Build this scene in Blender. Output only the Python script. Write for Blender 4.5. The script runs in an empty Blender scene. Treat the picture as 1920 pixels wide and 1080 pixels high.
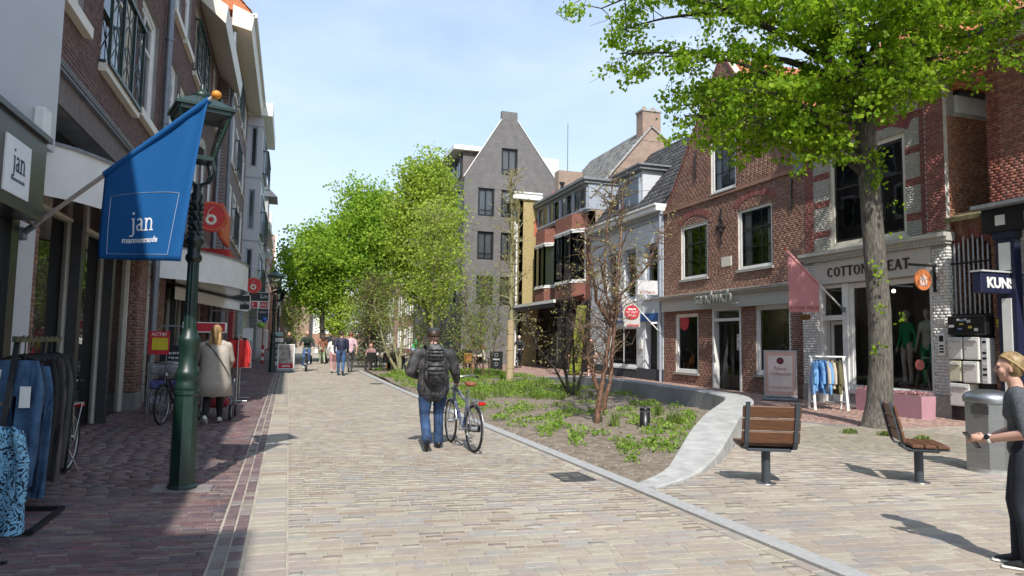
import bpy, bmesh, math, random
import numpy as np
from mathutils import Vector, Matrix, Quaternion, noise as mnoise
random.seed(7); rng = np.random.default_rng(7)
R = math.radians
SC = bpy.context.scene
COL = SC.collection

# ---------------------------------------------------------------- camera
# world frame: +y runs down the street, +x to the right-hand houses, camera stands at the origin
yaw, pit, roll = R(18.0), math.atan(102 / 1280.0), 0.016
fw = Vector((math.sin(yaw) * math.cos(pit), math.cos(yaw) * math.cos(pit), math.sin(pit)))
rt0 = Vector((math.cos(yaw), -math.sin(yaw), 0)); up0 = rt0.cross(fw)
rt = rt0 * math.cos(roll) + up0 * math.sin(roll); up = up0 * math.cos(roll) - rt0 * math.sin(roll)
cam = bpy.data.cameras.new('camera'); camo = bpy.data.objects.new('camera', cam); COL.objects.link(camo)
cam.lens = 24.0; cam.sensor_width = 36.0; cam.clip_start = 0.05; cam.clip_end = 3000
camo.matrix_world = Matrix(((rt.x, up.x, -fw.x, 0), (rt.y, up.y, -fw.y, 0), (rt.z, up.z, -fw.z, 1.64), (0, 0, 0, 1)))
SC.camera = camo

# ---------------------------------------------------------------- sky and sun
SUN_EL = R(46.0)
sun_to = Vector((-0.22, -0.975, 0)).normalized()              # horizontal direction towards the sun (behind the camera)
sun_vec = Vector((sun_to.x * math.cos(SUN_EL), sun_to.y * math.cos(SUN_EL), math.sin(SUN_EL)))
world = bpy.data.worlds.new('World'); SC.world = world; world.use_nodes = True
wn = world.node_tree.nodes; wl = world.node_tree.links; wn.clear()
wo = wn.new('ShaderNodeOutputWorld'); bg = wn.new('ShaderNodeBackground'); sky = wn.new('ShaderNodeTexSky')
sky.sky_type = 'NISHITA'; sky.sun_disc = False; sky.sun_elevation = SUN_EL
sky.sun_rotation = math.atan2(sun_vec.x, sun_vec.y); sky.altitude = 0; sky.air_density = 1.0; sky.dust_density = 0.6; sky.ozone_density = 1.0
tc = wn.new('ShaderNodeTexCoord'); mp = wn.new('ShaderNodeMapping'); mp.inputs['Scale'].default_value = (1.0, 1.0, 2.6)
n1 = wn.new('ShaderNodeTexNoise'); n1.inputs['Scale'].default_value = 1.7; n1.inputs['Detail'].default_value = 7; n1.inputs['Roughness'].default_value = 0.55
rp = wn.new('ShaderNodeValToRGB'); rp.color_ramp.elements[0].position = 0.36; rp.color_ramp.elements[0].color = (0.28, 0.28, 0.28, 1)
rp.color_ramp.elements[1].position = 0.72; rp.color_ramp.elements[1].color = (0.92, 0.92, 0.92, 1)
mx = wn.new('ShaderNodeMix'); mx.data_type = 'RGBA'; mx.inputs['B'].default_value = (3.7, 4.45, 5.35, 1)
wl.new(tc.outputs['Generated'], mp.inputs['Vector']); wl.new(mp.outputs['Vector'], n1.inputs['Vector'])
wl.new(n1.outputs['Fac'], rp.inputs['Fac']); wl.new(rp.outputs['Color'], mx.inputs['Factor'])
wl.new(sky.outputs['Color'], mx.inputs['A']); wl.new(mx.outputs['Result'], bg.inputs['Color'])
bg.inputs['Strength'].default_value = 0.15
wl.new(bg.outputs['Background'], wo.inputs['Surface'])
sl = bpy.data.lights.new('sun', 'SUN'); sl.energy = 3.7; sl.angle = R(0.53); sl.color = (1.0, 0.95, 0.87)
so = bpy.data.objects.new('sun', sl); COL.objects.link(so)
so.rotation_euler = (-sun_vec).to_track_quat('-Z', 'Y').to_euler(); so.location = (-10, -40, 60)
SC.view_settings.view_transform = 'Standard'; SC.view_settings.look = 'None'
SC.view_settings.gamma = 1.0; SC.view_settings.exposure = 0.58; SC.view_settings.use_curve_mapping = False
SC.cycles.max_bounces = 8; SC.cycles.transparent_max_bounces = 24; SC.cycles.use_denoising = True
SC.cycles.sample_clamp_indirect = 4.0

# ---------------------------------------------------------------- materials
def _nodes(name):
    m = bpy.data.materials.new(name); m.use_nodes = True; nt = m.node_tree
    return m, nt, nt.nodes['Principled BSDF'], nt.nodes['Material Output']
def c4(c): return (c[0], c[1], c[2], 1.0)
_mc = {}
def mat(name, col, rough=0.65, metal=0.0, var=0.14, scale=7.0, bump=0.0, bscale=60.0, col2=None, spec=0.5, stretch=None):
    if name in _mc: return _mc[name]
    m, nt, b, out = _nodes(name); N, L = nt.nodes, nt.links
    t = N.new('ShaderNodeTexCoord'); src = t.outputs['Object']
    if stretch:
        mpn = N.new('ShaderNodeMapping'); mpn.inputs['Scale'].default_value = stretch; L.new(src, mpn.inputs['Vector']); src = mpn.outputs['Vector']
    n = N.new('ShaderNodeTexNoise'); n.inputs['Scale'].default_value = scale; n.inputs['Detail'].default_value = 5; n.inputs['Roughness'].default_value = 0.62
    L.new(src, n.inputs['Vector'])
    r = N.new('ShaderNodeValToRGB'); r.color_ramp.elements[0].position = 0.33; r.color_ramp.elements[1].position = 0.68
    lo = [max(0, x * (1 - var)) for x in col]; hi = col2 if col2 else [min(1, x * (1 + var)) for x in col]
    r.color_ramp.elements[0].color = c4(lo); r.color_ramp.elements[1].color = c4(hi)
    L.new(n.outputs['Fac'], r.inputs['Fac']); L.new(r.outputs['Color'], b.inputs['Base Color'])
    b.inputs['Roughness'].default_value = rough; b.inputs['Metallic'].default_value = metal; b.inputs['Specular IOR Level'].default_value = spec
    if bump:
        n2 = N.new('ShaderNodeTexNoise'); n2.inputs['Scale'].default_value = bscale; n2.inputs['Detail'].default_value = 4
        L.new(src, n2.inputs['Vector']); bp = N.new('ShaderNodeBump'); bp.inputs['Strength'].default_value = bump; bp.inputs['Distance'].default_value = 0.01
        L.new(n2.outputs['Fac'], bp.inputs['Height']); L.new(bp.outputs['Normal'], b.inputs['Normal'])
    _mc[name] = m; return m

def imat(name, cols, rough=0.8, var=0.22, scale=14.0, bump=0.3, stretch=None, spec=0.3, blotch=0.0):
    """one colour per loose piece (random per island plus random per object) with grain and large soft dirt"""
    m, nt, b, out = _nodes(name); N, L = nt.nodes, nt.links
    g = N.new('ShaderNodeNewGeometry'); oi = N.new('ShaderNodeObjectInfo')
    ad = N.new('ShaderNodeMath'); ad.operation = 'ADD'; fr = N.new('ShaderNodeMath'); fr.operation = 'FRACT'
    L.new(g.outputs['Random Per Island'], ad.inputs[0]); L.new(oi.outputs['Random'], ad.inputs[1]); L.new(ad.outputs[0], fr.inputs[0])
    r = N.new('ShaderNodeValToRGB'); r.color_ramp.interpolation = 'CONSTANT'
    e = r.color_ramp.elements
    while len(e) < len(cols): e.new(0.5)
    for i, c in enumerate(cols): e[i].position = i / len(cols); e[i].color = c4(c)
    L.new(fr.outputs[0], r.inputs['Fac'])
    t = N.new('ShaderNodeTexCoord'); gp = g.outputs['Position']
    if stretch:
        mpn = N.new('ShaderNodeMapping'); mpn.inputs['Scale'].default_value = stretch; L.new(gp, mpn.inputs['Vector']); gp = mpn.outputs['Vector']
    n = N.new('ShaderNodeTexNoise'); n.inputs['Scale'].default_value = scale; n.inputs['Detail'].default_value = 5; n.inputs['Roughness'].default_value = 0.65
    L.new(gp, n.inputs['Vector'])
    mr = N.new('ShaderNodeMapRange'); mr.inputs['From Min'].default_value = 0.3; mr.inputs['From Max'].default_value = 0.7
    mr.inputs['To Min'].default_value = 1 - var; mr.inputs['To Max'].default_value = 1 + var; L.new(n.outputs['Fac'], mr.inputs['Value'])
    vm = N.new('ShaderNodeVectorMath'); vm.operation = 'SCALE'; L.new(r.outputs['Color'], vm.inputs[0]); L.new(mr.outputs['Result'], vm.inputs['Scale'])
    colout = vm.outputs['Vector']
    if blotch:
        n3 = N.new('ShaderNodeTexNoise'); n3.inputs['Scale'].default_value = 0.55; n3.inputs['Detail'].default_value = 6; n3.inputs['Roughness'].default_value = 0.7; L.new(g.outputs['Position'], n3.inputs['Vector'])
        m3 = N.new('ShaderNodeMapRange'); m3.inputs['From Min'].default_value = 0.35; m3.inputs['From Max'].default_value = 0.65
        m3.inputs['To Min'].default_value = 1 - blotch; m3.inputs['To Max'].default_value = 1 + blotch * 0.6; L.new(n3.outputs['Fac'], m3.inputs['Value'])
        n4 = N.new('ShaderNodeTexNoise'); n4.inputs['Scale'].default_value = 2.6; n4.inputs['Detail'].default_value = 8; n4.inputs['Roughness'].default_value = 0.8; L.new(g.outputs['Position'], n4.inputs['Vector'])
        m4 = N.new('ShaderNodeMapRange'); m4.inputs['From Min'].default_value = 0.6; m4.inputs['From Max'].default_value = 0.72; m4.inputs['To Min'].default_value = 1; m4.inputs['To Max'].default_value = 1 - blotch * 1.3; L.new(n4.outputs['Fac'], m4.inputs['Value'])
        mm = N.new('ShaderNodeMath'); mm.operation = 'MULTIPLY'; L.new(m3.outputs['Result'], mm.inputs[0]); L.new(m4.outputs['Result'], mm.inputs[1])
        v3 = N.new('ShaderNodeVectorMath'); v3.operation = 'SCALE'; L.new(colout, v3.inputs[0]); L.new(mm.outputs[0], v3.inputs['Scale']); colout = v3.outputs['Vector']
    L.new(colout, b.inputs['Base Color']); b.inputs['Roughness'].default_value = rough; b.inputs['Specular IOR Level'].default_value = spec
    if bump:
        bp = N.new('ShaderNodeBump'); bp.inputs['Strength'].default_value = bump; bp.inputs['Distance'].default_value = 0.006
        n2 = N.new('ShaderNodeTexNoise'); n2.inputs['Scale'].default_value = 70; n2.inputs['Detail'].default_value = 4; L.new(g.outputs['Position'], n2.inputs['Vector'])
        L.new(n2.outputs['Fac'], bp.inputs['Height']); L.new(bp.outputs['Normal'], b.inputs['Normal'])
    return m

def brickmat(name, c1, c2, mortar, bw=0.22, bh=0.065, axis='y', mort=0.012):
    """flat courses for walls too far away to tell the bricks apart; axis = world axis along the wall"""
    m, nt, b, out = _nodes(name); N, L = nt.nodes, nt.links
    g = N.new('ShaderNodeNewGeometry'); sp = N.new('ShaderNodeSeparateXYZ'); cb = N.new('ShaderNodeCombineXYZ')
    L.new(g.outputs['Position'], sp.inputs[0]); L.new(sp.outputs['Y' if axis == 'y' else 'X'], cb.inputs['X']); L.new(sp.outputs['Z'], cb.inputs['Y'])
    t = N.new('ShaderNodeTexBrick'); t.inputs['Scale'].default_value = 1; t.inputs['Brick Width'].default_value = bw; t.inputs['Row Height'].default_value = bh
    t.inputs['Mortar Size'].default_value = mort; t.inputs['Color1'].default_value = c4(c1); t.inputs['Color2'].default_value = c4(c2); t.inputs['Mortar'].default_value = c4(mortar)
    L.new(cb.outputs[0], t.inputs['Vector'])
    n = N.new('ShaderNodeTexNoise'); n.inputs['Scale'].default_value = 3; n.inputs['Detail'].default_value = 6; L.new(g.outputs['Position'], n.inputs['Vector'])
    mr = N.new('ShaderNodeMapRange'); mr.inputs['To Min'].default_value = 0.68; mr.inputs['To Max'].default_value = 1.32; L.new(n.outputs['Fac'], mr.inputs['Value'])
    vm = N.new('ShaderNodeVectorMath'); vm.operation = 'SCALE'; L.new(t.outputs['Color'], vm.inputs[0]); L.new(mr.outputs['Result'], vm.inputs['Scale'])
    L.new(vm.outputs['Vector'], b.inputs['Base Color']); b.inputs['Roughness'].default_value = 0.88
    bp = N.new('ShaderNodeBump'); bp.inputs['Strength'].default_value = 0.5; bp.inputs['Distance'].default_value = 0.01; bp.invert = True
    L.new(t.outputs['Fac'], bp.inputs['Height']); L.new(bp.outputs['Normal'], b.inputs['Normal'])
    return m

def glassmat(name, tint=(0.75, 0.8, 0.8), ior=1.5, rough=0.01):
    m, nt, b, out = _nodes(name); N, L = nt.nodes, nt.links; N.remove(b)
    tr = N.new('ShaderNodeBsdfTransparent'); tr.inputs['Color'].default_value = c4(tint)
    gl = N.new('ShaderNodeBsdfGlossy'); gl.inputs['Roughness'].default_value = rough; gl.inputs['Color'].default_value = (0.95, 0.97, 1, 1)
    fr = N.new('ShaderNodeFresnel'); fr.inputs['IOR'].default_value = ior
    g = N.new('ShaderNodeNewGeometry'); n = N.new('ShaderNodeTexNoise'); n.inputs['Scale'].default_value = 1.3; L.new(g.outputs['Position'], n.inputs['Vector'])
    bp = N.new('ShaderNodeBump'); bp.inputs['Strength'].default_value = 0.06; bp.inputs['Distance'].default_value = 0.05
    L.new(n.outputs['Fac'], bp.inputs['Height']); L.new(bp.outputs['Normal'], gl.inputs['Normal'])
    ms = N.new('ShaderNodeMixShader'); L.new(fr.outputs[0], ms.inputs[0]); L.new(tr.outputs[0], ms.inputs[1]); L.new(gl.outputs[0], ms.inputs[2])
    L.new(ms.outputs[0], out.inputs['Surface']); return m

def leafmat(name, c1, c2, trans=0.45):
    m, nt, b, out = _nodes(name); N, L = nt.nodes, nt.links
    g = N.new('ShaderNodeNewGeometry'); r = N.new('ShaderNodeValToRGB')
    r.color_ramp.elements[0].color = c4(c1); r.color_ramp.elements[1].color = c4(c2); L.new(g.outputs['Random Per Island'], r.inputs['Fac'])
    b.inputs['Roughness'].default_value = 0.55; b.inputs['Specular IOR Level'].default_value = 0.25
    L.new(r.outputs['Color'], b.inputs['Base Color'])
    tr = N.new('ShaderNodeBsdfTranslucent'); hs = N.new('ShaderNodeHueSaturation'); hs.inputs['Value'].default_value = 1.35; hs.inputs['Hue'].default_value = 0.487
    L.new(r.outputs['Color'], hs.inputs['Color']); L.new(hs.outputs['Color'], tr.inputs['Color'])
    ms = N.new('ShaderNodeMixShader'); ms.inputs[0].default_value = trans
    L.new(b.outputs[0], ms.inputs[1]); L.new(tr.outputs[0], ms.inputs[2]); L.new(ms.outputs[0], out.inputs['Surface']); return m

def emat(name, col, strength):
    m, nt, b, out = _nodes(name); b.inputs['Base Color'].default_value = c4(col)
    b.inputs['Emission Color'].default_value = c4(col); b.inputs['Emission Strength'].default_value = strength; return m

# ---------------------------------------------------------------- mesh helpers
def gz(y): return 0.006 * max(0.0, y - 6.0)                     # the street climbs very gently

def wloc(o):
    v = Vector((0, 0, 0))
    while o: v += o.location; o = o.parent
    return v
def link(name, me, m=None, parent=None, loc=None):
    o = bpy.data.objects.new(name, me); COL.objects.link(o)
    if m is not None and me is not None and len(me.materials) == 0: me.materials.append(m)
    if parent: o.parent = parent
    if loc is not None: o.location = loc
    return o
def tag(o, label=None, cat=None, group=None, kind=None):
    if label: o['label'] = label
    if cat: o['category'] = cat
    if group: o['group'] = group
    if kind: o['kind'] = kind
    return o
def thing(name, label, cat, loc=(0, 0, 0), rz=0.0, group=None):
    o = bpy.data.objects.new(name, None); COL.objects.link(o); o.empty_display_size = 0.2
    o.location = loc; o.rotation_euler = (0, 0, rz); return tag(o, label, cat, group)
def copy_tree(o, parent=None):
    c = o.copy(); COL.objects.link(c); c.parent = parent
    for ch in o.children: copy_tree(ch, c)
    return c

def np_mesh(name, V, F, smooth=False):
    me = bpy.data.meshes.new(name); V = np.asarray(V, np.float32).reshape(-1, 3); F = np.asarray(F, np.int32)
    k = F.shape[1]; me.vertices.add(len(V)); me.vertices.foreach_set('co', V.ravel())
    me.loops.add(F.size); me.loops.foreach_set('vertex_index', F.ravel())
    me.polygons.add(len(F)); me.polygons.foreach_set('loop_start', np.arange(0, F.size, k, dtype=np.int32))
    if smooth: me.polygons.foreach_set('use_smooth', np.ones(len(F), bool))
    me.update(calc_edges=True); return me

class MB:
    def __init__(s): s.v = []; s.f = []; s.sm = []
    def add(s, vs, fs, smooth=False):
        o = len(s.v); s.v += [tuple(v) for v in vs]; s.f += [tuple(i + o for i in f) for f in fs]; s.sm += [smooth] * len(fs); return s
    def hexa(s, p):   # 4 bottom (ccw seen from above) + 4 top
        return s.add(p, [(3, 2, 1, 0), (4, 5, 6, 7), (0, 1, 5, 4), (1, 2, 6, 5), (2, 3, 7, 6), (3, 0, 4, 7)])
    def box(s, x0, x1, y0, y1, z0, z1):
        if x0 > x1: x0, x1 = x1, x0
        if y0 > y1: y0, y1 = y1, y0
        return s.hexa([(x0, y0, z0), (x1, y0, z0), (x1, y1, z0), (x0, y1, z0), (x0, y0, z1), (x1, y0, z1), (x1, y1, z1), (x0, y1, z1)])
    def bbox(s, c, d, rot=(0, 0, 0), b=0.01):   # bevelled box, centre c, size d
        M_ = Matrix.Translation(c) @ Matrix.Rotation(rot[2], 4, 'Z') @ Matrix.Rotation(rot[1], 4, 'Y') @ Matrix.Rotation(rot[0], 4, 'X')
        hx, hy, hz = d[0] / 2, d[1] / 2, d[2] / 2; b = min(b, hx * .9, hy * .9, hz * .9); P = []
        for sz in (-1, 1):
            for k in range(2):
                zz = sz * (hz - (b if (k == 0) == (sz > 0) else 0)); ins = 0 if (k == 0) == (sz > 0) else b
                ax, ay = hx - ins, hy - ins
                for (x, y) in ((-ax, -ay + b), (-ax + b, -ay), (ax - b, -ay), (ax, -ay + b), (ax, ay - b), (ax - b, ay), (-ax + b, ay), (-ax, ay - b)): P.append(M_ @ Vector((x, y, zz)))
        F = [tuple(range(7, -1, -1)), tuple(range(24, 32))]
        for l in range(3):
            for i in range(8): F.append((l * 8 + i, l * 8 + (i + 1) % 8, l * 8 + 8 + (i + 1) % 8, l * 8 + 8 + i))
        return s.add(P, F)
    def bar(s, a, b_, w, h, upv=(0, 0, 1)):      # rectangular bar from a to b
        a, b_ = Vector(a), Vector(b_); d = (b_ - a).normalized(); u = Vector(upv)
        if abs(d.dot(u)) > 0.98: u = Vector((1, 0, 0))
        sx = d.cross(u).normalized(); sz = sx.cross(d)
        P = [a - sx * w / 2 - sz * h / 2, a + sx * w / 2 - sz * h / 2, b_ + sx * w / 2 - sz * h / 2, b_ - sx * w / 2 - sz * h / 2]
        return s.hexa(P + [p + sz * h for p in P])
    def prism(s, poly, ext):                     # polygon (list of 3d points) extruded by vector ext
        n = len(poly); e = Vector(ext); P = [Vector(p) for p in poly]; Q = [p + e for p in P]
        return s.add(P + Q, [tuple(range(n - 1, -1, -1)), tuple(range(n, 2 * n))] + [(i, (i + 1) % n, n + (i + 1) % n, n + i) for i in range(n)])
    def tube(s, pts, rad, n=8, cap=True, flat=1.0):
        pts = [Vector(p) for p in pts]; m = len(pts)
        if not hasattr(rad, '__len__'): rad = [rad] * m
        P = []; ref = None
        for i, p in enumerate(pts):
            d = (pts[min(i + 1, m - 1)] - pts[max(i - 1, 0)]).normalized()
            if ref is None:
                ref = Vector((0, 0, 1)) if abs(d.z) < 0.9 else Vector((1, 0, 0))
            x = d.cross(ref).normalized(); y = x.cross(d).normalized(); ref = y
            for k in range(n):
                a = 2 * math.pi * k / n; P.append(p + x * (rad[i] * math.cos(a)) + y * (rad[i] * flat * math.sin(a)))
        F = [(i * n + k, i * n + (k + 1) % n, (i + 1) * n + (k + 1) % n, (i + 1) * n + k) for i in range(m - 1) for k in range(n)]
        s.add(P, F, True)
        if cap: s.add([P[k] for k in range(n)], [tuple(range(n - 1, -1, -1))]); s.add(P[-n:], [tuple(range(n))])
        return s
    def lathe(s, prof, n=16, c=(0, 0, 0), smooth=True, ph=0.0):   # (r, z) profile about a vertical axis
        P = [(c[0] + r * math.cos(ph + 2 * math.pi * k / n), c[1] + r * math.sin(ph + 2 * math.pi * k / n), c[2] + z) for r, z in prof for k in range(n)]
        F = [(i * n + k, i * n + (k + 1) % n, (i + 1) * n + (k + 1) % n, (i + 1) * n + k) for i in range(len(prof) - 1) for k in range(n)]
        s.add(P, F, smooth); s.add(P[:n], [tuple(range(n - 1, -1, -1))]); s.add(P[-n:], [tuple(range(n))]); return s
    def ell(s, c, r, n=12, m=8, M_=None):
        c = Vector(c); P = []
        for i in range(m + 1):
            t = math.pi * i / m
            for k in range(n):
                a = 2 * math.pi * k / n; v = Vector((r[0] * math.sin(t) * math.cos(a), r[1] * math.sin(t) * math.sin(a), -r[2] * math.cos(t)))
                P.append(c + (M_ @ v if M_ else v))
        return s.add(P, [(i * n + k, i * n + (k + 1) % n, (i + 1) * n + (k + 1) % n, (i + 1) * n + k) for i in range(m) for k in range(n)], True)
    def torus(s, c, Rr, r, axis=(1, 0, 0), n=32, m=8, flat=1.0):
        ax = Vector(axis).normalized(); u = ax.orthogonal().normalized(); w = ax.cross(u); c = Vector(c); P = []
        for i in range(n):
            a = 2 * math.pi * i / n; d = u * math.cos(a) + w * math.sin(a)
            for k in range(m):
                b = 2 * math.pi * k / m; P.append(c + d * (Rr + r * math.cos(b)) + ax * (r * flat * math.sin(b)))
        return s.add(P, [(i * m + k, i * m + (k + 1) % m, ((i + 1) % n) * m + (k + 1) % m, ((i + 1) % n) * m + k) for i in range(n) for k in range(m)], True)
    def disc(s, c, r, axis, t, n=28):
        ax = Vector(axis).normalized(); u = ax.orthogonal().normalized(); w = ax.cross(u); c = Vector(c)
        return s.prism([c + (u * math.cos(2 * math.pi * i / n) + w * math.sin(2 * math.pi * i / n)) * r for i in range(n)], ax * t)
    def build(s, name, m, parent=None, local=False, kind=None):
        me = bpy.data.meshes.new(name)
        off = Vector((0, 0, 0)) if local or not parent else wloc(parent)
        me.from_pydata([(v[0] - off.x, v[1] - off.y, v[2] - off.z) for v in s.v], [], s.f)
        me.polygons.foreach_set('use_smooth', s.sm); me.update()
        o = link(name, me, m, parent)
        if kind: o['kind'] = kind
        return o

class Face:                                     # a facade plane: u along it, z up, d outwards
    def __init__(s, o, u, n):
        s.o, s.u, s.n = Vector(o), Vector(u), Vector(n); s.flip = s.u.cross(Vector((0, 0, 1))).dot(s.n) < 0
    def pt(s, u, z, d=0.0): return s.o + s.u * u + s.n * d + Vector((0, 0, z))
    def box(s, mb, u0, u1, z0, z1, d0, d1):
        if u0 > u1: u0, u1 = u1, u0
        if d0 > d1: d0, d1 = d1, d0
        q = [s.pt(u0, 0, d1), s.pt(u1, 0, d1), s.pt(u1, 0, d0), s.pt(u0, 0, d0)]
        if s.flip: q = q[::-1]
        # seen from above ccw
        if (q[1] - q[0]).cross(q[2] - q[1]).z < 0: q = q[::-1]
        return mb.hexa([p + Vector((0, 0, z0)) for p in q] + [p + Vector((0, 0, z1)) for p in q])
    def poly(s, mb, pts, d0, d1): return mb.prism([s.pt(u, z, d0) for u, z in pts], s.n * (d1 - d0))

def intervals(outline, z, openings):
    uL, uR = outline(z); segs = [(uL, uR)]
    for (a, b, z0, z1) in openings:
        if z0 < z < z1:
            ns = []
            for (p, q) in segs:
                if b <= p or a >= q: ns.append((p, q)); continue
                if a > p: ns.append((p, a))
                if b < q: ns.append((b, q))
            segs = ns
    return segs
def rect(u0, u1): return lambda z: (u0, u1)

def wall(name, F, outline, z0, z1, openings, m, parent, zb=(), thick=0.28, d=0.0):
    zs = sorted(set([z0, z1] + [z for o in openings for z in o[2:4] if z0 < z < z1] + list(zb))); mb = MB()
    for a, b in zip(zs[:-1], zs[1:]):
        mid = (a + b) / 2; sg = intervals(outline, mid, openings); oa, ob = outline(a + 1e-5), outline(b - 1e-5); om = outline(mid)
        for (p, q) in sg:
            p0, p1 = (oa[0], ob[0]) if abs(p - om[0]) < 1e-6 else (p, p)
            q0, q1 = (oa[1], ob[1]) if abs(q - om[1]) < 1e-6 else (q, q)
            P = [F.pt(p0, a, d - thick), F.pt(q0, a, d - thick), F.pt(q0, a, d), F.pt(p0, a, d), F.pt(p1, b, d - thick), F.pt(q1, b, d - thick), F.pt(q1, b, d), F.pt(p1, b, d)]
            if not F.flip: P = P[3::-1] + P[7:3:-1]
            mb.hexa(P)
    return mb.build(name, m, parent)

def quads_of(a):  # a: (n,8,3) boxes without their back -> mesh arrays
    n = len(a); base = (np.arange(n) * 8)[:, None, None]
    f = np.array([(0, 1, 2, 3), (0, 4, 5, 1), (1, 5, 6, 2), (2, 6, 7, 3), (3, 7, 4, 0)])[None]
    return a.reshape(-1, 3), (base + f).reshape(-1, 4)

def bricks(name, F, outline, z0, z1, openings, m, parent, bl=0.21, bh=0.0525, gap=0.011, d=0.008, hdr=True, keep=None):
    rows = []; z = z0 + gap; k = 0
    while z + bh < z1:
        for (p, q) in intervals(outline, z + bh / 2, openings):
            header = hdr and k % 2; L_ = bl / 2 - gap / 2 if header else bl
            u = p - (0.25 * bl if header else (0.0 if k % 4 else bl / 2))
            while u < q:
                a, b = max(u, p), min(u + L_, q)
                if b - a > 0.03 and (keep is None or keep((a + b) / 2, z)): rows.append((a, b, z, z + bh, d + random.uniform(-0.003, 0.003)))
                u += L_ + gap
        z += bh + gap; k += 1
    if not rows: return None
    r = np.array(rows); o = np.array(F.o); U = np.array(F.u); Nn = np.array(F.n); Z = np.array((0, 0, 1.0)); off = np.array(wloc(parent))
    def P(u, zz, dd): return o + u[:, None] * U + zz[:, None] * Z + dd[:, None] * Nn - off
    zero = np.full(len(r), -0.004); e = 0.0
    a = np.stack([P(r[:, 0], r[:, 2], r[:, 4]), P(r[:, 1], r[:, 2], r[:, 4]), P(r[:, 1], r[:, 3], r[:, 4]), P(r[:, 0], r[:, 3], r[:, 4]),
                  P(r[:, 0], r[:, 2], zero), P(r[:, 1], r[:, 2], zero), P(r[:, 1], r[:, 3], zero), P(r[:, 0], r[:, 3], zero)], 1)
    V, Q = quads_of(a); ob = link(name, np_mesh(name, V, Q), m, parent); ob['kind'] = 'stuff'; return ob

def text_mesh(s, size, m, M_, parent=None, name='lettering', ext=0.004, align='CENTER', sx=1.0, bold=0.0):
    cu = bpy.data.curves.new('t', 'FONT'); cu.body = s; cu.size = size; cu.extrude = ext; cu.align_x = align; cu.align_y = 'CENTER'; cu.offset = bold
    cu.resolution_u = 3
    ob = bpy.data.objects.new('t', cu); me = bpy.data.meshes.new_from_object(ob); bpy.data.objects.remove(ob); bpy.data.curves.remove(cu)
    off = Matrix.Translation(-wloc(parent)) if parent else Matrix()
    me.transform(off @ M_ @ Matrix.Scale(sx, 4, (1, 0, 0))); me.update()
    return link(name, me, m, parent)
def dashes(n, h, m, M_, parent=None, w=0.6, seed=1):
    """print too small or blurred to read: a line of short uneven marks, centred"""
    rs = random.Random(seed); mb = MB(); ws = [rs.uniform(.5, 1.5) for _ in range(n)]; tot = sum(ws) + .35 * (n - 1); x = -tot / 2
    for a in ws:
        k = h * w; t = rs.uniform(-.12, .12) * h; mb.add([M_ @ Vector(p) for p in ((x * k, -h / 2 + t, 0), ((x + a) * k, -h / 2 + t, 0), ((x + a) * k, h / 2 + t, 0), (x * k, h / 2 + t, 0))], [(0, 1, 2, 3)]); x += a + .35
    o = mb.build('print_marks', m, parent); o['kind'] = 'stuff'; return o
def face_M(F, u, z, d, rev=False):              # text frame on a facade, readable from outside
    x = F.u.copy(); zz = Vector((0, 0, 1))
    if x.cross(zz).dot(F.n) < 0: x = -x
    n = x.cross(zz); p = F.pt(u, z, d)
    return Matrix(((x.x, zz.x, n.x, p.x), (x.y, zz.y, n.y, p.y), (x.z, zz.z, n.z, p.z), (0, 0, 0, 1)))
def frame_M(p, x, up_=(0, 0, 1)):
    x = Vector(x).normalized(); u = Vector(up_).normalized(); n = x.cross(u); p = Vector(p)
    return Matrix(((x.x, u.x, n.x, p.x), (x.y, u.y, n.y, p.y), (x.z, u.z, n.z, p.z), (0, 0, 0, 1)))
# ---------------------------------------------------------------- ground, paving, planting bed
def in_view(x, y, z=0.0):
    d = Vector((x, y, z - 1.64)); w = d.dot(fw)
    if w < 0.3: return 0
    a, b = d.dot(rt) / w, d.dot(up) / w
    return 1 / w if abs(a) < 0.76 and abs(b) < 0.43 else 0
def kx(y): return float(np.interp(y, [0, 4.0, 7.4, 13.8, 22, 33, 60], [4.05, 3.94, 3.86, 3.62, 3.42, 3.26, 3.2]))

m_soilbase = mat('ground_dust', (0.24, 0.215, 0.185), 0.95, var=0.25, scale=0.6)
def sheet(name, pts, z, m, kind='structure', sub=True):
    mb = MB(); ys = sorted(set([p[1] for p in pts])); mb.add([(p[0], p[1], z + gz(p[1])) for p in pts], [tuple(range(len(pts)))])
    o = mb.build(name, m); o['kind'] = kind; return o
g_o = MB(); ys = [-400, 6, 30, 60, 120, 400, 2500]
for a, b in zip(ys[:-1], ys[1:]):
    za, zb_ = -0.035 + 0.006 * max(0, min(a, 140) - 6), -0.035 + 0.006 * max(0, min(b, 140) - 6)
    g_o.add([(-1500, a, za), (1500, a, za), (1500, b, zb_), (-1500, b, zb_)], [(0, 1, 2, 3)])
g_o = g_o.build('ground', m_soilbase); g_o['kind'] = 'structure'

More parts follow.
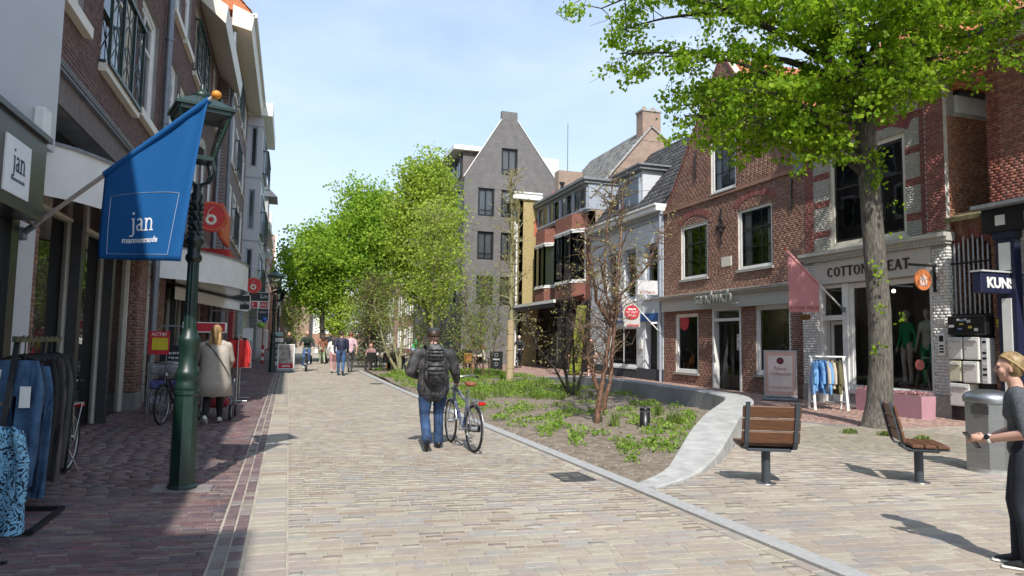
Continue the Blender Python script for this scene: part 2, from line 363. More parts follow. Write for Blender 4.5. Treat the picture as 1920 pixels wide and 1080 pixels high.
m_joint_l = mat('sand_joints_pale', (0.38, 0.335, 0.275), 0.95, var=0.2, scale=2, bump=0.4)
m_joint_d = mat('sand_joints_grey', (0.21, 0.185, 0.175), 0.95, var=0.3, scale=2, bump=0.4)
m_stone = imat('sandstone_setts', [(0.36, 0.313, 0.25), (0.385, 0.348, 0.28), (0.342, 0.293, 0.252), (0.36, 0.308, 0.247), (0.318, 0.288, 0.262), (0.388, 0.35, 0.284), (0.345, 0.295, 0.255), (0.375, 0.334, 0.27), (0.315, 0.255, 0.20), (0.38, 0.338, 0.274), (0.335, 0.314, 0.288), (0.345, 0.298, 0.264)], 0.75, 0.12, 9.0, 0.35, (1, 2.5, 1), blotch=0.13)
m_stone2 = imat('sandstone_setts_plaza', [(0.37, 0.32, 0.26), (0.395, 0.35, 0.29), (0.335, 0.285, 0.245), (0.355, 0.305, 0.25), (0.315, 0.285, 0.262), (0.395, 0.355, 0.295), (0.345, 0.29, 0.25)], 0.78, 0.12, 9.0, 0.35, (1, 2.5, 1), blotch=0.13)
m_clink = imat('purple_clinkers', [(0.165, 0.095, 0.10), (0.19, 0.105, 0.105), (0.125, 0.095, 0.11), (0.195, 0.135, 0.122), (0.162, 0.118, 0.12), (0.215, 0.165, 0.145), (0.14, 0.09, 0.092), (0.18, 0.105, 0.10), (0.155, 0.125, 0.125)], 0.7, 0.2, 12, 0.35, blotch=0.22)
m_redpave = imat('red_pavers', [(0.34, 0.215, 0.18), (0.37, 0.25, 0.21), (0.31, 0.205, 0.18), (0.39, 0.27, 0.225), (0.35, 0.235, 0.20)], 0.8, 0.15, 10, 0.25, blotch=0.15)

def lay(poly, ang, rw, ln, gap, hole=None, jit=0.0, y_first=None):
    """rows of setts inside a polygon -> list of (cx, cy, length, width, angle)"""
    ca, sa = math.cos(ang), math.sin(ang); P = [(x * ca + y * sa, -x * sa + y * ca) for x, y in poly]
    v0, v1 = min(p[1] for p in P), max(p[1] for p in P); out = []; v = v0 + gap
    while v < v1:
        w = random.uniform(*rw); vm = v + w / 2; xs = []
        for i in range(len(P)):
            (a, b), (c, d) = P[i], P[(i + 1) % len(P)]
            if (b > vm) != (d > vm): xs.append(a + (c - a) * (vm - b) / (d - b))
        xs.sort()
        for p, q in zip(xs[0::2], xs[1::2]):
            u = p + gap / 2 - random.uniform(0, ln[0] * 0.8)
            while u < q:
                l = random.uniform(*ln); a, b = max(u, p), min(u + l, q)
                if b - a > 0.045:
                    cu = (a + b) / 2; cx, cy = cu * ca - vm * sa, cu * sa + vm * ca
                    if not (hole and hole(cx, cy)): out.append((cx, cy, b - a, w, ang + random.uniform(-jit, jit)))
                u += l + gap
        v += w + gap
    return out
unit = MB().bbox((0, 0, 0), (1, 1, 1), b=0.0001)
def unit_sett():
    mb = MB(); b = 0.03
    mb.add([(-.5, -.5, -1), (.5, -.5, -1), (.5, .5, -1), (-.5, .5, -1), (-.5, -.5, -.25), (.5, -.5, -.25), (.5, .5, -.25), (-.5, .5, -.25), (-.5 + b, -.5 + b, 0), (.5 - b, -.5 + b, 0), (.5 - b, .5 - b, 0), (-.5 + b, .5 - b, 0)],
           [(0, 1, 5, 4), (1, 2, 6, 5), (2, 3, 7, 6), (3, 0, 4, 7), (4, 5, 9, 8), (5, 6, 10, 9), (6, 7, 11, 10), (7, 4, 8, 11), (8, 9, 10, 11)])
    return mb
def gl(x): return 0.04 * max(0.0, -0.5 - x)                      # the left pavement tilts up towards the shops
def pave(items, name, stuffname, m, parent, n_obj=300, depth=0.03, zt=0.0):
    sc = sorted(range(len(items)), key=lambda i: -in_view(items[i][0], items[i][1]) ** 2 * items[i][2] * items[i][3] if in_view(items[i][0], items[i][1]) else 0)
    vis = [i for i in sc[:n_obj] if in_view(items[i][0], items[i][1])]; sel = set(vis)
    um = unit_sett(); me = bpy.data.meshes.new(name); me.from_pydata(um.v, [], um.f); me.materials.append(m)
    for i in vis:
        x, y, l, w, a = items[i]; o = link(name, me, None, parent, (x, y, gz(y) + gl(x) + zt + random.uniform(-0.002, 0.002)))
        o.scale = (l, w, depth); o.rotation_euler = (random.gauss(0, 0.004), random.gauss(0, 0.003) + (0.04 if x < -0.5 else 0), a)
    rest = [items[i] for i in range(len(items)) if i not in sel]
    if rest:
        r = np.array(rest); ca, sa = np.cos(r[:, 4]), np.sin(r[:, 4]); n = len(r); z = np.array([gz(y) for y in r[:, 1]]) + np.array([gl(x) for x in r[:, 0]]) + zt + rng.uniform(-0.002, 0.002, n)
        V = np.zeros((n, 8, 3))
        for k, (sx, sy, top) in enumerate([(-1, -1, 1), (1, -1, 1), (1, 1, 1), (-1, 1, 1), (-1, -1, 0), (1, -1, 0), (1, 1, 0), (-1, 1, 0)]):
            hx = sx * (r[:, 2] / 2 - (0.004 if top else 0)); hy = sy * (r[:, 3] / 2 - (0.004 if top else 0))
            V[:, k, 0] = r[:, 0] + hx * ca - hy * sa; V[:, k, 1] = r[:, 1] + hx * sa + hy * ca
            V[:, k, 2] = z + (rng.normal(0, 0.0012, n) if top else -0.02) + np.where(r[:, 0] < -0.5, -0.04 * (V[:, k, 0] - r[:, 0]), 0)
        VV, Q = quads_of(V); o = link(stuffname, np_mesh(stuffname, VV, Q), m, parent); o['kind'] = 'stuff'

def strip(name, xl, xr, y0, y1, z, m, step=3.0):
    mb = MB(); y = y0
    while y < y1 - 1e-6:
        b = min(y + step, y1)
        mb.add([(xl(y), y, z + gz(y) + gl(xl(y))), (xr(y), y, z + gz(y)), (xr(b), b, z + gz(b)), (xl(b), b, z + gz(b) + gl(xl(b)))], [(0, 1, 2, 3)]); y = b
    o = mb.build(name, m); o['kind'] = 'structure'; return o

# the carriageway
street = strip('street', lambda y: -0.5, lambda y: kx(y) - 0.1, -6, 150, -0.0055, m_joint_l)
m_farstone = mat('sandstone_far', (0.40, 0.36, 0.29), 0.85, var=0.12, scale=3, stretch=(0.6, 3, 1))
strip('street_far', lambda y: -0.5, lambda y: 14 if y > 58 else kx(y) - 0.1, 52, 150, -0.002, m_farstone)
SA = R(-5.0)
poly = [(0.06, 2.0)] + [(kx(y) - 0.24, y) for y in np.arange(2.0, 53, 3)] + [(0.06, 53)]
pave(lay(poly, SA, (0.085, 0.11), (0.15, 0.32), 0.006, jit=0.006), 'paving_stone', 'far_paving_stones', m_stone, street, 300)
# slabs and edging bricks along both edges of the carriageway
def column(x, w, ln, gap, y0, y1, dx=None):
    out = []; y = y0
    while y < y1:
        l = random.uniform(*ln); cx = (dx(y) if dx else x); out.append((cx, y + l / 2, w - gap, l - gap, random.gauss(0, 0.006))); y += l
    return out
pave(column(-0.10, 0.30, (0.14, 0.24), 0.008, 2, 52), 'edge_slab', 'far_edge_slabs', m_stone, street, 60, zt=0.001)
pave(column(0, 0.115, (0.2, 0.33), 0.008, 2, 52, lambda y: kx(y) - 0.175), 'edge_sett', 'far_edge_setts', m_stone, street, 60, zt=0.001)
m_edgeb = imat('edging_bricks', [(0.17, 0.115, 0.115), (0.20, 0.15, 0.14), (0.22, 0.20, 0.19), (0.15, 0.105, 0.11), (0.24, 0.21, 0.18)], 0.75, 0.2, 12, 0.3)
for q, xx in enumerate((-0.32, -0.43)):
    pave(column(xx, 0.105, (0.17, 0.22), 0.010, 2, 52), 'edging_brick', 'far_edging_bricks', m_edgeb, street, 60, zt=0.002)
# left pavement
pav = strip('left_pavement', lambda y: -3.6, lambda y: -0.49, -6, 140, -0.009, m_joint_d)
strip('left_pavement_far', lambda y: -3.6, lambda y: -0.49, 46, 140, 0.001, mat('clinker_far', (0.165, 0.125, 0.12), 0.85, var=0.2, scale=4, stretch=(0.6, 4, 1)))
pave(lay([(-0.495, 2.0), (-0.495, 47), (-3.3, 47), (-3.3, 2.0)], R(-1.5), (0.058, 0.066), (0.195, 0.215), 0.006, jit=0.012), 'clinker', 'far_clinkers', m_clink, pav, 300)
# plaza on the right
pit_c, pit_r = (10.15, 9.75), (2.0, 1.75)
def in_pit(x, y, k=1.0): return ((x - pit_c[0]) / (pit_r[0] * k)) ** 2 + ((y - pit_c[1]) / (pit_r[1] * k)) ** 2 < 1
plaza = sheet('plaza', [(3.9, -6), (30, -6), (30, 13.8), (10.6, 13.8), (4.3, 7.1), (3.9, 7.1)], -0.010, m_joint_l)
pl_poly = [(kx(2) + 0.13, 1.6), (kx(7) + 0.14, 7.0), (4.55, 7.25), (10.35, 13.45), (13.3, 13.45), (13.3, 1.6)]
pave(lay(pl_poly, R(-7), (0.105, 0.135), (0.18, 0.38), 0.007, hole=lambda x, y: in_pit(x, y, 1.02) or y > 10.9, jit=0.008), 'plaza_stone', 'far_plaza_stones', m_stone2, plaza, 300, zt=0.001)
# red brick pavement along the right-hand houses
rpav = strip('right_pavement', lambda y: 10.05 if y > 13.7 else 10.9, lambda y: 15.0, 10.8, 58, -0.004, m_joint_d)
pave(lay([(10.12, 13.6), (10.12, 44), (14.9, 44), (14.9, 10.9), (11.5, 10.9)], R(90 - 1), (0.085, 0.095), (0.2, 0.215), 0.007, hole=lambda x, y: in_pit(x, y, 1.02), jit=0.01), 'red_paver', 'far_red_pavers', m_redpave, rpav, 120, zt=0.006)
# planting bed soil
def soil(name, inside, x0, x1, y0, y1, st, m, amp=0.05, zb=0.03, mound=0.08, edge=None):
    nx, ny = int((x1 - x0) / st) + 1, int((y1 - y0) / st) + 1; idx = -np.ones((nx, ny), int); V = []; F = []
    for i in range(nx):
        for j in range(ny):
            x, y = x0 + i * st, y0 + j * st
            if inside(x, y):
                d_ = edge(x, y) if edge else 1.0; h = amp * mnoise.fractal(Vector((x * 2.2, y * 2.2, 0)), 0.9, 2.1, 4) + mound * mnoise.noise(Vector((x * .5, y * .5, 3)))
                idx[i, j] = len(V); V.append((x, y, gz(y) - .012 + max(0, min(1.0, d_ / .22)) * (zb + .012 + h * 0.5)))
    for i in range(nx - 1):
        for j in range(ny - 1):
            q = (idx[i, j], idx[i + 1, j], idx[i + 1, j + 1], idx[i, j + 1])
            if min(q) >= 0: F.append(q)
    o = link(name, np_mesh(name, V, F, True), m); o['kind'] = 'structure'; return o
def bed_in(x, y):
    if x < kx(y) - 0.03 or y > 33.6: return False
    lim = 9.95 if y < 26 else 9.95 - (y - 26) * 0.05
    if x > lim: return False
    return y > 7.30 + (x - 3.9) * 1.02 - 0.42          # the sloping wall cuts the near corner
m_soil = mat('bed_soil', (0.19, 0.15, 0.115), 0.98, var=0.35, scale=9, bump=0.9, bscale=45, col2=(0.28, 0.23, 0.18))
bed = soil('planting_bed', bed_in, 3.6, 10.1, 7.0, 33.9, 0.12, m_soil, edge=lambda x, y: min(x - kx(y) - .05, 33.7 - y))
m_pit = mat('tree_pit_soil', (0.27, 0.235, 0.185), 0.98, var=0.3, scale=8, bump=0.9, bscale=50)
soil('tree_pit', lambda x, y: in_pit(x, y), 8, 12.4, 7.8, 11.7, 0.08, m_pit, 0.04, 0.02, 0.03, edge=lambda x, y: (1 - math.hypot((x - pit_c[0]) / pit_r[0], (y - pit_c[1]) / pit_r[1])) * 1.8)

# granite kerb stones, each one a piece
m_granite = mat('pale_granite', (0.37, 0.37, 0.365), 0.75, var=0.12, scale=18, bump=0.35, bscale=160)
kerb = bpy.data.objects.new('kerb', None); COL.objects.link(kerb); kerb['kind'] = 'structure'
y = 1.8
while y < 33.5:
    l = 1.0; mb = MB(); xa, xb = kx(y), kx(y + l); h = 0.018
    mb.hexa([(xa - .10, y + .004, -.12 + gz(y)), (xa + .10, y + .004, -.12 + gz(y)), (xb + .10, y + l - .004, -.12 + gz(y)), (xb - .10, y + l - .004, -.12 + gz(y)),
             (xa - .095, y + .006, h + gz(y)), (xa + .095, y + .006, h + gz(y)), (xb + .095, y + l - .006, h + gz(y + l)), (xb - .095, y + l - .006, h + gz(y + l))])
    mb.build('kerb_stone', m_granite, kerb); y += l
# the low seat wall that rises out of the kerb and runs round the bed
m_conc = mat('wall_concrete', (0.40, 0.40, 0.39), 0.8, var=0.2, scale=4, bump=0.3, bscale=120)
m_conc2 = mat('wall_granite_grey', (0.29, 0.30, 0.31), 0.8, var=0.12, scale=7, bump=0.3, bscale=120)
swall = thing('seat_wall', 'pale concrete seat wall rising from the kerb round the planting bed corner', 'wall', (9.9, 14, 0))
cl = [(3.95, 7.1, 0.025, .13), (4.7, 7.62, 0.05, .20), (5.4, 8.3, 0.14, .27), (6.3, 9.3, 0.28, .31), (7.3, 10.4, 0.40, .31), (8.3, 11.45, 0.45, .31), (9.2, 12.5, 0.46, .30), (9.75, 13.4, 0.46, .28), (9.98, 14.4, 0.46, .25),
      (10.05, 15.5, 0.46, .22), (10.07, 17, 0.46, .22), (10.08, 18.5, 0.46, .22), (10.08, 20, 0.44, .22), (10.08, 22, 0.40, .22), (10.08, 24, 0.30, .22), (10.06, 26, 0.16, .22), (10.0, 28, 0.05, .22), (9.93, 30.5, 0.03, .22), (9.8, 33.6, 0.03, .22)]
cl2 = []
for i in range(len(cl) - 1):                                   # smooth the centre line
    p0, p1, p2, p3 = cl[max(i - 1, 0)], cl[i], cl[i + 1], cl[min(i + 2, len(cl) - 1)]
    for t in (0, .25, .5, .75): cl2.append(tuple(.5 * (2 * b + (c - a) * t + (2 * a - 5 * b + 4 * c - d) * t * t + (3 * b - a - 3 * c + d) * t ** 3) for a, b, c, d in zip(p0, p1, p2, p3)))
cl2.append(cl[-1])
def wall_seg(pts, name, m):
    mb = MB(); P = []
    for i, (x, y, h, w) in enumerate(pts):
        j0, j1 = max(i - 1, 0), min(i + 1, len(pts) - 1); d = Vector((pts[j1][0] - pts[j0][0], pts[j1][1] - pts[j0][1], 0)).normalized(); n = Vector((d.y, -d.x, 0)); g = gz(y)
        e = d * (0.004 if i == 0 else (-0.004 if i == len(pts) - 1 else 0)); c = Vector((x, y, 0)) + e
        b = min(0.03, h * .5)
        P.append([c - n * w + Vector((0, 0, -.1 + g)), c + n * w + Vector((0, 0, -.1 + g)), c + n * w + Vector((0, 0, g + h - b)), c + n * (w - b) + Vector((0, 0, g + h)), c - n * (w - b) + Vector((0, 0, g + h)), c - n * w + Vector((0, 0, g + h - b))])
    k = 6; V = [p for r in P for p in r]; F = [(i * k + a, i * k + (a + 1) % k, (i + 1) * k + (a + 1) % k, (i + 1) * k + a) for i in range(len(P) - 1) for a in range(k)]
    mb.add(V, F); mb.add(P[0], [tuple(range(5, -1, -1))]); mb.add(P[-1], [tuple(range(6))]); return mb.build(name, m, swall)
cuts = [0, 8, 16, 24, 30, 34, 38, 42, 46, 50, 54, 58, 62, 66, len(cl2) - 1]
for a, b in zip(cuts[:-1], cuts[1:]):
    if b > a: wall_seg(cl2[a:b + 1], 'wall_block', m_conc if b <= 30 else m_conc2)
# drain gratings in the carriageway edge
m_iron = mat('cast_iron', (0.10, 0.10, 0.105), 0.6, 0.6, var=0.3, scale=20, bump=0.3)
for (gx, gy, lab) in ((3.36, 7.85, 'cast iron drain grating in the paving near the low end of the seat wall'), (3.20, 15.2, 'cast iron drain grating by the kerb ahead of the man with the bicycle'), (3.0, 24.5, 'far cast iron drain grating by the kerb beyond the bicycle')):
    dr = thing('drain_grating', lab, 'drain', (gx, gy, gz(gy)), R(2), 'drain gratings along the kerb'); mb = MB()
    mb.box(-.21, .21, -.26, -.225, -.02, .006); mb.box(-.21, .21, .225, .26, -.02, .006); mb.box(-.21, -.175, -.225, .225, -.02, .006); mb.box(.175, .21, -.225, .225, -.02, .006)
    mb.build('frame', m_iron, dr, True)
    for i in range(9): MB().box(-.174, .174, -.21 + i * .05, -.185 + i * .05, -.02, .004).build('bar', m_iron, dr, True)
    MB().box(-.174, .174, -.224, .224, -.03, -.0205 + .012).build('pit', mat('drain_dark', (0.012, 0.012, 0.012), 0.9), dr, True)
# ---------------------------------------------------------------- shared facade parts
m_white = mat('white_paint', (0.74, 0.74, 0.72), 0.45, var=0.06, scale=3)
m_cream = mat('cream_paint', (0.68, 0.64, 0.54), 0.5, var=0.06, scale=3)
m_black = mat('black_paint', (0.012, 0.013, 0.014), 0.35, var=0.2)
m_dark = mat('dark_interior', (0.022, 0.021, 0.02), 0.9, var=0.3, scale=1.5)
m_curtain = mat('curtain_cloth', (0.72, 0.71, 0.68), 0.9, var=0.2, scale=9, stretch=(6, 6, .3))
m_glass = glassmat('window_glass', (0.72, 0.76, 0.76), 1.5)
m_shopglass = glassmat('shop_glass', (0.88, 0.9, 0.9), 1.45)
m_lead = mat('lead_grey', (0.22, 0.235, 0.25), 0.6, 0.2, var=0.2)
m_pipe = mat('zinc_pipe', (0.22, 0.24, 0.27), 0.5, 0.5, var=0.15)
m_stone_sill = mat('stone_sill', (0.36, 0.35, 0.33), 0.85, var=0.2, scale=8, bump=0.3)
m_greyframe = mat('greyblue_paint', (0.33, 0.37, 0.43), 0.5, var=0.08)
m_navy = mat('navy_paint', (0.018, 0.022, 0.055), 0.4, var=0.1)

def window(parent, F, u0, u1, z0, z1, mf, fr=0.09, cols=2, rows=3, d=-0.10, mbar=None, bar=0.03, glass=None, sill=None, sash=None, back=True, name='window', curtain=0.0, deep=0.5, split=None):
    """frame + sash bars + separate panes, set back in the wall; a dark room behind it"""
    mbar = mbar or mf; glass = glass or m_glass; mb = MB()
    F.box(mb, u0, u0 + fr, z0, z1, d - .05, d + .05); F.box(mb, u1 - fr, u1, z0, z1, d - .05, d + .05)
    F.box(mb, u0 + fr, u1 - fr, z1 - fr, z1, d - .05, d + .05); F.box(mb, u0 + fr, u1 - fr, z0, z0 + fr, d - .05, d + .05)
    w = mb.build(name, mf, parent); a, b, c, e = u0 + fr, u1 - fr, z0 + fr, z1 - fr
    us = [a + (b - a) * i / cols for i in range(cols + 1)]; zs = split if split else [c + (e - c) * i / rows for i in range(rows + 1)]
    if split: zs = [c] + [z0 + (z1 - z0) * s for s in split] + [e]
    mb = MB(); s = bar * 1.4
    F.box(mb, a, a + s, c, e, d - .03, d + .015); F.box(mb, b - s, b, c, e, d - .03, d + .015); F.box(mb, a + s, b - s, c, c + s, d - .03, d + .015); F.box(mb, a + s, b - s, e - s, e, d - .03, d + .015)
    for u in us[1:-1]: F.box(mb, u - bar / 2, u + bar / 2, c + s, e - s, d - .025, d + .012)
    for i, z in enumerate(zs[1:-1]):
        zb = bar / 2 * (2.0 if sash is not None and i == sash else 1)
        F.box(mb, a + s, b - s, z - zb, z + zb, d - .027, d + .02)
    mb.build('sash', mbar, w)
    for i in range(len(us) - 1):
        for j in range(len(zs) - 1):
            mb = MB(); q = [F.pt(us[i], zs[j], d - .008), F.pt(us[i + 1], zs[j], d - .008), F.pt(us[i + 1], zs[j + 1], d - .008), F.pt(us[i], zs[j + 1], d - .008)]
            t = F.n * random.uniform(-.004, .004); q = [q[0] + t, q[1] - t, q[2] - t, q[3] + t]
            if F.flip: q = q[::-1]
            mb.add(q, [(0, 1, 2, 3)]); mb.build('pane', glass, w)
    if sill:
        mb = MB(); F.box(mb, u0 - .06, u1 + .06, z0 - .09, z0 - .003, -.12, .07); mb.build('sill', sill, w)
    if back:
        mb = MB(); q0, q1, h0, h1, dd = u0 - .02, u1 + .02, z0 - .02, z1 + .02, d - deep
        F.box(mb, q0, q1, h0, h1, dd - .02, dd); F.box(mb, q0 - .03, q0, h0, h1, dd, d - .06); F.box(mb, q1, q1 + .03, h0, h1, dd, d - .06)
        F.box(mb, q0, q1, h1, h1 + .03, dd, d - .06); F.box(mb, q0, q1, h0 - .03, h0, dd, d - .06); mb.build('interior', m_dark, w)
    if curtain:
        mb = MB(); 
        for side in (0, 1):
            n = 14; W = (b - a) * curtain; P = []
            for i in range(n + 1):
                uu = (a + W * i / n) if side == 0 else (b - W * i / n); dd = d - .10 - .03 * (i % 2)
                P += [F.pt(uu, c, dd), F.pt(uu, e, dd)]
            mb.add(P, [(2 * i, 2 * i + 2, 2 * i + 3, 2 * i + 1) for i in range(n)])
        mb.build('curtain', m_curtain, w)
    return w

def arch(parent, F, u0, u1, z, m, rise=0.22, h=0.24, d0=0.0, d1=0.022, w=0.06, name='arch_bricks'):
    """segmental arch of standing bricks over an opening"""
    c = (u0 + u1) / 2; half = (u1 - u0) / 2; rad = (half * half + rise * rise) / (2 * rise); cz = z + rise - rad; a0 = math.asin(half / rad); n = int(2 * a0 * rad / (w + .01)); mb = MB()
    for i in range(n):
        t = -a0 + 2 * a0 * (i + .5) / n; dt = a0 / n * .86; q = []
        for (r_, tt) in ((rad, t - dt), (rad, t + dt), (rad + h, t + dt), (rad + h, t - dt)): q.append((c + r_ * math.sin(tt), cz + r_ * math.cos(tt)))
        F.poly(mb, q, d0, d1 + random.uniform(-.003, .003))
    o = mb.build(name, m, parent); o['kind'] = 'stuff'; return o

def pantiles(name, o, u, v, nu, nv, tw, th, m, parent, keep=None):
    """rows of curved roof tiles; o = lower corner, u across, v up the slope (unit vectors)"""
    o, u, v = np.array(o), np.array(u, float), np.array(v, float); n = np.cross(u, v); n /= np.linalg.norm(n)
    if n[2] < 0: n = -n
    off = np.array(wloc(parent)); prof = [(0, .0), (.18, -.012), (.42, -.018), (.62, -.004), (.78, .03), (.92, .034), (1.04, .004)]; V = []; Q = []
    for j in range(nv):
        for i in range(nu):
            if keep and not keep((i + .5) / nu, (j + .5) / nv): continue
            b = len(V); t = random.uniform(-.006, .006); l = 1.12
            for (a, h) in prof:
                p = o + u * (i + a) * tw + v * (j * th) + n * (h * tw / .25 + .035 + t); V += [p - off, p + v * th * l - n * .03 - off, p - n * .02 - off]
            k = len(prof)
            for a in range(k - 1): Q += [(b + a * 3, b + a * 3 + 3, b + a * 3 + 4, b + a * 3 + 1), (b + a * 3 + 2, b + a * 3 + 5, b + a * 3 + 3, b + a * 3)]
    ob = link(name, np_mesh(name, V, Q), m, parent); ob['kind'] = 'stuff'; return ob

def gutter_pipe(parent, F, u, z0, z1, m=None, r=0.05, d=0.09, name='drainpipe'):
    mb = MB(); mb.tube([F.pt(u, z0, d), F.pt(u, z1, d)], r, 10); z = z0 + .5
    while z < z1: mb.tube([F.pt(u, z, d), F.pt(u, z + .06, d)], r * 1.25, 10); F.box(mb, u - .02, u + .02, z + .01, z + .04, -.002, d); z += 1.9
    return mb.build(name, m or m_pipe, parent)

FX = 14.8
FR = Face((FX, 0, 0), (0, 1, 0), (-1, 0, 0))
m_mort = mat('lime_mortar', (0.56, 0.53, 0.48), 0.95, var=0.2, scale=3)
m_mort_d = mat('grey_mortar', (0.25, 0.235, 0.225), 0.95, var=0.2, scale=3)
m_br_red = imat('old_red_bricks', [(0.25, 0.13, 0.092), (0.29, 0.155, 0.11), (0.21, 0.112, 0.085), (0.31, 0.18, 0.13), (0.26, 0.145, 0.11), (0.22, 0.125, 0.10), (0.185, 0.098, 0.078)], 0.9, 0.2, 18, 0.4, blotch=0.18)
m_br_wine = imat('wine_red_bricks', [(0.24, 0.085, 0.075), (0.27, 0.10, 0.085), (0.21, 0.075, 0.07), (0.29, 0.12, 0.10)], 0.85, 0.15, 18, 0.3, blotch=0.1)
m_br_grey = imat('grey_painted_bricks', [(0.40, 0.39, 0.35), (0.42, 0.41, 0.37), (0.38, 0.37, 0.34), (0.43, 0.41, 0.36)], 0.8, 0.08, 12, 0.25, blotch=0.1)
m_br_orange = imat('orange_bricks', [(0.40, 0.16, 0.09), (0.44, 0.19, 0.11), (0.36, 0.14, 0.085), (0.46, 0.23, 0.14), (0.40, 0.20, 0.13)], 0.88, 0.18, 16, 0.35, blotch=0.18)
m_br_white = imat('white_glazed_bricks', [(0.66, 0.66, 0.64), (0.70, 0.70, 0.68), (0.63, 0.63, 0.60)], 0.25, 0.05, 10, 0.05)
m_br_kunst = imat('red_brick_skin', [(0.27, 0.095, 0.07), (0.31, 0.115, 0.08), (0.24, 0.085, 0.068), (0.33, 0.14, 0.10), (0.22, 0.08, 0.065)], 0.88, 0.18, 16, 0.35, blotch=0.12)
m_tile_or = imat('orange_pantiles', [(0.46, 0.17, 0.075), (0.52, 0.20, 0.09), (0.42, 0.15, 0.07), (0.55, 0.24, 0.12), (0.40, 0.16, 0.085)], 0.8, 0.25, 9, 0.3)
m_tile_dk = imat('dark_pantiles', [(0.065, 0.065, 0.068), (0.085, 0.083, 0.085), (0.055, 0.056, 0.06), (0.10, 0.10, 0.10)], 0.6, 0.25, 9, 0.3)
m_tile_gr = imat('grey_pantiles', [(0.20, 0.205, 0.20), (0.24, 0.24, 0.23), (0.17, 0.175, 0.175), (0.27, 0.265, 0.25)], 0.75, 0.25, 9, 0.3)
m_tile_rd = imat('red_pantiles', [(0.40, 0.12, 0.07), (0.45, 0.15, 0.09), (0.36, 0.11, 0.07)], 0.75, 0.25, 9, 0.3)

# ---------------------------------------------------------------- brick gable house with the clothes shop
S0, S1 = 16.86, 25.02; SE = 7.1; SAx = 20.94; STOP = 12.45
sh = thing('gable_house', 'old red brick gable house with white sash windows and a grey shop fascia', 'house', (FX, 20.9, 0))
def s_out(z):
    if z <= SE: return (S0, S1)
    k = (z - SE) / (STOP - SE); k = min(k, 0.97); return (S0 + (SAx - S0) * k, S1 - (S1 - SAx) * k)
s_op = [(18.28, 20.05, 4.27, 6.38), (21.9, 23.7, 4.22, 6.33), (20.14, 21.63, 7.25, 9.3), (20.44, 21.44, 9.81, 10.98),
        (22.53, 24.12, .58, 2.88), (19.92, 21.6, .05, 3.0), (17.5, 19.15, .72, 2.98)]
wall('wall', FR, s_out, -.3, STOP - .1, s_op, m_mort, sh, zb=(SE, 8.5, 10, 11.2))
bricks('wall_bricks', FR, s_out, 0, STOP - .12, s_op + [(S0, S1, 3.0, 3.62), (20.4, 21.05, 4.45, 4.85)], m_br_red, sh)
for o_ in s_op[:2]: arch(sh, FR, o_[0] - .08, o_[1] + .08, o_[3] + .05, m_br_wine, 0.30, 0.24)
arch(sh, FR, 20.06, 21.7, 9.33, m_br_wine, .12, .2)
mb = MB(); FR.box(mb, S0 + .02, S1 - .02, SE - .02, SE + .1, 0, .07); FR.box(mb, S0 + .02, S1 - .02, SE + .1, SE + .16, 0, .04); mb.build('string_course', m_br_red, sh)
mb = MB()                                                       # brick edging up the gable slopes
for s in (0, 1):
    n = 60
    for i in range(n):
        z = SE + (STOP - SE - .2) * i / n; z2 = z + (STOP - SE - .2) / n * .86; ua, ub = s_out(z)[s], s_out(z2)[s]; e = .1 if s == 0 else -.1
        FR.poly(mb, [(ua, z), (ua + e, z), (ub + e, z2), (ub, z2)], .01, .035)
mb.build('gable_edging', m_br_wine, sh)['kind'] = 'stuff'
w = window(sh, FR, *s_op[0], m_white, .11, 3, 3, mbar=m_black, sill=m_stone_sill, sash=1, curtain=.22)
w = window(sh, FR, *s_op[1], m_white, .11, 3, 3, mbar=m_black, sill=m_stone_sill, sash=1, curtain=.22)
w = window(sh, FR, *s_op[2], m_white, .12, 3, 3, mbar=m_black, sill=m_stone_sill, sash=1, curtain=.18)
w = window(sh, FR, *s_op[3], m_white, .09, 2, 2, mbar=m_black, sill=m_stone_sill)
# wall anchors
def anchor(parent, F, u, z, h, fancy=False):
    mb = MB(); mb.tube([F.pt(u, z - h / 2, .03), F.pt(u, z - h / 4, .05), F.pt(u, z + h / 4, .05), F.pt(u, z + h / 2, .03)], .024, 6)
    if fancy:
        for s in (-1, 1):
            mb.tube([F.pt(u, z, .05), F.pt(u + s * .18, z + .05, .05), F.pt(u + s * .27, z - .03, .05), F.pt(u + s * .2, z - .1, .05), F.pt(u + s * .14, z - .03, .05)], .026, 6)
            mb.tube([F.pt(u, z + .1 , .05), F.pt(u + s * .1, z + .24, .05), F.pt(u + s * .02, z + .32, .05)], .022, 6)
            mb.tube([F.pt(u, z - .1 , .05), F.pt(u + s * .1, z - .24, .05), F.pt(u + s * .02, z - .32, .05)], .022, 6)
    return mb.build('wall_anchor', m_black, parent)
anchor(sh, FR, 21.0, 5.95, 1.3, True); anchor(sh, FR, 22.6, 8.6, 1.1); anchor(sh, FR, 17.3, 6.4, 1.0); anchor(sh, FR, 19.0, 8.6, 1.0)
mb = MB(); FR.box(mb, 20.44, 21.0, 4.48, 4.82, 0, .03); mb.build('plaque', m_cream, sh)
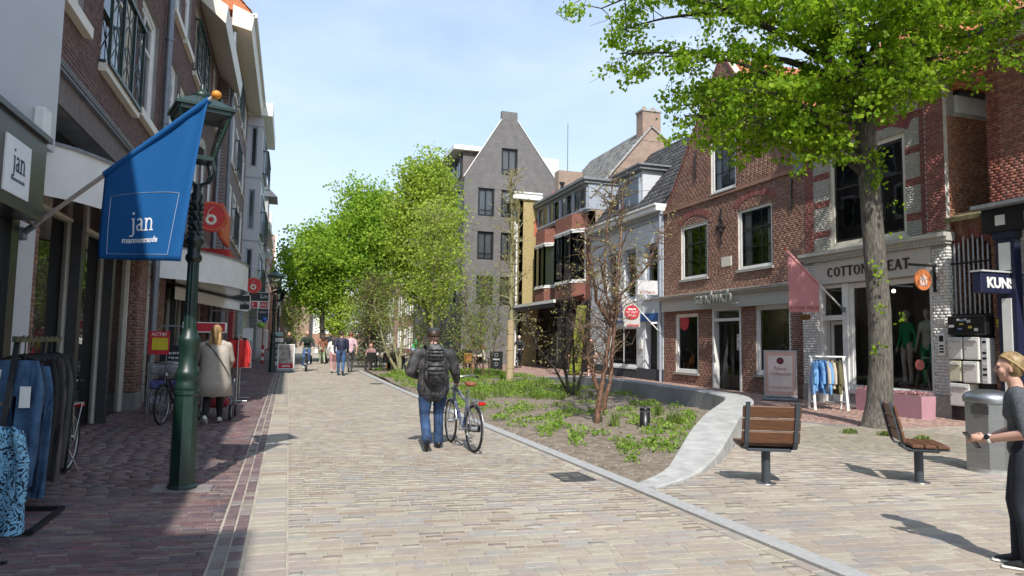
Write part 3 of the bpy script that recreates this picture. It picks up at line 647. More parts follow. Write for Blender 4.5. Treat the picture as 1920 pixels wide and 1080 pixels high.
# fascia, cornice and shop front
m_fascia = mat('fascia_putty', (0.47, 0.46, 0.42), 0.5, var=0.05)
mb = MB(); FR.box(mb, S0 + .05, S1 - .05, 3.04, 3.44, -.05, .16); fas = mb.build('fascia', m_fascia, sh)
mb = MB(); FR.box(mb, S0, S1, 3.44, 3.52, -.05, .24); FR.box(mb, S0, S1, 3.52, 3.58, -.05, .33); FR.box(mb, S0, S1, 3.58, 3.61, -.05, .36); FR.box(mb, S0 + .06, S1 - .06, 2.985, 3.04, -.05, .20); mb.build('cornice', m_fascia, sh)
m_signgrey = mat('brushed_sign_letters', (0.5, 0.5, 0.49), 0.4, 0.7, var=0.1)
text_mesh('sandwich_', 0.66, m_signgrey, face_M(FR, 20.85, 3.36, .42), fas, 'lettering', .035, sx=0.92, bold=.006)
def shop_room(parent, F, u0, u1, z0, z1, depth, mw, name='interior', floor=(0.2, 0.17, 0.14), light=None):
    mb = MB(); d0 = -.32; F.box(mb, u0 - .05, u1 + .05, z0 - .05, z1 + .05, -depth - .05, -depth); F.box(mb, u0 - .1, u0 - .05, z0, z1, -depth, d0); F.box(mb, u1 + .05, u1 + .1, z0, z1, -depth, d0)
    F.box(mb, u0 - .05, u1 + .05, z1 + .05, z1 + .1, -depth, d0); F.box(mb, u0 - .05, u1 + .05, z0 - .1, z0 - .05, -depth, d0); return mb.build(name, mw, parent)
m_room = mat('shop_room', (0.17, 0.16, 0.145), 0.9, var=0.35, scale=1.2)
for (a, b, c, e) in (s_op[4], s_op[6]):
    w = window(sh, FR, a, b, c, e, m_white, .1, 1, 1, d=-.08, glass=m_shopglass, sill=m_stone_sill, back=False, name='shop_window'); shop_room(w, FR, a, b, c, e, 2.2, m_room)
# double door with fan light
dr = MB(); a, b, c, e = s_op[5]
FR.box(dr, a, a + .1, c, e, -.2, .02); FR.box(dr, b - .1, b, c, e, -.2, .02); FR.box(dr, a + .1, b - .1, e - .1, e, -.2, .02); FR.box(dr, a + .1, b - .1, 2.52, 2.62, -.2, .02); dr = dr.build('doorway', m_white, sh)
mid = (a + b) / 2
for (p, q) in ((a + .11, mid - .005), (mid + .005, b - .11)):
    mb = MB(); FR.box(mb, p, p + .09, .06, 2.51, -.3, -.25); FR.box(mb, q - .09, q, .06, 2.51, -.3, -.25); FR.box(mb, p + .09, q - .09, .06, .62, -.3, -.25); FR.box(mb, p + .09, q - .09, 2.4, 2.51, -.3, -.25)
    FR.box(mb, p + .15, q - .15, .15, .52, -.25, -.235); mb.build('door_leaf', m_black, dr)
    mb = MB(); mb.add([FR.pt(p + .09, .62, -.275), FR.pt(q - .09, .62, -.275), FR.pt(q - .09, 2.4, -.275), FR.pt(p + .09, 2.4, -.275)][::-1], [(0, 1, 2, 3)]); mb.build('pane', m_shopglass, dr)
mb = MB(); mb.add([FR.pt(a + .1, 2.62, -.1), FR.pt(b - .1, 2.62, -.1), FR.pt(b - .1, e - .1, -.1), FR.pt(a + .1, e - .1, -.1)][::-1], [(0, 1, 2, 3)]); mb.build('pane', m_glass, dr)
mb = MB(); mb.tube([FR.pt(mid - .05, 1.0, -.23), FR.pt(mid - .05, 1.25, -.23)], .014, 8); mb.build('handle', m_pipe, dr)
shop_room(dr, FR, a + .1, b - .1, 0.1, 2.5, 2.2, m_room); mb = MB(); FR.box(mb, a, b, -.05, .055, -.3, .12); mb.build('threshold', m_stone_sill, sh)
m_poster = mat('poster_paper', (0.70, 0.66, 0.70), 0.6, var=0.05)
mb = MB(); FR.box(mb, a + .2, a + .62, 1.5, 2.05, -.262, -.258); po = mb.build('door_poster', m_poster, sh)
mb = MB()
for i, (du, dz) in enumerate(((.04, .08), (.34, .06), (.05, .5), (.36, .48), (.2, .05), (.3, .3))): mb.disc(FR.pt(a + .2 + du, 1.5 + dz, -.257), .035, FR.n, .002, 10)
mb.build('poster_spot', mat('poster_red', (0.45, 0.06, 0.05), 0.6), po)['kind'] = 'stuff'
mb = MB(); FR.box(mb, a + .28, a + .54, 1.74, 1.76, -.257, -.255); FR.box(mb, a + .31, a + .51, 1.69, 1.7, -.257, -.255); mb.build('poster_line', m_navy, po)
# the main roof behind the gable
rl = []
for s in (0, 1):
    u_e = S0 if s == 0 else S1; e0 = Vector((FX + .12, u_e, SE - .05)); ap = Vector((FX + .12, SAx, STOP - .12)); v = (ap - e0); L_ = v.length; v.normalize()
    mb = MB(); P = [e0, ap, ap + Vector((11, 0, 0)), e0 + Vector((11, 0, 0))]; mb.add(P + [p - Vector((0, 0, .12)) for p in P], [(0, 1, 2, 3), (4, 7, 6, 5), (0, 4, 5, 1), (3, 2, 6, 7)]); mb.build('roof', m_tile_or, sh)
    if s == 0: pantiles('roof_tiles', e0, (1, 0, 0), v, 40, int(L_ / .32), .26, .32, m_tile_or, sh)
mb = MB(); mb.box(FX + .28, FX + 11, S1 - .2, S1, 0, SE); mb.build('side_wall', m_mort, sh)
mb = MB(); mb.box(FX + .28, FX + 11, S0 + .01, S0 + .2, 0, SE); mb.build('side_wall', m_mort, sh)
# white barge pieces and kneeler at the right foot of the gable
mb = MB(); mb.bar(FR.pt(S0 - .02, SE + .1, .02), FR.pt(S0 + 2.0, SE + 2.75, .02), .2, .06); FR.box(mb, S0 - .12, S0 + .25, SE - .12, SE + .2, -.1, .12); mb.build('barge_board', m_lead, sh)

# ---------------------------------------------------------------- grey brick house with the second clothes shop
C0, C1 = 12.05, 16.84
ch = thing('grey_brick_house', 'grey painted brick house with red brick bands and a wide upper window', 'house', (FX, 14.4, 0))
c_op = [(13.2, 15.78, 4.52, 7.2), (12.52, 15.15, .5, 3.42), (15.3, 16.2, .1, 3.42)]
m_mort_g = mat('pale_grey_mortar', (.33, .32, .29), .95)
wall('wall', FR, rect(C0, C1), -.3, 8.1, c_op, m_mort_g, ch)
bands = [(4.85, 5.03), (5.72, 5.90), (6.55, 6.73), (7.42, 7.6)]
red_open = lambda u, z: any(a < z < b for a, b in bands); CM = rect(C0 + .72, C1 - .42)
bricks('wall_bricks', FR, CM, 4.46, 8.05, c_op[:1] , m_br_grey, ch, keep=lambda u, z: not red_open(u, z))
bricks('red_band_bricks', FR, CM, 4.46, 8.05, c_op[:1], m_br_wine, ch, d=.011, keep=red_open); bricks('corner_bricks', FR, rect(C0 + .5, C0 + .715), 4.46, 8.05, [], m_br_wine, ch); bricks('corner_bricks', FR, rect(C1 - .415, C1), 4.46, 8.05, [], m_br_wine, ch)
mb = MB(); FR.box(mb, C0 - .02, C0 + .5, 4.46, 8.06, -.02, .1); pil = mb.build('pilaster', m_mort, ch); F2 = Face((FX - .1, 0, 0), (0, 1, 0), (-1, 0, 0)); bricks('pilaster_bricks', F2, rect(C0 - .02, C0 + .5), 4.46, 8.05, [], m_br_wine, ch)
arch(ch, FR, 13.1, 15.88, 7.22, m_br_wine, .36, .34, w=.085)
w = window(ch, FR, *c_op[0], m_cream, .12, 2, 2, mbar=m_black, bar=.05, sill=m_cream, split=(.62,), curtain=0)
mb = MB(); FR.box(mb, C0 - .1, C1 + .05, 8.05, 8.2, -.1, .28); FR.box(mb, C0 - .15, C1 + .1, 8.2, 8.32, -.1, .42); FR.box(mb, C0 - .18, C1 + .12, 8.32, 8.38, -.1, .5); mb.build('cornice', m_cream, ch)
mb = MB(); FR.box(mb, C0 - .18, C1 + .12, 8.385, 8.46, -.3, .47); mb.build('gutter', m_black, ch)
# moulded shelf over the shop front
mb = MB(); FR.box(mb, C0 - .1, C1 - .05, 4.2, 4.3, -.05, .22); FR.box(mb, C0 - .1, C1 - .05, 4.3, 4.4, -.05, .3)
for i in range(46): FR.box(mb, C0 - .06 + i * .102, C0 + .02 + i * .102, 4.13, 4.2, 0, .2)
mb.build('dentil_cornice', m_fascia, ch)
mb = MB(); FR.box(mb, C0 + .42, C1 - .5, 3.46, 4.12, -.05, .12); fas = mb.build('fascia', mat('fascia_linen', (0.56, 0.53, 0.48), 0.5, var=0.04), ch)
m_letter = mat('letter_brown', (0.055, 0.028, 0.022), 0.45, var=0.1)

# --- little serif alphabet drawn with strokes (flat bars), used for shop lettering
def stroke_text(s, h, M_, m, parent, name='lettering', th=0.012, thick=0.15, thin=0.075, track=0.14, slab=True):
    """roman capitals built from bars and arcs: height h, baseline-left at M_ origin"""
    G_ = {'C': ([('arc', .40, .5, .40, .5, 45, 315)], .78), 'O': ([('arc', .42, .5, .42, .5, 0, 360)], .84), 'T': ([('l', .36, 0, .36, 1, 1), ('l', .02, .965, .70, .965, 0), ('l', .04, .86, .04, 1, 0), ('l', .68, .86, .68, 1, 0), ('s', .36, 0)], .72),
          'N': ([('l', .1, 0, .1, 1, 0), ('l', .1, 1, .72, 0, 1), ('l', .72, 0, .72, 1, 0), ('s', .1, 0), ('s', .72, 1), ('s', .06, 1)], .82), 'R': ([('l', .12, 0, .12, 1, 1), ('arc', .3, .74, .3, .24, -90, 90), ('l', .12, .97, .34, .97, 0), ('l', .12, .5, .34, .5, 0), ('l', .34, .5, .70, 0, 1), ('s', .12, 0)], .74),
          'E': ([('l', .12, 0, .12, 1, 1), ('l', .12, .965, .6, .965, 0), ('l', .12, .5, .5, .5, 0), ('l', .12, .035, .62, .035, 0), ('l', .6, .84, .6, 1, 0), ('l', .62, 0, .62, .16, 0)], .66), 'A': ([('l', .08, 0, .4, 1, 0), ('l', .4, 1, .74, 0, 1), ('l', .2, .34, .62, .34, 0), ('s', .08, 0), ('s', .74, 0)], .80), ' ': ([], .4)}
    mb = MB(); x = 0
    def bar2(a, b, w):
        a, b = Vector((a[0], a[1], 0)), Vector((b[0], b[1], 0)); d = (b - a).normalized(); n = Vector((-d.y, d.x, 0)) * w / 2
        mb.prism([a - n, b - n, b + n, a + n], (0, 0, th))
    for chh in s:
        prim, adv = G_[chh]
        for p in prim:
            if p[0] == 'l': bar2(((x + p[1]) * h, p[2] * h), ((x + p[3]) * h, p[4] * h), (thick if p[5] else thin) * h)
            elif p[0] == 's': bar2(((x + p[1] - .13) * h, (p[2] * .95 + .025) * h), ((x + p[1] + .13) * h, (p[2] * .95 + .025) * h), .05 * h)
            else:
                n = 22; a0, a1 = R(p[5]), R(p[6])
                for i in range(n):
                    t0, t1 = a0 + (a1 - a0) * i / n, a0 + (a1 - a0) * (i + 1) / n; q = []
                    for t, o_ in ((t0, 1), (t1, 1), (t1, 0), (t0, 0)):
                        k = thin + (thick - thin) * abs(math.cos(t)); rx, ry = p[3] - (0 if o_ else k), p[4] - (0 if o_ else thin * 1.1)
                        q.append(Vector(((x + p[1] + rx * math.cos(t)) * h, (p[2] + ry * math.sin(t)) * h, 0)))
                    mb.prism(q, (0, 0, th))
        x += adv + track
    V = [M_ @ Vector((v[0] - (x - track) * h / 2, v[1] - h / 2, v[2])) for v in mb.v]; mb.v = [tuple(v) for v in V]
    return mb.build(name, m, parent)
stroke_text('COTTON TREAT', .265, face_M(FR, 14.42, 3.78, .121), m_letter, fas, thick=.2, thin=.11, th=.02)
# glazed white pilasters
for (a, b) in ((C0 - .02, C0 + .42), (16.22, C1)):
    mb = MB(); FR.box(mb, a, b, .55, 4.12, -.2, .1); mb.build('pilaster', m_mort_g, ch); Fp = Face((FX - .1, 0, 0), (0, 1, 0), (-1, 0, 0)); bricks('glazed_bricks', Fp, rect(a + .003, b - .003), .55, 4.1, [], m_br_white, ch, bl=.2, bh=.068, gap=.008)
    Fs = Face((0, a, 0), (1, 0, 0), (0, -1, 0)); bricks('glazed_bricks', Fs, rect(FX - .1, FX + .1), .55, 4.1, [], m_br_white, ch, bl=.2, bh=.068, gap=.008)
    mb = MB(); FR.box(mb, a - .02, b + .02, -.05, .55, -.2, .13); mb.build('plinth', m_stone_sill, ch)
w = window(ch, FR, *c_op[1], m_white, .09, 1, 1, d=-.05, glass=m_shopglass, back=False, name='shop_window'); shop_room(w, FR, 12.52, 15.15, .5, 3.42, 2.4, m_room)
mb = MB(); FR.box(mb, 12.45, 15.2, .40, .5, -.1, .1); mb.build('sill', m_white, ch); mb = MB(); FR.box(mb, C0 + .44, 15.2, -.05, .40, -.2, .04); mb.build('stall_riser', m_conc2, ch)
dr = MB(); FR.box(dr, 15.16, 15.34, .05, 3.44, -.25, .06); FR.box(dr, 16.12, 16.22, .05, 3.44, -.25, .06); FR.box(dr, 15.34, 16.12, 2.42, 2.56, -.25, .03); FR.box(dr, 15.34, 16.12, 3.34, 3.44, -.25, .03); dr = dr.build('doorway', m_white, ch)
mb = MB(); FR.box(mb, 15.36, 15.46, .1, 2.4, -.3, -.25); FR.box(mb, 16.0, 16.1, .1, 2.4, -.3, -.25); FR.box(mb, 15.46, 16.0, .1, .4, -.3, -.25); FR.box(mb, 15.46, 16.0, 2.3, 2.4, -.3, -.25); mb.build('door_leaf', m_white, dr)
for z0, z1, dd in ((.4, 2.3, -.275), (2.56, 3.34, -.1)):
    mb = MB(); mb.add([FR.pt(15.34, z0, dd), FR.pt(16.12, z0, dd), FR.pt(16.12, z1, dd), FR.pt(15.34, z1, dd)][::-1], [(0, 1, 2, 3)]); mb.build('pane', m_shopglass, dr)
shop_room(dr, FR, 15.4, 16.1, .1, 3.3, 2.4, m_room)
# house number and entry phone on the right pilaster
mb = MB(); FR.box(mb, C0 + .1, C0 + .3, 2.22, 2.36, .1, .125); mb.build('number_plate', m_stone_sill, ch)
mb = MB(); FR.box(mb, C0 + .1, C0 + .27, 1.5, 2.02, .1, .14); ip = mb.build('entry_phone', m_white, ch); mb = MB(); FR.box(mb, C0 + .13, C0 + .24, 1.82, 1.96, .14, .145)
for i in range(3): FR.box(mb, C0 + .13, C0 + .24, 1.56 + i * .07, 1.6 + i * .07, .14, .145)
mb.build('entry_screen', m_black, ip)['kind'] = 'stuff'
# side wall towards the passage and the hipped tiled roof
FS = Face((0, C0, 0), (1, 0, 0), (0, -1, 0))
mb = MB(); mb.box(FX + .28, FX + 9, C0, C0 + .28, 0, 7.35); mb.build('side_wall', m_mort, ch); bricks('side_bricks', FS, rect(FX + .02, FX + 6), 2.5, 7.32, [], m_br_orange, ch)
mb = MB(); mb.box(FX + .3, FX + 9, C0 - .05, C0 + .25, 7.36, 7.78); mb.build('eaves_board', m_white, ch); mb = MB(); mb.box(FX + .3, FX + 9, C0 - .16, C0 + .2, 7.785, 7.86); mb.build('side_gutter', m_black, ch)
ez = 7.9; rid = 12.2; run = 4.0
pr = [(FX + .1, C0 - .12, ez), (FX + .1, C1 + .05, 8.4), (FX + 10, C1 + .05, 8.4), (FX + 10, C0 - .12, ez)]
A_, B_ = Vector((FX + 2.6, C0 + 2.4, rid)), Vector((FX + 9, C0 + 2.4, rid))
mb = MB(); P = [Vector(p) for p in pr]; mb.add([P[0], P[1], P[2], P[3], A_, B_], [(0, 1, 4), (3, 0, 4, 5), (1, 2, 5, 4), (0, 3, 2, 1)]); mb.build('roof', m_tile_or, ch)
v = (A_ - Vector((A_.x, C0 - .12, ez))); L_ = v.length; pantiles('roof_tiles', Vector((FX + .15, C0 - .12, ez)), (1, 0, 0), v.normalized(), 36, int(L_ / .3), .25, .3, m_tile_or, ch, keep=lambda a, b: a * 9 > b * 2.45)
# small dormer with a lead cheek
mb = MB(); mb.box(FX + .8, FX + 2.6, 14.9, 16.1, 8.5, 9.9); mb.build('dormer', m_lead, ch); mb = MB(); mb.box(FX + .65, FX + 2.7, 14.8, 16.2, 9.9, 10.0); mb.build('dormer_roof', m_white, ch)

# ---------------------------------------------------------------- passage gate between the houses
ga = thing('passage_gate', 'grey barred gate under a brick arch in the narrow passage', 'gate', (FX, 11.5, 0))
GU0, GU1 = 11.07, 12.02; FG = Face((FX + .12, 0, 0), (0, 1, 0), (-1, 0, 0)); gm = mat('galvanised_bars', (0.42, 0.45, 0.49), 0.45, 0.6, var=0.12)
mb = MB(); cu, cz, rr = (GU0 + GU1) / 2, 3.75, .475; q = [(GU0, 4.85), (GU0, cz)] + [(cu - rr * math.cos(t), cz + rr * math.sin(t)) for t in np.linspace(0, math.pi, 14)] + [(GU1, cz), (GU1, 4.85)]
for i in range(len(q) - 1):
    if i in (0, len(q) - 2): continue
    (a, b), (c, d) = q[i], q[i + 1]; FG.poly(mb, [(a, b), (c, d), (c, 4.85), (a, 4.85)], -.2, .0)
mb.build('arch_wall', m_br_red, ga); arch(ga, FG, GU0 + .01, GU1 - .01, 3.78, m_br_wine, .44, .2)
for i in range(8):
    u = GU0 + .07 + i * .115; hh = 3.78 + .38 * math.sqrt(max(0, 1 - ((u - cu) / .5) ** 2)) + (.1 if i % 2 else 0)
    mb = MB(); mb.tube([FG.pt(u, 2.05, .1), FG.pt(u, hh, .1)], .022, 8); mb.tube([FG.pt(u, hh, .1), FG.pt(u, hh + .05, .1)], [.022, .004], 8); mb.build('bar', gm, ga)
mb = MB(); 
for z in (2.42, 3.62): FG.box(mb, GU0, GU1, z, z + .04, .07, .13)
mb.build('crossbar', m_black, ga)['kind'] = 'stuff'
mb = MB(); FG.box(mb, GU0 + .02, GU1 - .02, 0, 1.94, .06, .1); mb.build('gate_panel', m_black, ga)
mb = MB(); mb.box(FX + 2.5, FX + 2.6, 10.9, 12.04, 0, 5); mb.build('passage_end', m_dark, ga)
mb = MB(); mb.prism([(FX - .12, GU0 - .1, 4.72), (FX + 1.0, GU0 - .1, 5.15), (FX + 1.0, GU0 - .1, 5.05), (FX - .12, GU0 - .1, 4.62)], (0, 1.12, 0)); mb.build('little_roof', mat('mossy_tiles', (0.16, 0.14, 0.07), 0.95, var=0.4, scale=14, bump=0.6), ga)
# letter boxes stacked in front of the gate
m_enamel = [mat('enamel_white', (0.66, 0.65, 0.62), 0.35, var=0.08), mat('enamel_cream', (0.60, 0.58, 0.44), 0.35, var=0.08), mat('enamel_grey', (0.5, 0.51, 0.51), 0.35, var=0.1)]
bx = [(11.62, 11.96, 1.42, 1.92, 0, 'topmost left white letter box of the stack in the passage'), (11.22, 11.58, 1.42, 1.92, 0, 'topmost right white letter box of the stack in the passage'), (11.66, 11.96, .92, 1.38, 1, 'cream letter box in the middle of the stack in the passage'),
      (11.26, 11.62, .9, 1.38, 0, 'white letter box with a sticker in the middle of the stack'), (11.48, 11.96, .36, .87, 0, 'large white letter box at the bottom of the stack')]
for (a, b, c, e, k, lab) in bx:
    t = thing('letter_box', lab, 'letter box', (FX - .1, (a + b) / 2, c), group='letter boxes at the passage'); mb = MB(); mb.bbox((FX - .12, (a + b) / 2, (c + e) / 2), (.3, b - a, e - c), b=.012); mb.build('body', m_enamel[k], t)
    mb = MB(); mb.bbox((FX - .285, (a + b) / 2, e - .07), (.03, (b - a) * .8, .045), b=.006); mb.build('flap', m_enamel[2], t); mb = MB(); mb.box(FX - .273, FX - .271, a + .03, b - .03, c + .03, e - .12); mb.build('door', m_enamel[k], t)
    mb = MB(); mb.disc((FX - .274, b - .06, (c + e) / 2), .014, (-1, 0, 0), .01, 10); mb.build('lock', m_pipe, t)
t = thing('letter_box', 'black sticker-covered metal box above the white letter boxes', 'letter box', (FX - .1, 11.55, 1.98)); mb = MB(); mb.bbox((FX - .08, 11.52, 2.19), (.34, .92, .44), b=.02); mb.build('body', m_black, t)
for i in range(9):
    mb = MB(); yy, zz = 11.14 + random.random() * .72, 2.05 + random.random() * .25; mb.box(FX - .2535, FX - .2525, yy, yy + random.uniform(.05, .14), zz, zz + random.uniform(.03, .08)); mb.build('sticker', [m_enamel[0], mat('sticker_yellow', (.6, .5, .08), .5), mat('sticker_blue', (.2, .35, .55), .5), m_enamel[2]][i % 4], t)
# meter cupboards hold the stack
t = thing('meter_cupboard', 'grey narrow meter cupboard beside the letter boxes', 'cupboard', (FX - .1, 11.12, .9)); mb = MB(); mb.bbox((FX - .1, 11.13, 1.4), (.26, .14, 1.0), b=.01); mb.build('cupboard_body', m_enamel[2], t)
for i in range(8): MB().box(FX - .2325, FX - .2305, 11.08, 11.17, .95 + i * .12, 1.0 + i * .12).build('name_tag', m_black if i % 3 else m_enamel[0], t)
mb = MB(); mb.bbox((FX - .08, 11.5, .18), (.34, .9, .34), b=.02); tag(mb.build('cable_box', m_black), 'black box on the ground under the letter boxes', 'box')

# ---------------------------------------------------------------- red brick corner house at the right edge
kh = thing('red_brick_house', 'red brick house with a navy shop front at the right edge', 'house', (FX, 9, 0))
K0, K1 = -3.0, 11.04; k_op = [(6.0, 8.0, 5.4, 7.6), (9.15, 10.75, .3, 4.0)]
wall('wall', FR, rect(K0, K1), -.3, 8.45, k_op, m_mort, kh); bricks('wall_bricks', FR, rect(5.0, K1), 4.85, 8.42, k_op, m_br_kunst, kh); bricks('wall_bricks', FR, rect(10.78, K1), .3, 4.2, [], m_br_red, kh)
mb = MB(); mb.box(FX, FX + 8, K1 - .28, K1 - .002, 0, 8.4); mb.build('side_wall', m_mort_d, kh)
w = window(kh, FR, *k_op[0], m_white, .1, 2, 3, mbar=m_black, sill=m_stone_sill)
mb = MB(); FR.box(mb, K0, K1 + .06, 8.46, 8.62, -.1, .35); mb.build('eaves', m_white, kh); mb = MB(); FR.box(mb, K0, K1 + .1, 8.62, 8.74, -.1, .6); mb.build('gutter', m_black, kh)
mb = MB(); mb.prism([(FX - .5, K1 + .1, 8.75), (FX + 8, K1 + .1, 8.75), (FX + 4, K1 + .1, 12)], (0, K0 - K1 - .1, 0)); mb.build('roof', m_tile_or, kh)
mb = MB(); FR.box(mb, K0, K1 + .04, 4.72, 4.8, 0, .55); mb.build('shelf', m_lead, kh); mb = MB(); FR.box(mb, K0, K1 - .02, 4.2, 4.72, 0, .3); mb.build('dark_fascia', m_black, kh)
for i in range(5): MB().box(FX - .325, FX - .3, 10.7 - i * .62, 10.5 - i * .62, 4.33, 4.55).build('fascia_tile', m_white, kh); 
for u in (10.6, 9.0, 7.2):
    mb = MB(); FR.box(mb, u - .2, u + .2, .1, 4.1, 0, .2); FR.box(mb, u - .24, u + .24, 4.05, 4.2, 0, .24); p = mb.build('pilaster', m_navy, kh); mb = MB(); FR.box(mb, u - .1, u + .1, .5, 2.75, .2, .22); FR.box(mb, u - .12, u + .12, 3.35, 3.95, .2, .23); mb.build('pilaster_panel', m_white, p)
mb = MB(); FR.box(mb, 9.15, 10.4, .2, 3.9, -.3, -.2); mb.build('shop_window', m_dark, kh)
sg = thing('projecting_sign', 'navy box sign with white capital letters at the right edge', 'sign', (14.3, 10.55, 2.8)); mb = MB(); mb.bbox((14.52, 10.6, 3.06), (1.55, .2, .44), b=.012); mb.build('sign_box', m_navy, sg)
mb = MB(); mb.box(13.73, 15.3, 10.47, 10.73, 3.285, 3.32); mb.build('sign_cap', m_enamel[2], sg); m_wl = mat('white_lettering', (0.8, 0.8, 0.78), 0.5, var=0.03)
text_mesh('KUNST', .30, m_wl, frame_M((14.0, 10.497, 3.05), (1, 0, 0)) @ Matrix.Translation((0.38, 0, 0)), sg, bold=.012, ext=.006)
t = thing('wall_plate', 'small yellow notice plate on the brick pier beside the gate', 'sign', (FX - .01, 10.9, 2.2)); mb = MB(); mb.box(FX - .03, FX - .012, 10.83, 10.98, 2.15, 2.32); mb.build('plate', mat('plate_yellow', (.5, .42, .03), .5), t); MB().box(FX - .034, FX - .031, 10.86, 10.95, 2.2, 2.22).build('plate_line', m_black, t)
# ---------------------------------------------------------------- white stucco house with a dormer
wh = thing('white_house', 'white stucco house with grey-blue sash windows and a dark tiled dormer roof', 'house', (FX, 28.6, 0))
W0, W1 = 25.06, 32.35; w_op = [(25.55, 26.65, 3.68, 6.02), (27.5, 28.62, 3.68, 6.02), (29.42, 30.5, 3.68, 6.02), (27.35, 30.1, .62, 2.45), (25.6, 26.62, .08, 2.62)]
m_stucco = mat('white_stucco', (0.60, 0.63, 0.66), 0.8, var=0.07, scale=2, bump=0.15)
wall('wall', FR, rect(W0, W1), -.3, 7.0, w_op, m_stucco, wh)
mb = MB()
for z in np.arange(.62, 6.9, .46):                              # raised stucco blocks on the piers
    for (a, b) in ((W0 + .02, 25.5), (26.72, 27.3), (30.6, 32.3)): FR.box(mb, a, b, z + .015, min(z + .445, 6.9), 0, .018)
mb.build('stucco_block', m_stucco, wh)['kind'] = 'stuff'
mb = MB(); FR.box(mb, W0, W1, -.1, .6, 0, .05); mb.build('plinth', mat('plinth_dark', (0.05, 0.055, 0.065), .8), wh)
for o_ in w_op[:3]: window(wh, FR, *o_, m_greyframe, .09, 1, 2, d=-.16, split=(.68,), bar=.05, sill=m_white, curtain=.25)
for (z0, z1, dd) in ((6.95, 7.12, .06), (7.12, 7.28, .14), (7.28, 7.5, .36), (7.5, 7.58, .44)):
    mb = MB(); FR.box(mb, W0, W1, z0, z1 - .001, -.2, dd); mb.build('cornice', m_greyframe if z1 < 7.5 else m_white, wh)
w = window(wh, FR, *w_op[3], m_white, .07, 2, 1, d=-.06, glass=m_shopglass, sill=m_white, back=False, name='shop_window'); shop_room(w, FR, *w_op[3], 1.8, m_room)
mb = MB(); FR.box(mb, 25.5, 30.15, 2.64, 2.98, -.05, .05); sgn = mb.build('shop_sign', mat('sign_blue', (0.03, 0.12, 0.36), .5), wh)
dashes(9, .15, m_wl, face_M(FR, 28.9, 2.81, .053), sgn)
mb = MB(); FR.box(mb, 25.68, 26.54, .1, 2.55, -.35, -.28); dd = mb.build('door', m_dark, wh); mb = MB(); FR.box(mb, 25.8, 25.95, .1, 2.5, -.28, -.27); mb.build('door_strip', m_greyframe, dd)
mb = MB(); FR.box(mb, 28.2, 28.75, 3.02, 3.42, .02, .1); em = mb.build('shop_emblem', mat('emblem_violet', (0.12, 0.07, 0.42), .5), wh); dashes(3, .26, m_wl, face_M(FR, 28.42, 3.24, .103), em, .3)
mb = MB(); FR.box(mb, 26.8, 27.05, 1.45, 1.85, .02, .08); mb.build('parking_box', m_enamel[0], wh)
e0 = Vector((FX + .0, W0, 7.6)); ap = Vector((FX + 3.6, W0, 12.0)); v = (ap - e0).normalized()
mb = MB(); mb.prism([(FX, W0 + .02, 7.55), (FX + 3.6, W0 + .02, 11.95), (FX + 7.2, W0 + .02, 7.55)], (0, 7.25, 0)); mb.build('roof', m_tile_dk, wh)
pantiles('roof_tiles', e0, (0, 1, 0), v, 28, 17, .26, .33, m_tile_dk, wh)
mb = MB(); mb.box(FX + .55, FX + 3.2, 27.85, 30.25, 7.8, 9.75); dm = mb.build('dormer', mat('dormer_boards', (0.55, 0.57, 0.60), .6, var=.08, stretch=(1, 1, 8)), wh)
FD = Face((FX + .55, 0, 0), (0, 1, 0), (-1, 0, 0)); window(wh, FD, 28.0, 30.1, 7.95, 9.6, m_greyframe, .1, 2, 1, d=.06, back=False, curtain=.0)
mb = MB(); mb.box(FX + .3, FX + 3.4, 27.65, 30.45, 9.76, 9.92); mb.box(FX + .2, FX + 3.4, 27.55, 30.55, 9.921, 10.0); mb.build('dormer_roof', m_lead, wh)
gutter_pipe(wh, FR, W0 + .12, .1, 7.2, m_greyframe, .055)
mb = MB(); mb.box(13.75, 14.75, 25.36, 25.42, 3.72, 4.32); t = tag(mb.build('projecting_sign', mat('frosted_sign', (0.62, 0.63, 0.64), .3)), 'small pale translucent sign board projecting beside the white house drainpipe', 'sign')
text_mesh('sandwich_', .2, mat('sign_red_text', (.45, .1, .1), .5), frame_M((14.25, 25.355, 3.83), (1, 0, 0)), t, ext=.001)

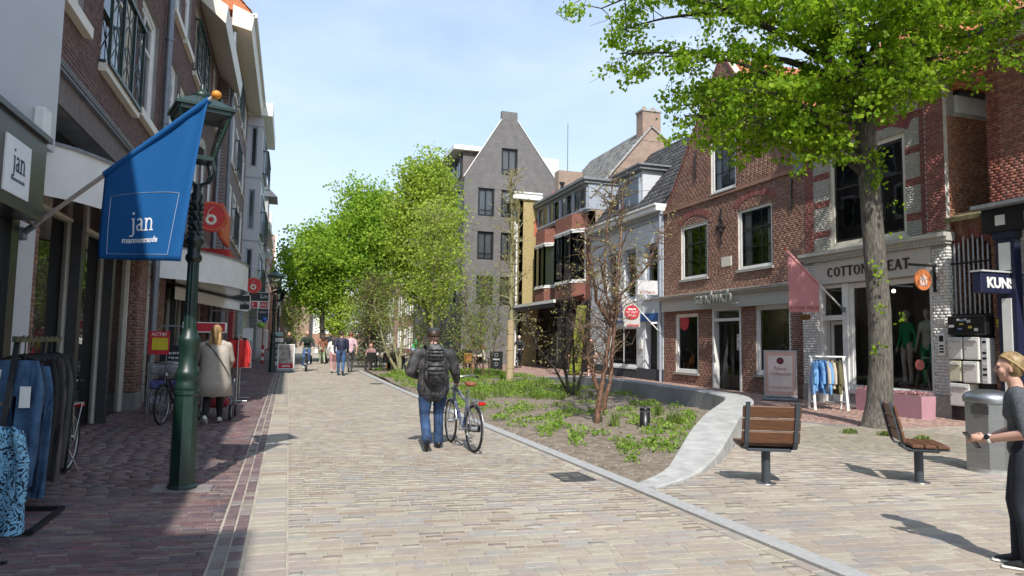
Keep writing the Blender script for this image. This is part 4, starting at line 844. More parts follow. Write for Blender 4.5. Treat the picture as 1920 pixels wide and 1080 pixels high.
# ---------------------------------------------------------------- red brick house with glazed bays and the brown brick gable behind
rh = thing('bay_window_house', 'red brick house with two glazed bay windows and a ribbon of attic windows', 'house', (FX, 36, 0))
R0, R1 = 32.4, 40.0; m_rb = brickmat('red_bay_brick', (0.30, 0.085, 0.05), (0.24, 0.07, 0.045), (0.24, 0.15, 0.12), axis='y')
wall('wall', FR, rect(R0, R1), -.3, 8.6, [], m_rb, rh); m_baywhite = m_white
def bay(u0, u1, z0, z1, p=.55):
    k = .62; q = [(u0, 0), (u0 + k, p), (u1 - k, p), (u1, 0)]
    mb = MB(); mb.prism([FR.pt(u, z0 - .9, d) for u, d in q], (0, 0, .9)); b_ = mb.build('bay_apron', m_rb, rh); mb = MB(); mb.prism([FR.pt(u, z1, d) for u, d in q], (0, 0, .85)); mb.build('bay_head', m_rb, rh)
    mb = MB(); mb.prism([FR.pt(u + (-.05 if i < 2 else .05), z1 - .08, d + .06 * (d > 0)) for i, (u, d) in enumerate(q)], (0, 0, .1)); mb.prism([FR.pt(u, z0 - .08, d + .07 * (d > 0)) for u, d in q], (0, 0, .08)); mb.build('bay_ledge', m_baywhite, b_)
    for i in range(3):
        (a, da), (b, db) = q[i], q[i + 1]; A, B = FR.pt(a, 0, da), FR.pt(b, 0, db); n = 1 if i != 1 else 2
        for s in range(n):
            P, Q = A.lerp(B, s / n), A.lerp(B, (s + 1) / n); mb = MB()
            for e in (P, Q): mb.bar(e + Vector((0, 0, z0)), e + Vector((0, 0, z1 - .08)), .1, .1)
            mb.bar(P + Vector((0, 0, z0 + .05)), Q + Vector((0, 0, z0 + .05)), .08, .1); mb.bar(P + Vector((0, 0, z1 - .14)), Q + Vector((0, 0, z1 - .14)), .08, .1)
            f_ = mb.build('bay_window', m_baywhite, rh); mb = MB(); mb.add([P + Vector((0, 0, z0)), Q + Vector((0, 0, z0)), Q + Vector((0, 0, z1)), P + Vector((0, 0, z1))], [(3, 2, 1, 0)]); mb.build('pane', m_glass, f_)
    mb = MB(); mb.box(FX - .02, FX - .04, u0 + .1, u1 - .1, z0, z1); mb.build('bay_blind', m_curtain if u0 > 36 else m_dark, b_)
bay(33.0, 36.6, 4.95, 7.75); bay(37.1, 39.9, 4.95, 7.55)
FRb = Face((FX - .15, 0, 0), (0, 1, 0), (-1, 0, 0))
mb = MB(); mb.box(FX - .12, FX + 1.5, R0 + .05, R1, 8.6, 8.7); mb.build('dormer_base', m_greyframe, rh)
for i in range(4): window(rh, FRb, R0 + .1 + i * 1.88, R0 + .1 + (i + 1) * 1.88 - .03, 8.7, 10.05, m_greyframe, .1, 2, 1, d=0, name='ribbon_window', curtain=.3)
mb = MB(); mb.box(FX - .4, FX + 2, R0 - .1, R1 + .05, 10.06, 10.22); mb.box(FX - .5, FX + 2, R0 - .2, R1 + .1, 10.221, 10.36); mb.build('dormer_roof', m_lead, rh)
mb = MB(); mb.box(FX - .14, FX + 2, R0 - .02, R0 + .08, 8.7, 10.05); mb.build('dormer_cheek', m_greyframe, rh)
# roof behind the ribbon and the brown gable
m_brown = brickmat('brown_gable_brick', (0.33, 0.20, 0.14), (0.27, 0.165, 0.12), (0.36, 0.31, 0.26), axis='x')
mb = MB(); GP = [(FX, 7.5), (FX, 9.3), (18.35, 13.5), (22.5, 10.6), (22.5, 7.5)]; mb.prism([(x, R0, z) for x, z in GP], (0, .3, 0)); mb.build('gable_wall', m_brown, rh)
mb = MB(); mb.prism([(FX, R0 + .3, 9.15), (18.35, R0 + .3, 13.35), (22.5, R0 + .3, 10.4), (22.5, R0 + .3, 9.15)], (0, 7.3, 0)); mb.build('roof', m_tile_gr, rh)
v = Vector((18.35 - FX, 0, 13.5 - 9.3)).normalized(); pantiles('roof_tiles', Vector((FX, R0 + .25, 9.3)), (0, 1, 0), v, 29, 17, .26, .33, m_tile_gr, rh)
mb = MB(); mb.bar((FX - .05, R0 + .05, 9.3), (18.4, R0 + .05, 13.55), .3, .06); mb.bar((18.3, R0 + .05, 13.55), (22.6, R0 + .05, 10.6), .3, .06); mb.build('gable_coping', m_stone_sill, rh)
mb = MB(); mb.box(17.85, 18.95, R0 - .02, R0 + .7, 12.7, 14.35); cy = mb.build('chimney', m_brown, rh); mb = MB(); mb.box(17.8, 19.0, R0 - .07, R0 + .75, 14.35, 14.45)
mb.build('chimney_cap', m_stone_sill, cy)
for xx in (18.1, 18.65): mb = MB(); mb.lathe([(.1, 0), (.12, .12), (.08, .25)], 10, (xx, R0 + .3, 14.45)); mb.build('chimney_pot', m_brown, cy)
mb = MB(); mb.box(15.3, 16.9, 38.2, 38.9, 10.6, 12.2); mb.build('chimney', m_brown, rh)
mb = MB(); mb.tube([(15.0, 36.9, 10), (15.0, 36.9, 11.0)], .1, 10); mb.tube([(15.0, 36.9, 11.0), (15.0, 36.9, 11.12)], .16, 10); mb.build('flue', m_black, rh); mb = MB(); mb.tube([(16.0, 38.5, 12.2), (16.0, 38.5, 15.3)], .025, 6); mb.build('aerial', m_pipe, rh)
# dark shop front under an awning
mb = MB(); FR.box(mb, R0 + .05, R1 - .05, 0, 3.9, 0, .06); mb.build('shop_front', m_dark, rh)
for i in range(5):
    a = R0 + .3 + i * 1.5; mb = MB(); FR.box(mb, a, a + .1, .1, 3.2, .06, .14); FR.box(mb, a + 1.3, a + 1.4, .1, 3.2, .06, .14); FR.box(mb, a + .1, a + 1.3, 3.1, 3.2, .06, .14); FR.box(mb, a + .1, a + 1.3, .1, .5, .06, .14); f_ = mb.build('shop_window', m_black, rh)
    mb = MB(); mb.add([FR.pt(a + .1, .5, .1), FR.pt(a + 1.3, .5, .1), FR.pt(a + 1.3, 3.1, .1), FR.pt(a + .1, 3.1, .1)][::-1], [(0, 1, 2, 3)]); mb.build('pane', m_glass, f_)
aw = thing('awning', 'black awning with a pale front edge over the dark shop front', 'awning', (FX - .1, 36.5, 3.9)); mb = MB(); mb.prism([(FX - .06, R0 + .6, 4.25), (13.1, R0 + .6, 3.82), (13.1, R0 + .6, 3.77), (FX - .06, R0 + .6, 4.2)], (0, 7, 0)); mb.build('awning_cloth', m_black, aw)
mb = MB(); mb.box(12.98, 13.1, R0 + .55, R0 + 7.65, 3.74, 3.9); mb.build('front_rail', m_white, aw); mb = MB(); mb.box(13.03, 13.06, R0 + .6, R0 + 7.6, 3.5, 3.74); mb.build('valance', m_black, aw)

# ---------------------------------------------------------------- narrow yellow house
yh = thing('yellow_house', 'narrow yellow plastered house with white cornice and red tiled roof', 'house', (13.5, 40.6, 0))
FY = Face((13.4, 0, 0), (0, 1, 0), (-1, 0, 0)); m_yel = mat('yellow_plaster', (0.38, 0.30, 0.14), .8, var=.12, bump=.2); y_op = [(40.35, 41.1, 4.8, 6.8), (40.35, 41.1, 8.1, 10.0)]
wall('wall', FY, rect(40.05, 41.45), -.3, 10.6, y_op, m_yel, yh)
for o_ in y_op: window(yh, FY, *o_, m_white, .08, 1, 2)
mb = MB(); mb.box(13.42, 16.5, 40.05, 40.25, 0, 10.6); mb.build('side_wall', m_yel, yh); mb = MB(); mb.box(12.95, 14.9, 39.9, 41.47, 10.6, 10.95); mb.box(12.9, 14.9, 39.85, 41.48, 10.951, 11.05); mb.build('cornice', m_white, yh)
mb = MB(); mb.prism([(14.4, 40.03, 8.3), (14.4, 40.03, 9.2), (16.3, 40.03, 11.7), (16.6, 40.03, 8.3)], (0, 1.4, 0)); mb.build('red_roof', m_tile_rd, yh)
v = Vector((1.9, 0, 2.5)).normalized(); pantiles('roof_tiles', Vector((14.38, 39.95, 9.15)), (0, 1, 0), v, 6, 9, .25, .33, m_tile_rd, yh); gutter_pipe(yh, FY, 40.15, .1, 9.0, m_white, .06)

# ---------------------------------------------------------------- tall dark grey gable building
gh = thing('grey_gable_building', 'tall dark grey brick building with a steep gable and tall windows', 'building', (13, 41.6, 0))
FGy = Face((0, 41.5, 0), (1, 0, 0), (0, -1, 0)); FGx = Face((10.2, 0, 0), (0, 1, 0), (-1, 0, 0)); m_gb = brickmat('grey_brick_x', (0.145, 0.137, 0.137), (0.10, 0.096, 0.098), (0.19, 0.182, 0.18), axis='x'); m_gby = brickmat('grey_brick_y', (0.13, 0.12, 0.118), (0.10, 0.095, 0.095), (0.19, 0.18, 0.175), axis='y')
def g_out(z):
    if z < 12.1: return (10.2, 16.6)
    if z < 16.05: k = (z - 12.1) / 3.95; return (10.2 + 2.4 * k, 16.6 - 2.92 * k)
    return (12.6, 13.68)
g_op = [(12.64, 13.73, 12.44, 14.2)] + [(a, a + 1.08, z, z + 1.8) for z in (9.66, 6.86, 4.0) for a in (11.12, 12.66)]
wall('gable_wall', FGy, g_out, -.3, 16.65, g_op, m_gb, gh, zb=(12.1, 13.2, 14.4, 15.3, 16.05))
mb = MB()
for (a, b, c, e) in g_op: FGy.box(mb, a - .02, b + .02, e, e + .2, 0, .02)
mb.build('lintel', m_gb, gh)['kind'] = 'stuff'
for i, o_ in enumerate(g_op): window(gh, FGy, *o_, m_black, .06, 2, 2, d=-.14, bar=.05, split=(.22,), curtain=.46, glass=m_shopglass)
mb = MB(); mb.bar((10.15, 41.6, 12.1), (12.6, 41.6, 16.1), .3, .04); mb.bar((16.65, 41.6, 12.1), (13.68, 41.6, 16.1), .3, .04); mb.build('gable_coping', m_white, gh)
gx_op = [(42.5 + i * 2.6, 44.3 + i * 2.6, z, z + 1.9) for i in range(6) for z in (9.6, 6.8, 4.0)]
wall('side_wall', FGx, rect(41.78, 59), -.3, 12.1, gx_op, m_gby, gh)
for o_ in gx_op: window(gh, FGx, *o_, m_black, .08, 2, 2, d=-.14, split=(.25,))
mb = MB(); mb.prism([(10.2, 41.8, 12.1), (13.1, 41.8, 15.9), (16.6, 41.8, 12.1)], (0, 17.2, 0)); mb.build('roof', m_tile_or, gh)
mb = MB(); mb.box(10.3, 12.5, 42.4, 57, 12.1, 14.0); mb.build('dormer', m_gby, gh); FGd = Face((10.28, 0, 0), (0, 1, 0), (-1, 0, 0))
for i in range(9): window(gh, FGd, 42.6 + i * 1.58, 42.6 + i * 1.58 + 1.5, 12.3, 13.75, m_black, .06, 2, 1, d=.07, back=False)
mb = MB(); mb.box(9.6, 13.2, 42.1, 57.3, 14.0, 14.3); mb.build('dormer_roof', m_white, gh)
mb = MB(); mb.box(15.3, 17.4, 43.5, 44.5, 13.0, 14.4); mb.build('roof_vent', m_white, gh)
# buildings further on, mostly hidden by the trees
def block(name, label, x0, x1, y0, y1, h, m, mroof, rise=3.0, floors=3, wins=None, side=-1, win_m=None, ridge='x', face2=True):
    t = thing(name, label, 'building', ((x0 + x1) / 2, y0, 0)); win_m = win_m or m_white
    mb = MB(); mb.box(x0, x1, y0, y1, -.3, h); mb.build('wall', m, t); mb = MB()
    if ridge == 'y': mb.prism([(x0 - .3, y0 - .2, h), (x1 + .3, y0 - .2, h), ((x0 + x1) / 2, y0 - .2, h + rise)], (0, y1 - y0 + .4, 0))
    else: mb.prism([(x0 - .2, y0 - .3, h), (x0 - .2, y1 + .3, h), (x0 - .2, (y0 + y1) / 2, h + rise)], (x1 - x0 + .4, 0, 0))
    mb.build('roof', mroof, t)
    fx = x0 if side < 0 else x1; F_ = Face((fx, 0, 0), (0, 1, 0), (side, 0, 0)); n = max(1, int((y1 - y0) / 2.4))
    for f in range(floors):
        for i in range(n):
            a = y0 + (y1 - y0) * (i + .22) / n; b = y0 + (y1 - y0) * (i + .78) / n; window(t, F_, a, b, .9 + f * 3.1, 2.9 + f * 3.1, win_m, .1, 2, 2, d=.06, back=False, glass=m_darkglass)
    if face2:
        F_ = Face((0, y0, 0), (1, 0, 0), (0, -1, 0)); n = max(1, int((x1 - x0) / 2.4))
        for f in range(floors):
            for i in range(n):
                a = x0 + (x1 - x0) * (i + .25) / n; b = x0 + (x1 - x0) * (i + .75) / n; window(t, F_, a, b, .9 + f * 3.1, 2.9 + f * 3.1, win_m, .1, 2, 2, d=.06, back=False, glass=m_darkglass)
    return t
m_darkglass = mat('dark_reflecting_glass', (0.03, 0.035, 0.04), 0.08, var=0.3, scale=1)
m_fb1 = brickmat('far_brick_orange', (0.36, 0.16, 0.09), (0.30, 0.13, 0.08), (0.34, 0.28, 0.23), axis='y'); m_fb2 = brickmat('far_brick_brown', (0.22, 0.12, 0.09), (0.18, 0.10, 0.08), (0.28, 0.24, 0.2), axis='y')
block('terrace_house', 'orange brick house behind the trees beside the grey building', 10.6, 18, 59.2, 70, 9.5, m_fb1, m_tile_or, 3.5, 3, ridge='y')
block('terrace_house', 'dark brown brick house behind the trees far down the right side', 10.2, 18, 70.2, 84, 8.5, m_fb2, m_tile_dk, 3, 2, ridge='y')
block('brick_shop', 'white-framed brick shop at the far right end of the street', 12, 22, 84.5, 100, 7, m_fb1, m_tile_or, 3, 2, ridge='y')
block('low_white_building', 'low white building with red base closing the far end of the street', 4, 30, 122, 132, 5.6, m_white, m_lead, .6, 1, face2=True)
mb = MB(); mb.box(3.8, 30, 121.6, 121.98, 0, 2.6); tag(mb.build('garden_wall', m_fb1), 'red brick wall in front of the low white building', 'wall')
# ---------------------------------------------------------------- left side: purple brick block over shops
XL = -2.9
FL = Face((XL, 0, 0), (0, 1, 0), (1, 0, 0))
m_br_pur = imat('purple_bricks', [(0.165, 0.105, 0.098), (0.185, 0.118, 0.11), (0.15, 0.098, 0.095), (0.20, 0.13, 0.118), (0.172, 0.115, 0.112)], 0.88, 0.14, 16, 0.3, blotch=0.1)
m_green = mat('dark_green_paint', (0.006, 0.026, 0.019), 0.42, var=0.35, spec=0.6)
lb = thing('purple_brick_block', 'long purple brick building over shops with white windows and green balconies', 'building', (XL, 18, 0))
def balcony(parent, F, u0, u1, z0, h=1.25, p=.16):
    mb = MB(); F.box(mb, u0, u1, z0, z0 + .06, p - .05, p); F.box(mb, u0, u1, z0 + h, z0 + h + .06, p - .06, p + .02)
    n = max(2, int(round((u1 - u0) / .75)))
    for i in range(n + 1): u = u0 + (u1 - u0) * i / n; F.box(mb, max(u - .03, u0), min(u + .03, u1), z0 + .06, z0 + h, p - .05, p - .003)
    for u in (u0, u1):
        for z in (z0 + .02, z0 + h): F.box(mb, u - .025, u + .025, z, z + .045, 0, p - .06)
    b = mb.build('balcony_rail', m_green, parent); mb = MB()
    for i in range(n):
        a, e = u0 + (u1 - u0) * i / n + .03, u0 + (u1 - u0) * (i + 1) / n - .03; w = e - a
        for (p0, p1) in (((0, 0), (1, .5)), ((0, .5), (1, 1)), ((1, 0), (0, .5)), ((1, .5), (0, 1)), ((.5, 0), (.5, 1)), ((0, .25), (.5, .5)), ((.5, .5), (1, .25))):
            mb.bar(F.pt(a + w * p0[0], z0 + .06 + (h - .06) * p0[1], p - .03), F.pt(a + w * p1[0], z0 + .06 + (h - .06) * p1[1], p - .03), .014, .014)
    mb.build('lattice', m_green, b); return b
LT = 12.0
l_win = []   # (u0, u1, z0, z1, balcony?)
for k, (zA, zB) in enumerate(((5.95, 8.25), (9.35, 11.4))):
    l_win += [(9.55, 10.6, zA, zB, 0), (11.55, 13.75, zA - .15, zB, k == 0), (14.15, 15.85, zA, zB, 0), (17.1, 18.5, zA, zB, 0), (18.9, 20.1, zA, zB, 0), (20.75, 23.2, zA - .15, zB, k == 1), (23.7, 24.9, zA, zB, 0), (25.6, 26.9, zA, zB, 0)]
lop = [w[:4] for w in l_win]
wall('wall', FL, rect(9.3, 27.6), 4.55, LT, lop, m_mort_d, lb, thick=.35)
bricks('wall_bricks', FL, rect(9.32, 27.58), 4.95, LT, lop, m_br_pur, lb)
mb = MB(); FL.box(mb, 9.3, 27.6, 4.55, 4.93, 0, .03); mb.build('lintel_band', mat('lintel_concrete', (0.17, 0.14, 0.13), .9, var=.15), lb)
mb = MB(); FL.box(mb, 9.35, 16.2, 4.93, 4.96, 0, .09); mb.tube([FL.pt(9.4, 5.05, .07), FL.pt(16.2, 5.05, .07)], .022, 6); mb.tube([FL.pt(9.4, 4.98, .1), FL.pt(16.2, 4.98, .1)], .016, 6); mb.build('cable_rail', m_pipe, lb)
for w_ in l_win:
    w = window(lb, FL, *w_[:4], m_cream if w_[4] else m_white, .1, 2 if w_[1] - w_[0] > 1.5 else 1, 2, d=-.12, split=(.66,) , bar=.05, curtain=.2); mb = MB(); FL.box(mb, w_[0] - .08, w_[1] + .08, w_[2] - .16, w_[2] - .002, -.1, .12); mb.build('sill', m_cream, w)
    if w_[4]: balcony(lb, FL, w_[0] - .06, w_[1] + .06, w_[2] - .05, 1.5)
gutter_pipe(lb, FL, 16.35, 0.1, LT, r=.07, d=.12); gutter_pipe(lb, FL, 27.35, .1, 10.6, r=.07, d=.12)
mb = MB(); mb.torus(FL.pt(16.9, 7.3, .06), .2, .05, (1, 0, 0), 18, 6); mb.torus(FL.pt(16.9, 7.3, .08), .11, .04, (1, 0, 0), 14, 6); mb.build('wall_ornament', m_stone_sill, lb)
# boxed eaves over the middle stretch
mb = MB(); mb.prism([(XL, 21.3, 11.6), (-2.15, 21.3, 10.95), (-2.1, 21.3, 11.5), (XL, 21.3, 12.0)], (0, 6.6, 0)); mb.build('boxed_eaves', m_cream, lb)
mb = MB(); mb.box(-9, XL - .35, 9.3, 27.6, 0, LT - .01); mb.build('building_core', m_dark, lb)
mb = MB(); mb.prism([(XL + .3, 9.2, LT), (-9, 9.2, LT), (-6, 9.2, LT + 3)], (0, 18.5, 0)); mb.build('roof', m_tile_or, lb)
# ground floor: brick piers, cream shop frames, dark mullions, glass
for (a, b) in ((9.3, 9.55), (15.45, 16.25), (17.6, 18.5), (24.6, 25.2), (27.0, 27.58)):
    mb = MB(); FL.box(mb, a, b, -.1, 4.55, -.5, -.02); p = mb.build('pier', m_mort_d, lb); Fp = Face((XL - .02, 0, 0), (0, 1, 0), (1, 0, 0)); bricks('pier_bricks', Fp, rect(a, b), .5, 4.5, [], m_br_red, lb)
    Fs = Face((0, a, 0), (1, 0, 0), (0, -1, 0)); bricks('pier_bricks', Fs, rect(XL - .5, XL - .02), .5, 4.5, [], m_br_red, lb); mb = MB(); FL.box(mb, a - .02, b + .02, -.1, .5, -.5, .01); mb.build('pier_base', m_mort_d, lb)
m_anthr = mat('column_anthracite', (.035, .035, .038), .4)
m_showroom = mat('showroom', (.26, .235, .21), .9, var=.5, scale=1.1)
def shopfront(u0, u1, n, zt=3.3, d=-.25, mull=None):
    mb = MB(); FL.box(mb, u0, u1, zt, zt + .16, d - .08, d + .08); FL.box(mb, u0, u1, .02, .14, d - .08, d + .06); FL.box(mb, u0, u0 + .09, .14, zt, d - .06, d + .06); FL.box(mb, u1 - .09, u1, .14, zt, d - .06, d + .06)
    for i in range(1, n): u = u0 + (u1 - u0) * i / n; FL.box(mb, u - .05, u + .05, .14, zt, d - .05, d + .05)
    f_ = mb.build('shop_window', m_cream, lb)
    for i in range(n):
        a, b = u0 + (u1 - u0) * i / n, u0 + (u1 - u0) * (i + 1) / n; mb = MB(); mb.add([FL.pt(a, .14, d), FL.pt(b, .14, d), FL.pt(b, zt, d), FL.pt(a, zt, d)], [(0, 1, 2, 3)]); mb.build('pane', m_shopglass, f_)
        if i: mb = MB(); u = a; FL.box(mb, u - .09, u + .09, .05, zt + .5, d + .06, d + .2); mb.build('column', m_anthr, lb)
    mb = MB(); FL.box(mb, u0, u1, 0, zt + 1.1, -3.0, -2.9); FL.box(mb, u0 - .05, u0, 0, zt + 1.1, -2.9, d - .1); FL.box(mb, u1, u1 + .05, 0, zt + 1.1, -2.9, d - .1); FL.box(mb, u0, u1, zt + .9, zt + 1, -2.9, d - .1); mb.build('interior', m_showroom, f_)
    return f_
shopfront(9.6, 15.4, 3); shopfront(18.55, 24.55, 3); shopfront(25.25, 26.95, 1); shopfront(16.3, 17.55, 1)
mb = MB(); FL.box(mb, 12.3, 14.6, .9, 1.0, -1.6, -.6); FL.box(mb, 12.3, 14.6, 1.6, 1.65, -1.6, -.9); mb.build('display_shelf', m_white, lb)
mb = MB(); FL.box(mb, 12.2, 15.2, 2.75, 3.25, -.42, -.4); mb.build('red_banner', mat('banner_red', (.30, .02, .02), .6), lb)
# curved white canopies
def canopy(name, label, u0, u1, z0, z1, bulge, base=0.05, n=24, end=None):
    t = thing(name, label, 'canopy', (XL, (u0 + u1) / 2, z0), group='white canopies over the left shops'); P = []
    for i in range(n + 1):
        k = i / n; u = u0 + (u1 - u0) * k; d = base + bulge * math.sin(math.pi * min(1, k ** .9)) ** .75 if end is None else base + bulge * k; P.append((u, d))
    mb = MB(); V = []; 
    for u, d in P: V += [FL.pt(u, z0, d), FL.pt(u, z1, d)]
    mb.add(V, [(2 * i, 2 * i + 2, 2 * i + 3, 2 * i + 1) for i in range(n)], True)
    mb.build('fascia', m_white, t); mb = MB(); V = []
    for u, d in P: V += [FL.pt(u, z0 + .02, d - .004), FL.pt(u, z0 + .02, -.3)]
    mb.add(V, [(2 * i, 2 * i + 1, 2 * i + 3, 2 * i + 2) for i in range(n)]); mb.build('soffit', mat('soffit_bronze', (0.17, 0.12, 0.095), 0.12, 0.5, var=.08), t); mb = MB(); V = []
    for u, d in P: V += [FL.pt(u, z1 + .02, d + .03), FL.pt(u, z1 + .02, -.3), FL.pt(u, z1 - .02, d + .03)]
    mb.add(V, [(3 * i, 3 * i + 3, 3 * i + 4, 3 * i + 1) for i in range(n)] + [(3 * i, 3 * i + 2, 3 * i + 5, 3 * i + 3) for i in range(n)]); mb.build('roofing', m_lead, t)
    mb = MB(); FL.box(mb, u1 - .03, u1, z0, z1, -.3, P[-1][1] - .01) if end else None
    if mb.v: mb.build('end_panel', m_white, t)
    return t
canopy('shop_canopy', 'curved white canopy behind the blue flag', 9.35, 16.2, 3.30, 3.95, .85)
canopy('shop_canopy', 'large curved white canopy beyond the near lamp post', 17.2, 25.8, 2.98, 3.72, 1.65)
canopy('shop_canopy', 'tapering white canopy under the red round sign', 19.5, 27.4, 2.62, 2.95, 1.35, end=True)

# ---------------------------------------------------------------- pale wall and dark fascia of the nearest shop
jh = thing('menswear_shop', 'pale grey panelled shop front with a dark fascia at the left edge', 'shop', (XL, 7, 0))
m_panel = mat('pale_panel', (0.50, 0.51, 0.54), 0.55, var=0.04, scale=1.5)
mb = MB(); mb.box(-9, XL + .16, -4.7, 9.28, 3.8, 8.7); mb.build('upper_wall', m_panel, jh); mb = MB(); mb.box(-9, XL + .16, -14, -4.71, 3.8, 11.8); mb.build('shadow_wing', m_panel, jh)  # unseen added wing; its height and this roofline shape the pavement's shadow edge
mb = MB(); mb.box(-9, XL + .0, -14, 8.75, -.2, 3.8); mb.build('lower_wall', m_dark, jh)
mb = MB(); FL.box(mb, 8.78, 9.28, -.1, 2.9, -.3, .03); mb.build('pier', m_panel, jh)
mb = MB(); FL.box(mb, -2, 8.5, 2.86, 3.72, .03, .32); fas = mb.build('fascia', mat('fascia_anthracite', (0.035, 0.033, 0.042), .3, var=.08), jh)
mb = MB(); FL.box(mb, -2, 8.55, 3.72, 3.78, .0, .36); mb.build('fascia_cap', m_black, jh)
mb = MB(); FL.box(mb, 7.38, 8.02, 2.98, 3.52, .32, .335); sp = mb.build('sign_panel', m_wl, jh)
def slab_jan(M_, h, m, parent, th=.004):
    """lower-case slab serif word: j a n"""
    mb = MB(); T = .15 * h
    def bar2(x0, y0, x1, y1, w):
        a, b = Vector((x0 * h, y0 * h, 0)), Vector((x1 * h, y1 * h, 0)); d = (b - a).normalized(); nn = Vector((-d.y, d.x, 0)) * w * h / 2; mb.prism([a - nn, b - nn, b + nn, a + nn], (0, 0, th))
    def arc(cx, cy, rx, ry, a0, a1, w, n=16):
        for i in range(n):
            q = []
            for t, s in ((i, 1), (i + 1, 1), (i + 1, -1), (i, -1)): an = R(a0 + (a1 - a0) * t / n); q.append(Vector(((cx + (rx + s * w / 2) * math.cos(an)) * h, (cy + (ry + s * w / 2) * math.sin(an)) * h, 0)))
            mb.prism(q, (0, 0, th))
    arc(.26, 1.36, .05, .05, 0, 360, .1); bar2(.26, -.18, .26, .98, .15); bar2(.08, .93, .32, .93, .1); arc(.06, -.17, .20, .22, -90, 0, .13); bar2(-.1, -.38, .08, -.39, .11)
    arc(.80, .68, .20, .26, 0, 150, .12); bar2(1.0, .05, 1.0, .70, .15); arc(.78, .27, .20, .22, 0, 360, .12); bar2(.78, .53, 1.0, .55, .1); bar2(.96, .05, 1.2, .05, .1)
    bar2(1.46, 0, 1.46, .98, .15); bar2(1.28, .93, 1.5, .93, .1); bar2(1.28, .05, 1.66, .05, .1); arc(1.74, .62, .26, .31, 0, 170, .13); bar2(2.0, 0, 2.0, .64, .15); bar2(1.84, .05, 2.2, .05, .1)
    mb.v = [tuple(M_ @ Vector((v[0] - 1.05 * h, v[1] - .5 * h, v[2]))) for v in mb.v]; return mb.build('lettering', m, parent)
m_ink = mat('sign_ink', (0.03, 0.04, 0.09), .5)
slab_jan(face_M(FL, 7.71, 3.28, .336), .145, m_ink, sp); text_mesh('mannenmode', .065, m_ink, face_M(FL, 7.71, 3.13, .337), sp, ext=.001)
mb = MB(); mb.bbox((XL + .22, 8.62, 3.98), (.12, .22, .3), b=.02); tag(mb.build('alarm_box', m_white), 'small white alarm box on the pale wall above the dark fascia', 'box')
mb = MB(); FL.box(mb, 4.5, 8.7, .1, 2.84, .0, .02); mb.build('shop_window', m_darkglass, jh)
mb = MB(); FL.box(mb, 8.42, 8.62, 0, 2.86, .02, .08); FL.box(mb, 6.6, 6.72, 0, 2.86, .02, .08); mb.build('window_frame', m_black, jh)['kind'] = 'stuff'
# house added out of view behind the viewer; its roof shades the left pavement
bh = block('street_house', 'tall gabled house added out of view behind the viewer to shade the left pavement', -10, XL - .1, -26, -14.2, 12.5, m_fb2, m_tile_or, 4, 3, side=1, ridge='x', face2=False)

# ---------------------------------------------------------------- second block with the white eaves, then the white bay
lc = thing('tall_brick_block', 'tall purple brick block with deep white eaves and green balconies', 'building', (XL, 33, 0))
m_pb = brickmat('purple_brick_far', (0.185, 0.12, 0.112), (0.155, 0.10, 0.098), (0.25, 0.22, 0.21), axis='y'); XC = -2.55; FC = Face((XC, 0, 0), (0, 1, 0), (1, 0, 0)); cop = []
for (zA, zB) in ((5.9, 8.0), (8.9, 10.9), (11.7, 13.4)): cop += [(28.2, 29.3, zA, zB), (29.9, 31.0, zA, zB), (31.6, 33.6, zA, zB), (34.4, 35.5, zA, zB), (36.2, 37.6, zA, zB)]
wall('wall', FC, rect(27.62, 38.5), 3.2, 14.0, cop, m_pb, lc)
for i, o_ in enumerate(cop):
    w = window(lc, FC, *o_, m_white, .12, 2 if i % 5 == 2 else 1, 2, d=-.06, sill=m_cream, curtain=.2)
    if i % 5 == 2: balcony(lc, FC, o_[0] - .06, o_[1] + .06, o_[2], 1.3)
mb = MB(); mb.prism([(XC, 27.6, 13.7), (-1.85, 27.6, 13.55), (-1.75, 27.6, 14.2), (XC, 27.6, 14.5)], (0, 10.9, 0)); mb.build('boxed_eaves', m_cream, lc); mb = MB(); mb.box(-1.8, -1.66, 27.6, 38.5, 14.1, 14.28); mb.build('gutter', m_white, lc)
mb = MB(); mb.box(-9, XC - .28, 27.65, 38.5, 0, 14.0); mb.build('building_core', m_pb, lc); mb = MB(); mb.prism([(-1.9, 27.62, 14.3), (-9, 27.62, 14.3), (-5.5, 27.62, 18)], (0, 10.9, 0)); mb.build('roof', m_tile_or, lc)
pantiles('roof_tiles', Vector((-1.9, 27.6, 14.35)), (0, 1, 0), Vector((-3.6, 0, 3.7)).normalized(), 42, 14, .26, .33, m_tile_or, lc)
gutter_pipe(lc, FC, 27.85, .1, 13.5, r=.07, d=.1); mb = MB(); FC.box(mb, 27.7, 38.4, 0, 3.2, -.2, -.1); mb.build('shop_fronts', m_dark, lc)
for i in range(6): mb = MB(); u = 27.9 + i * 1.9; FC.box(mb, u, u + .45, 0, 3.2, -.1, .02); mb.build('pier', m_pb, lc)
mb = MB(); FC.box(mb, 33.3, 34.5, 0, 3.3, -.05, .12); mb.build('red_doorway', mat('shop_red', (.32, .02, .03), .45), lc)
wb = thing('white_bay_building', 'white panelled bay building beyond the purple brick block', 'building', (-2, 41, 0)); m_wp = mat('white_cladding', (0.52, 0.53, 0.55), .5, var=.05); FW = Face((-1.75, 0, 0), (0, 1, 0), (1, 0, 0)); FWs = Face((0, 38.52, 0), (1, 0, 0), (0, -1, 0))
wop = [(-2.35, -2.0, z, z + 2.2) for z in (4.2, 7.4, 10.8)]; wall('bay_side', FWs, rect(-2.7, -1.75), 3.3, 13.6, wop, m_wp, wb, thick=.1)
for o_ in wop: window(wb, FWs, *o_, m_greyframe, .04, 1, 1, d=-.05, back=False, glass=m_darkglass)
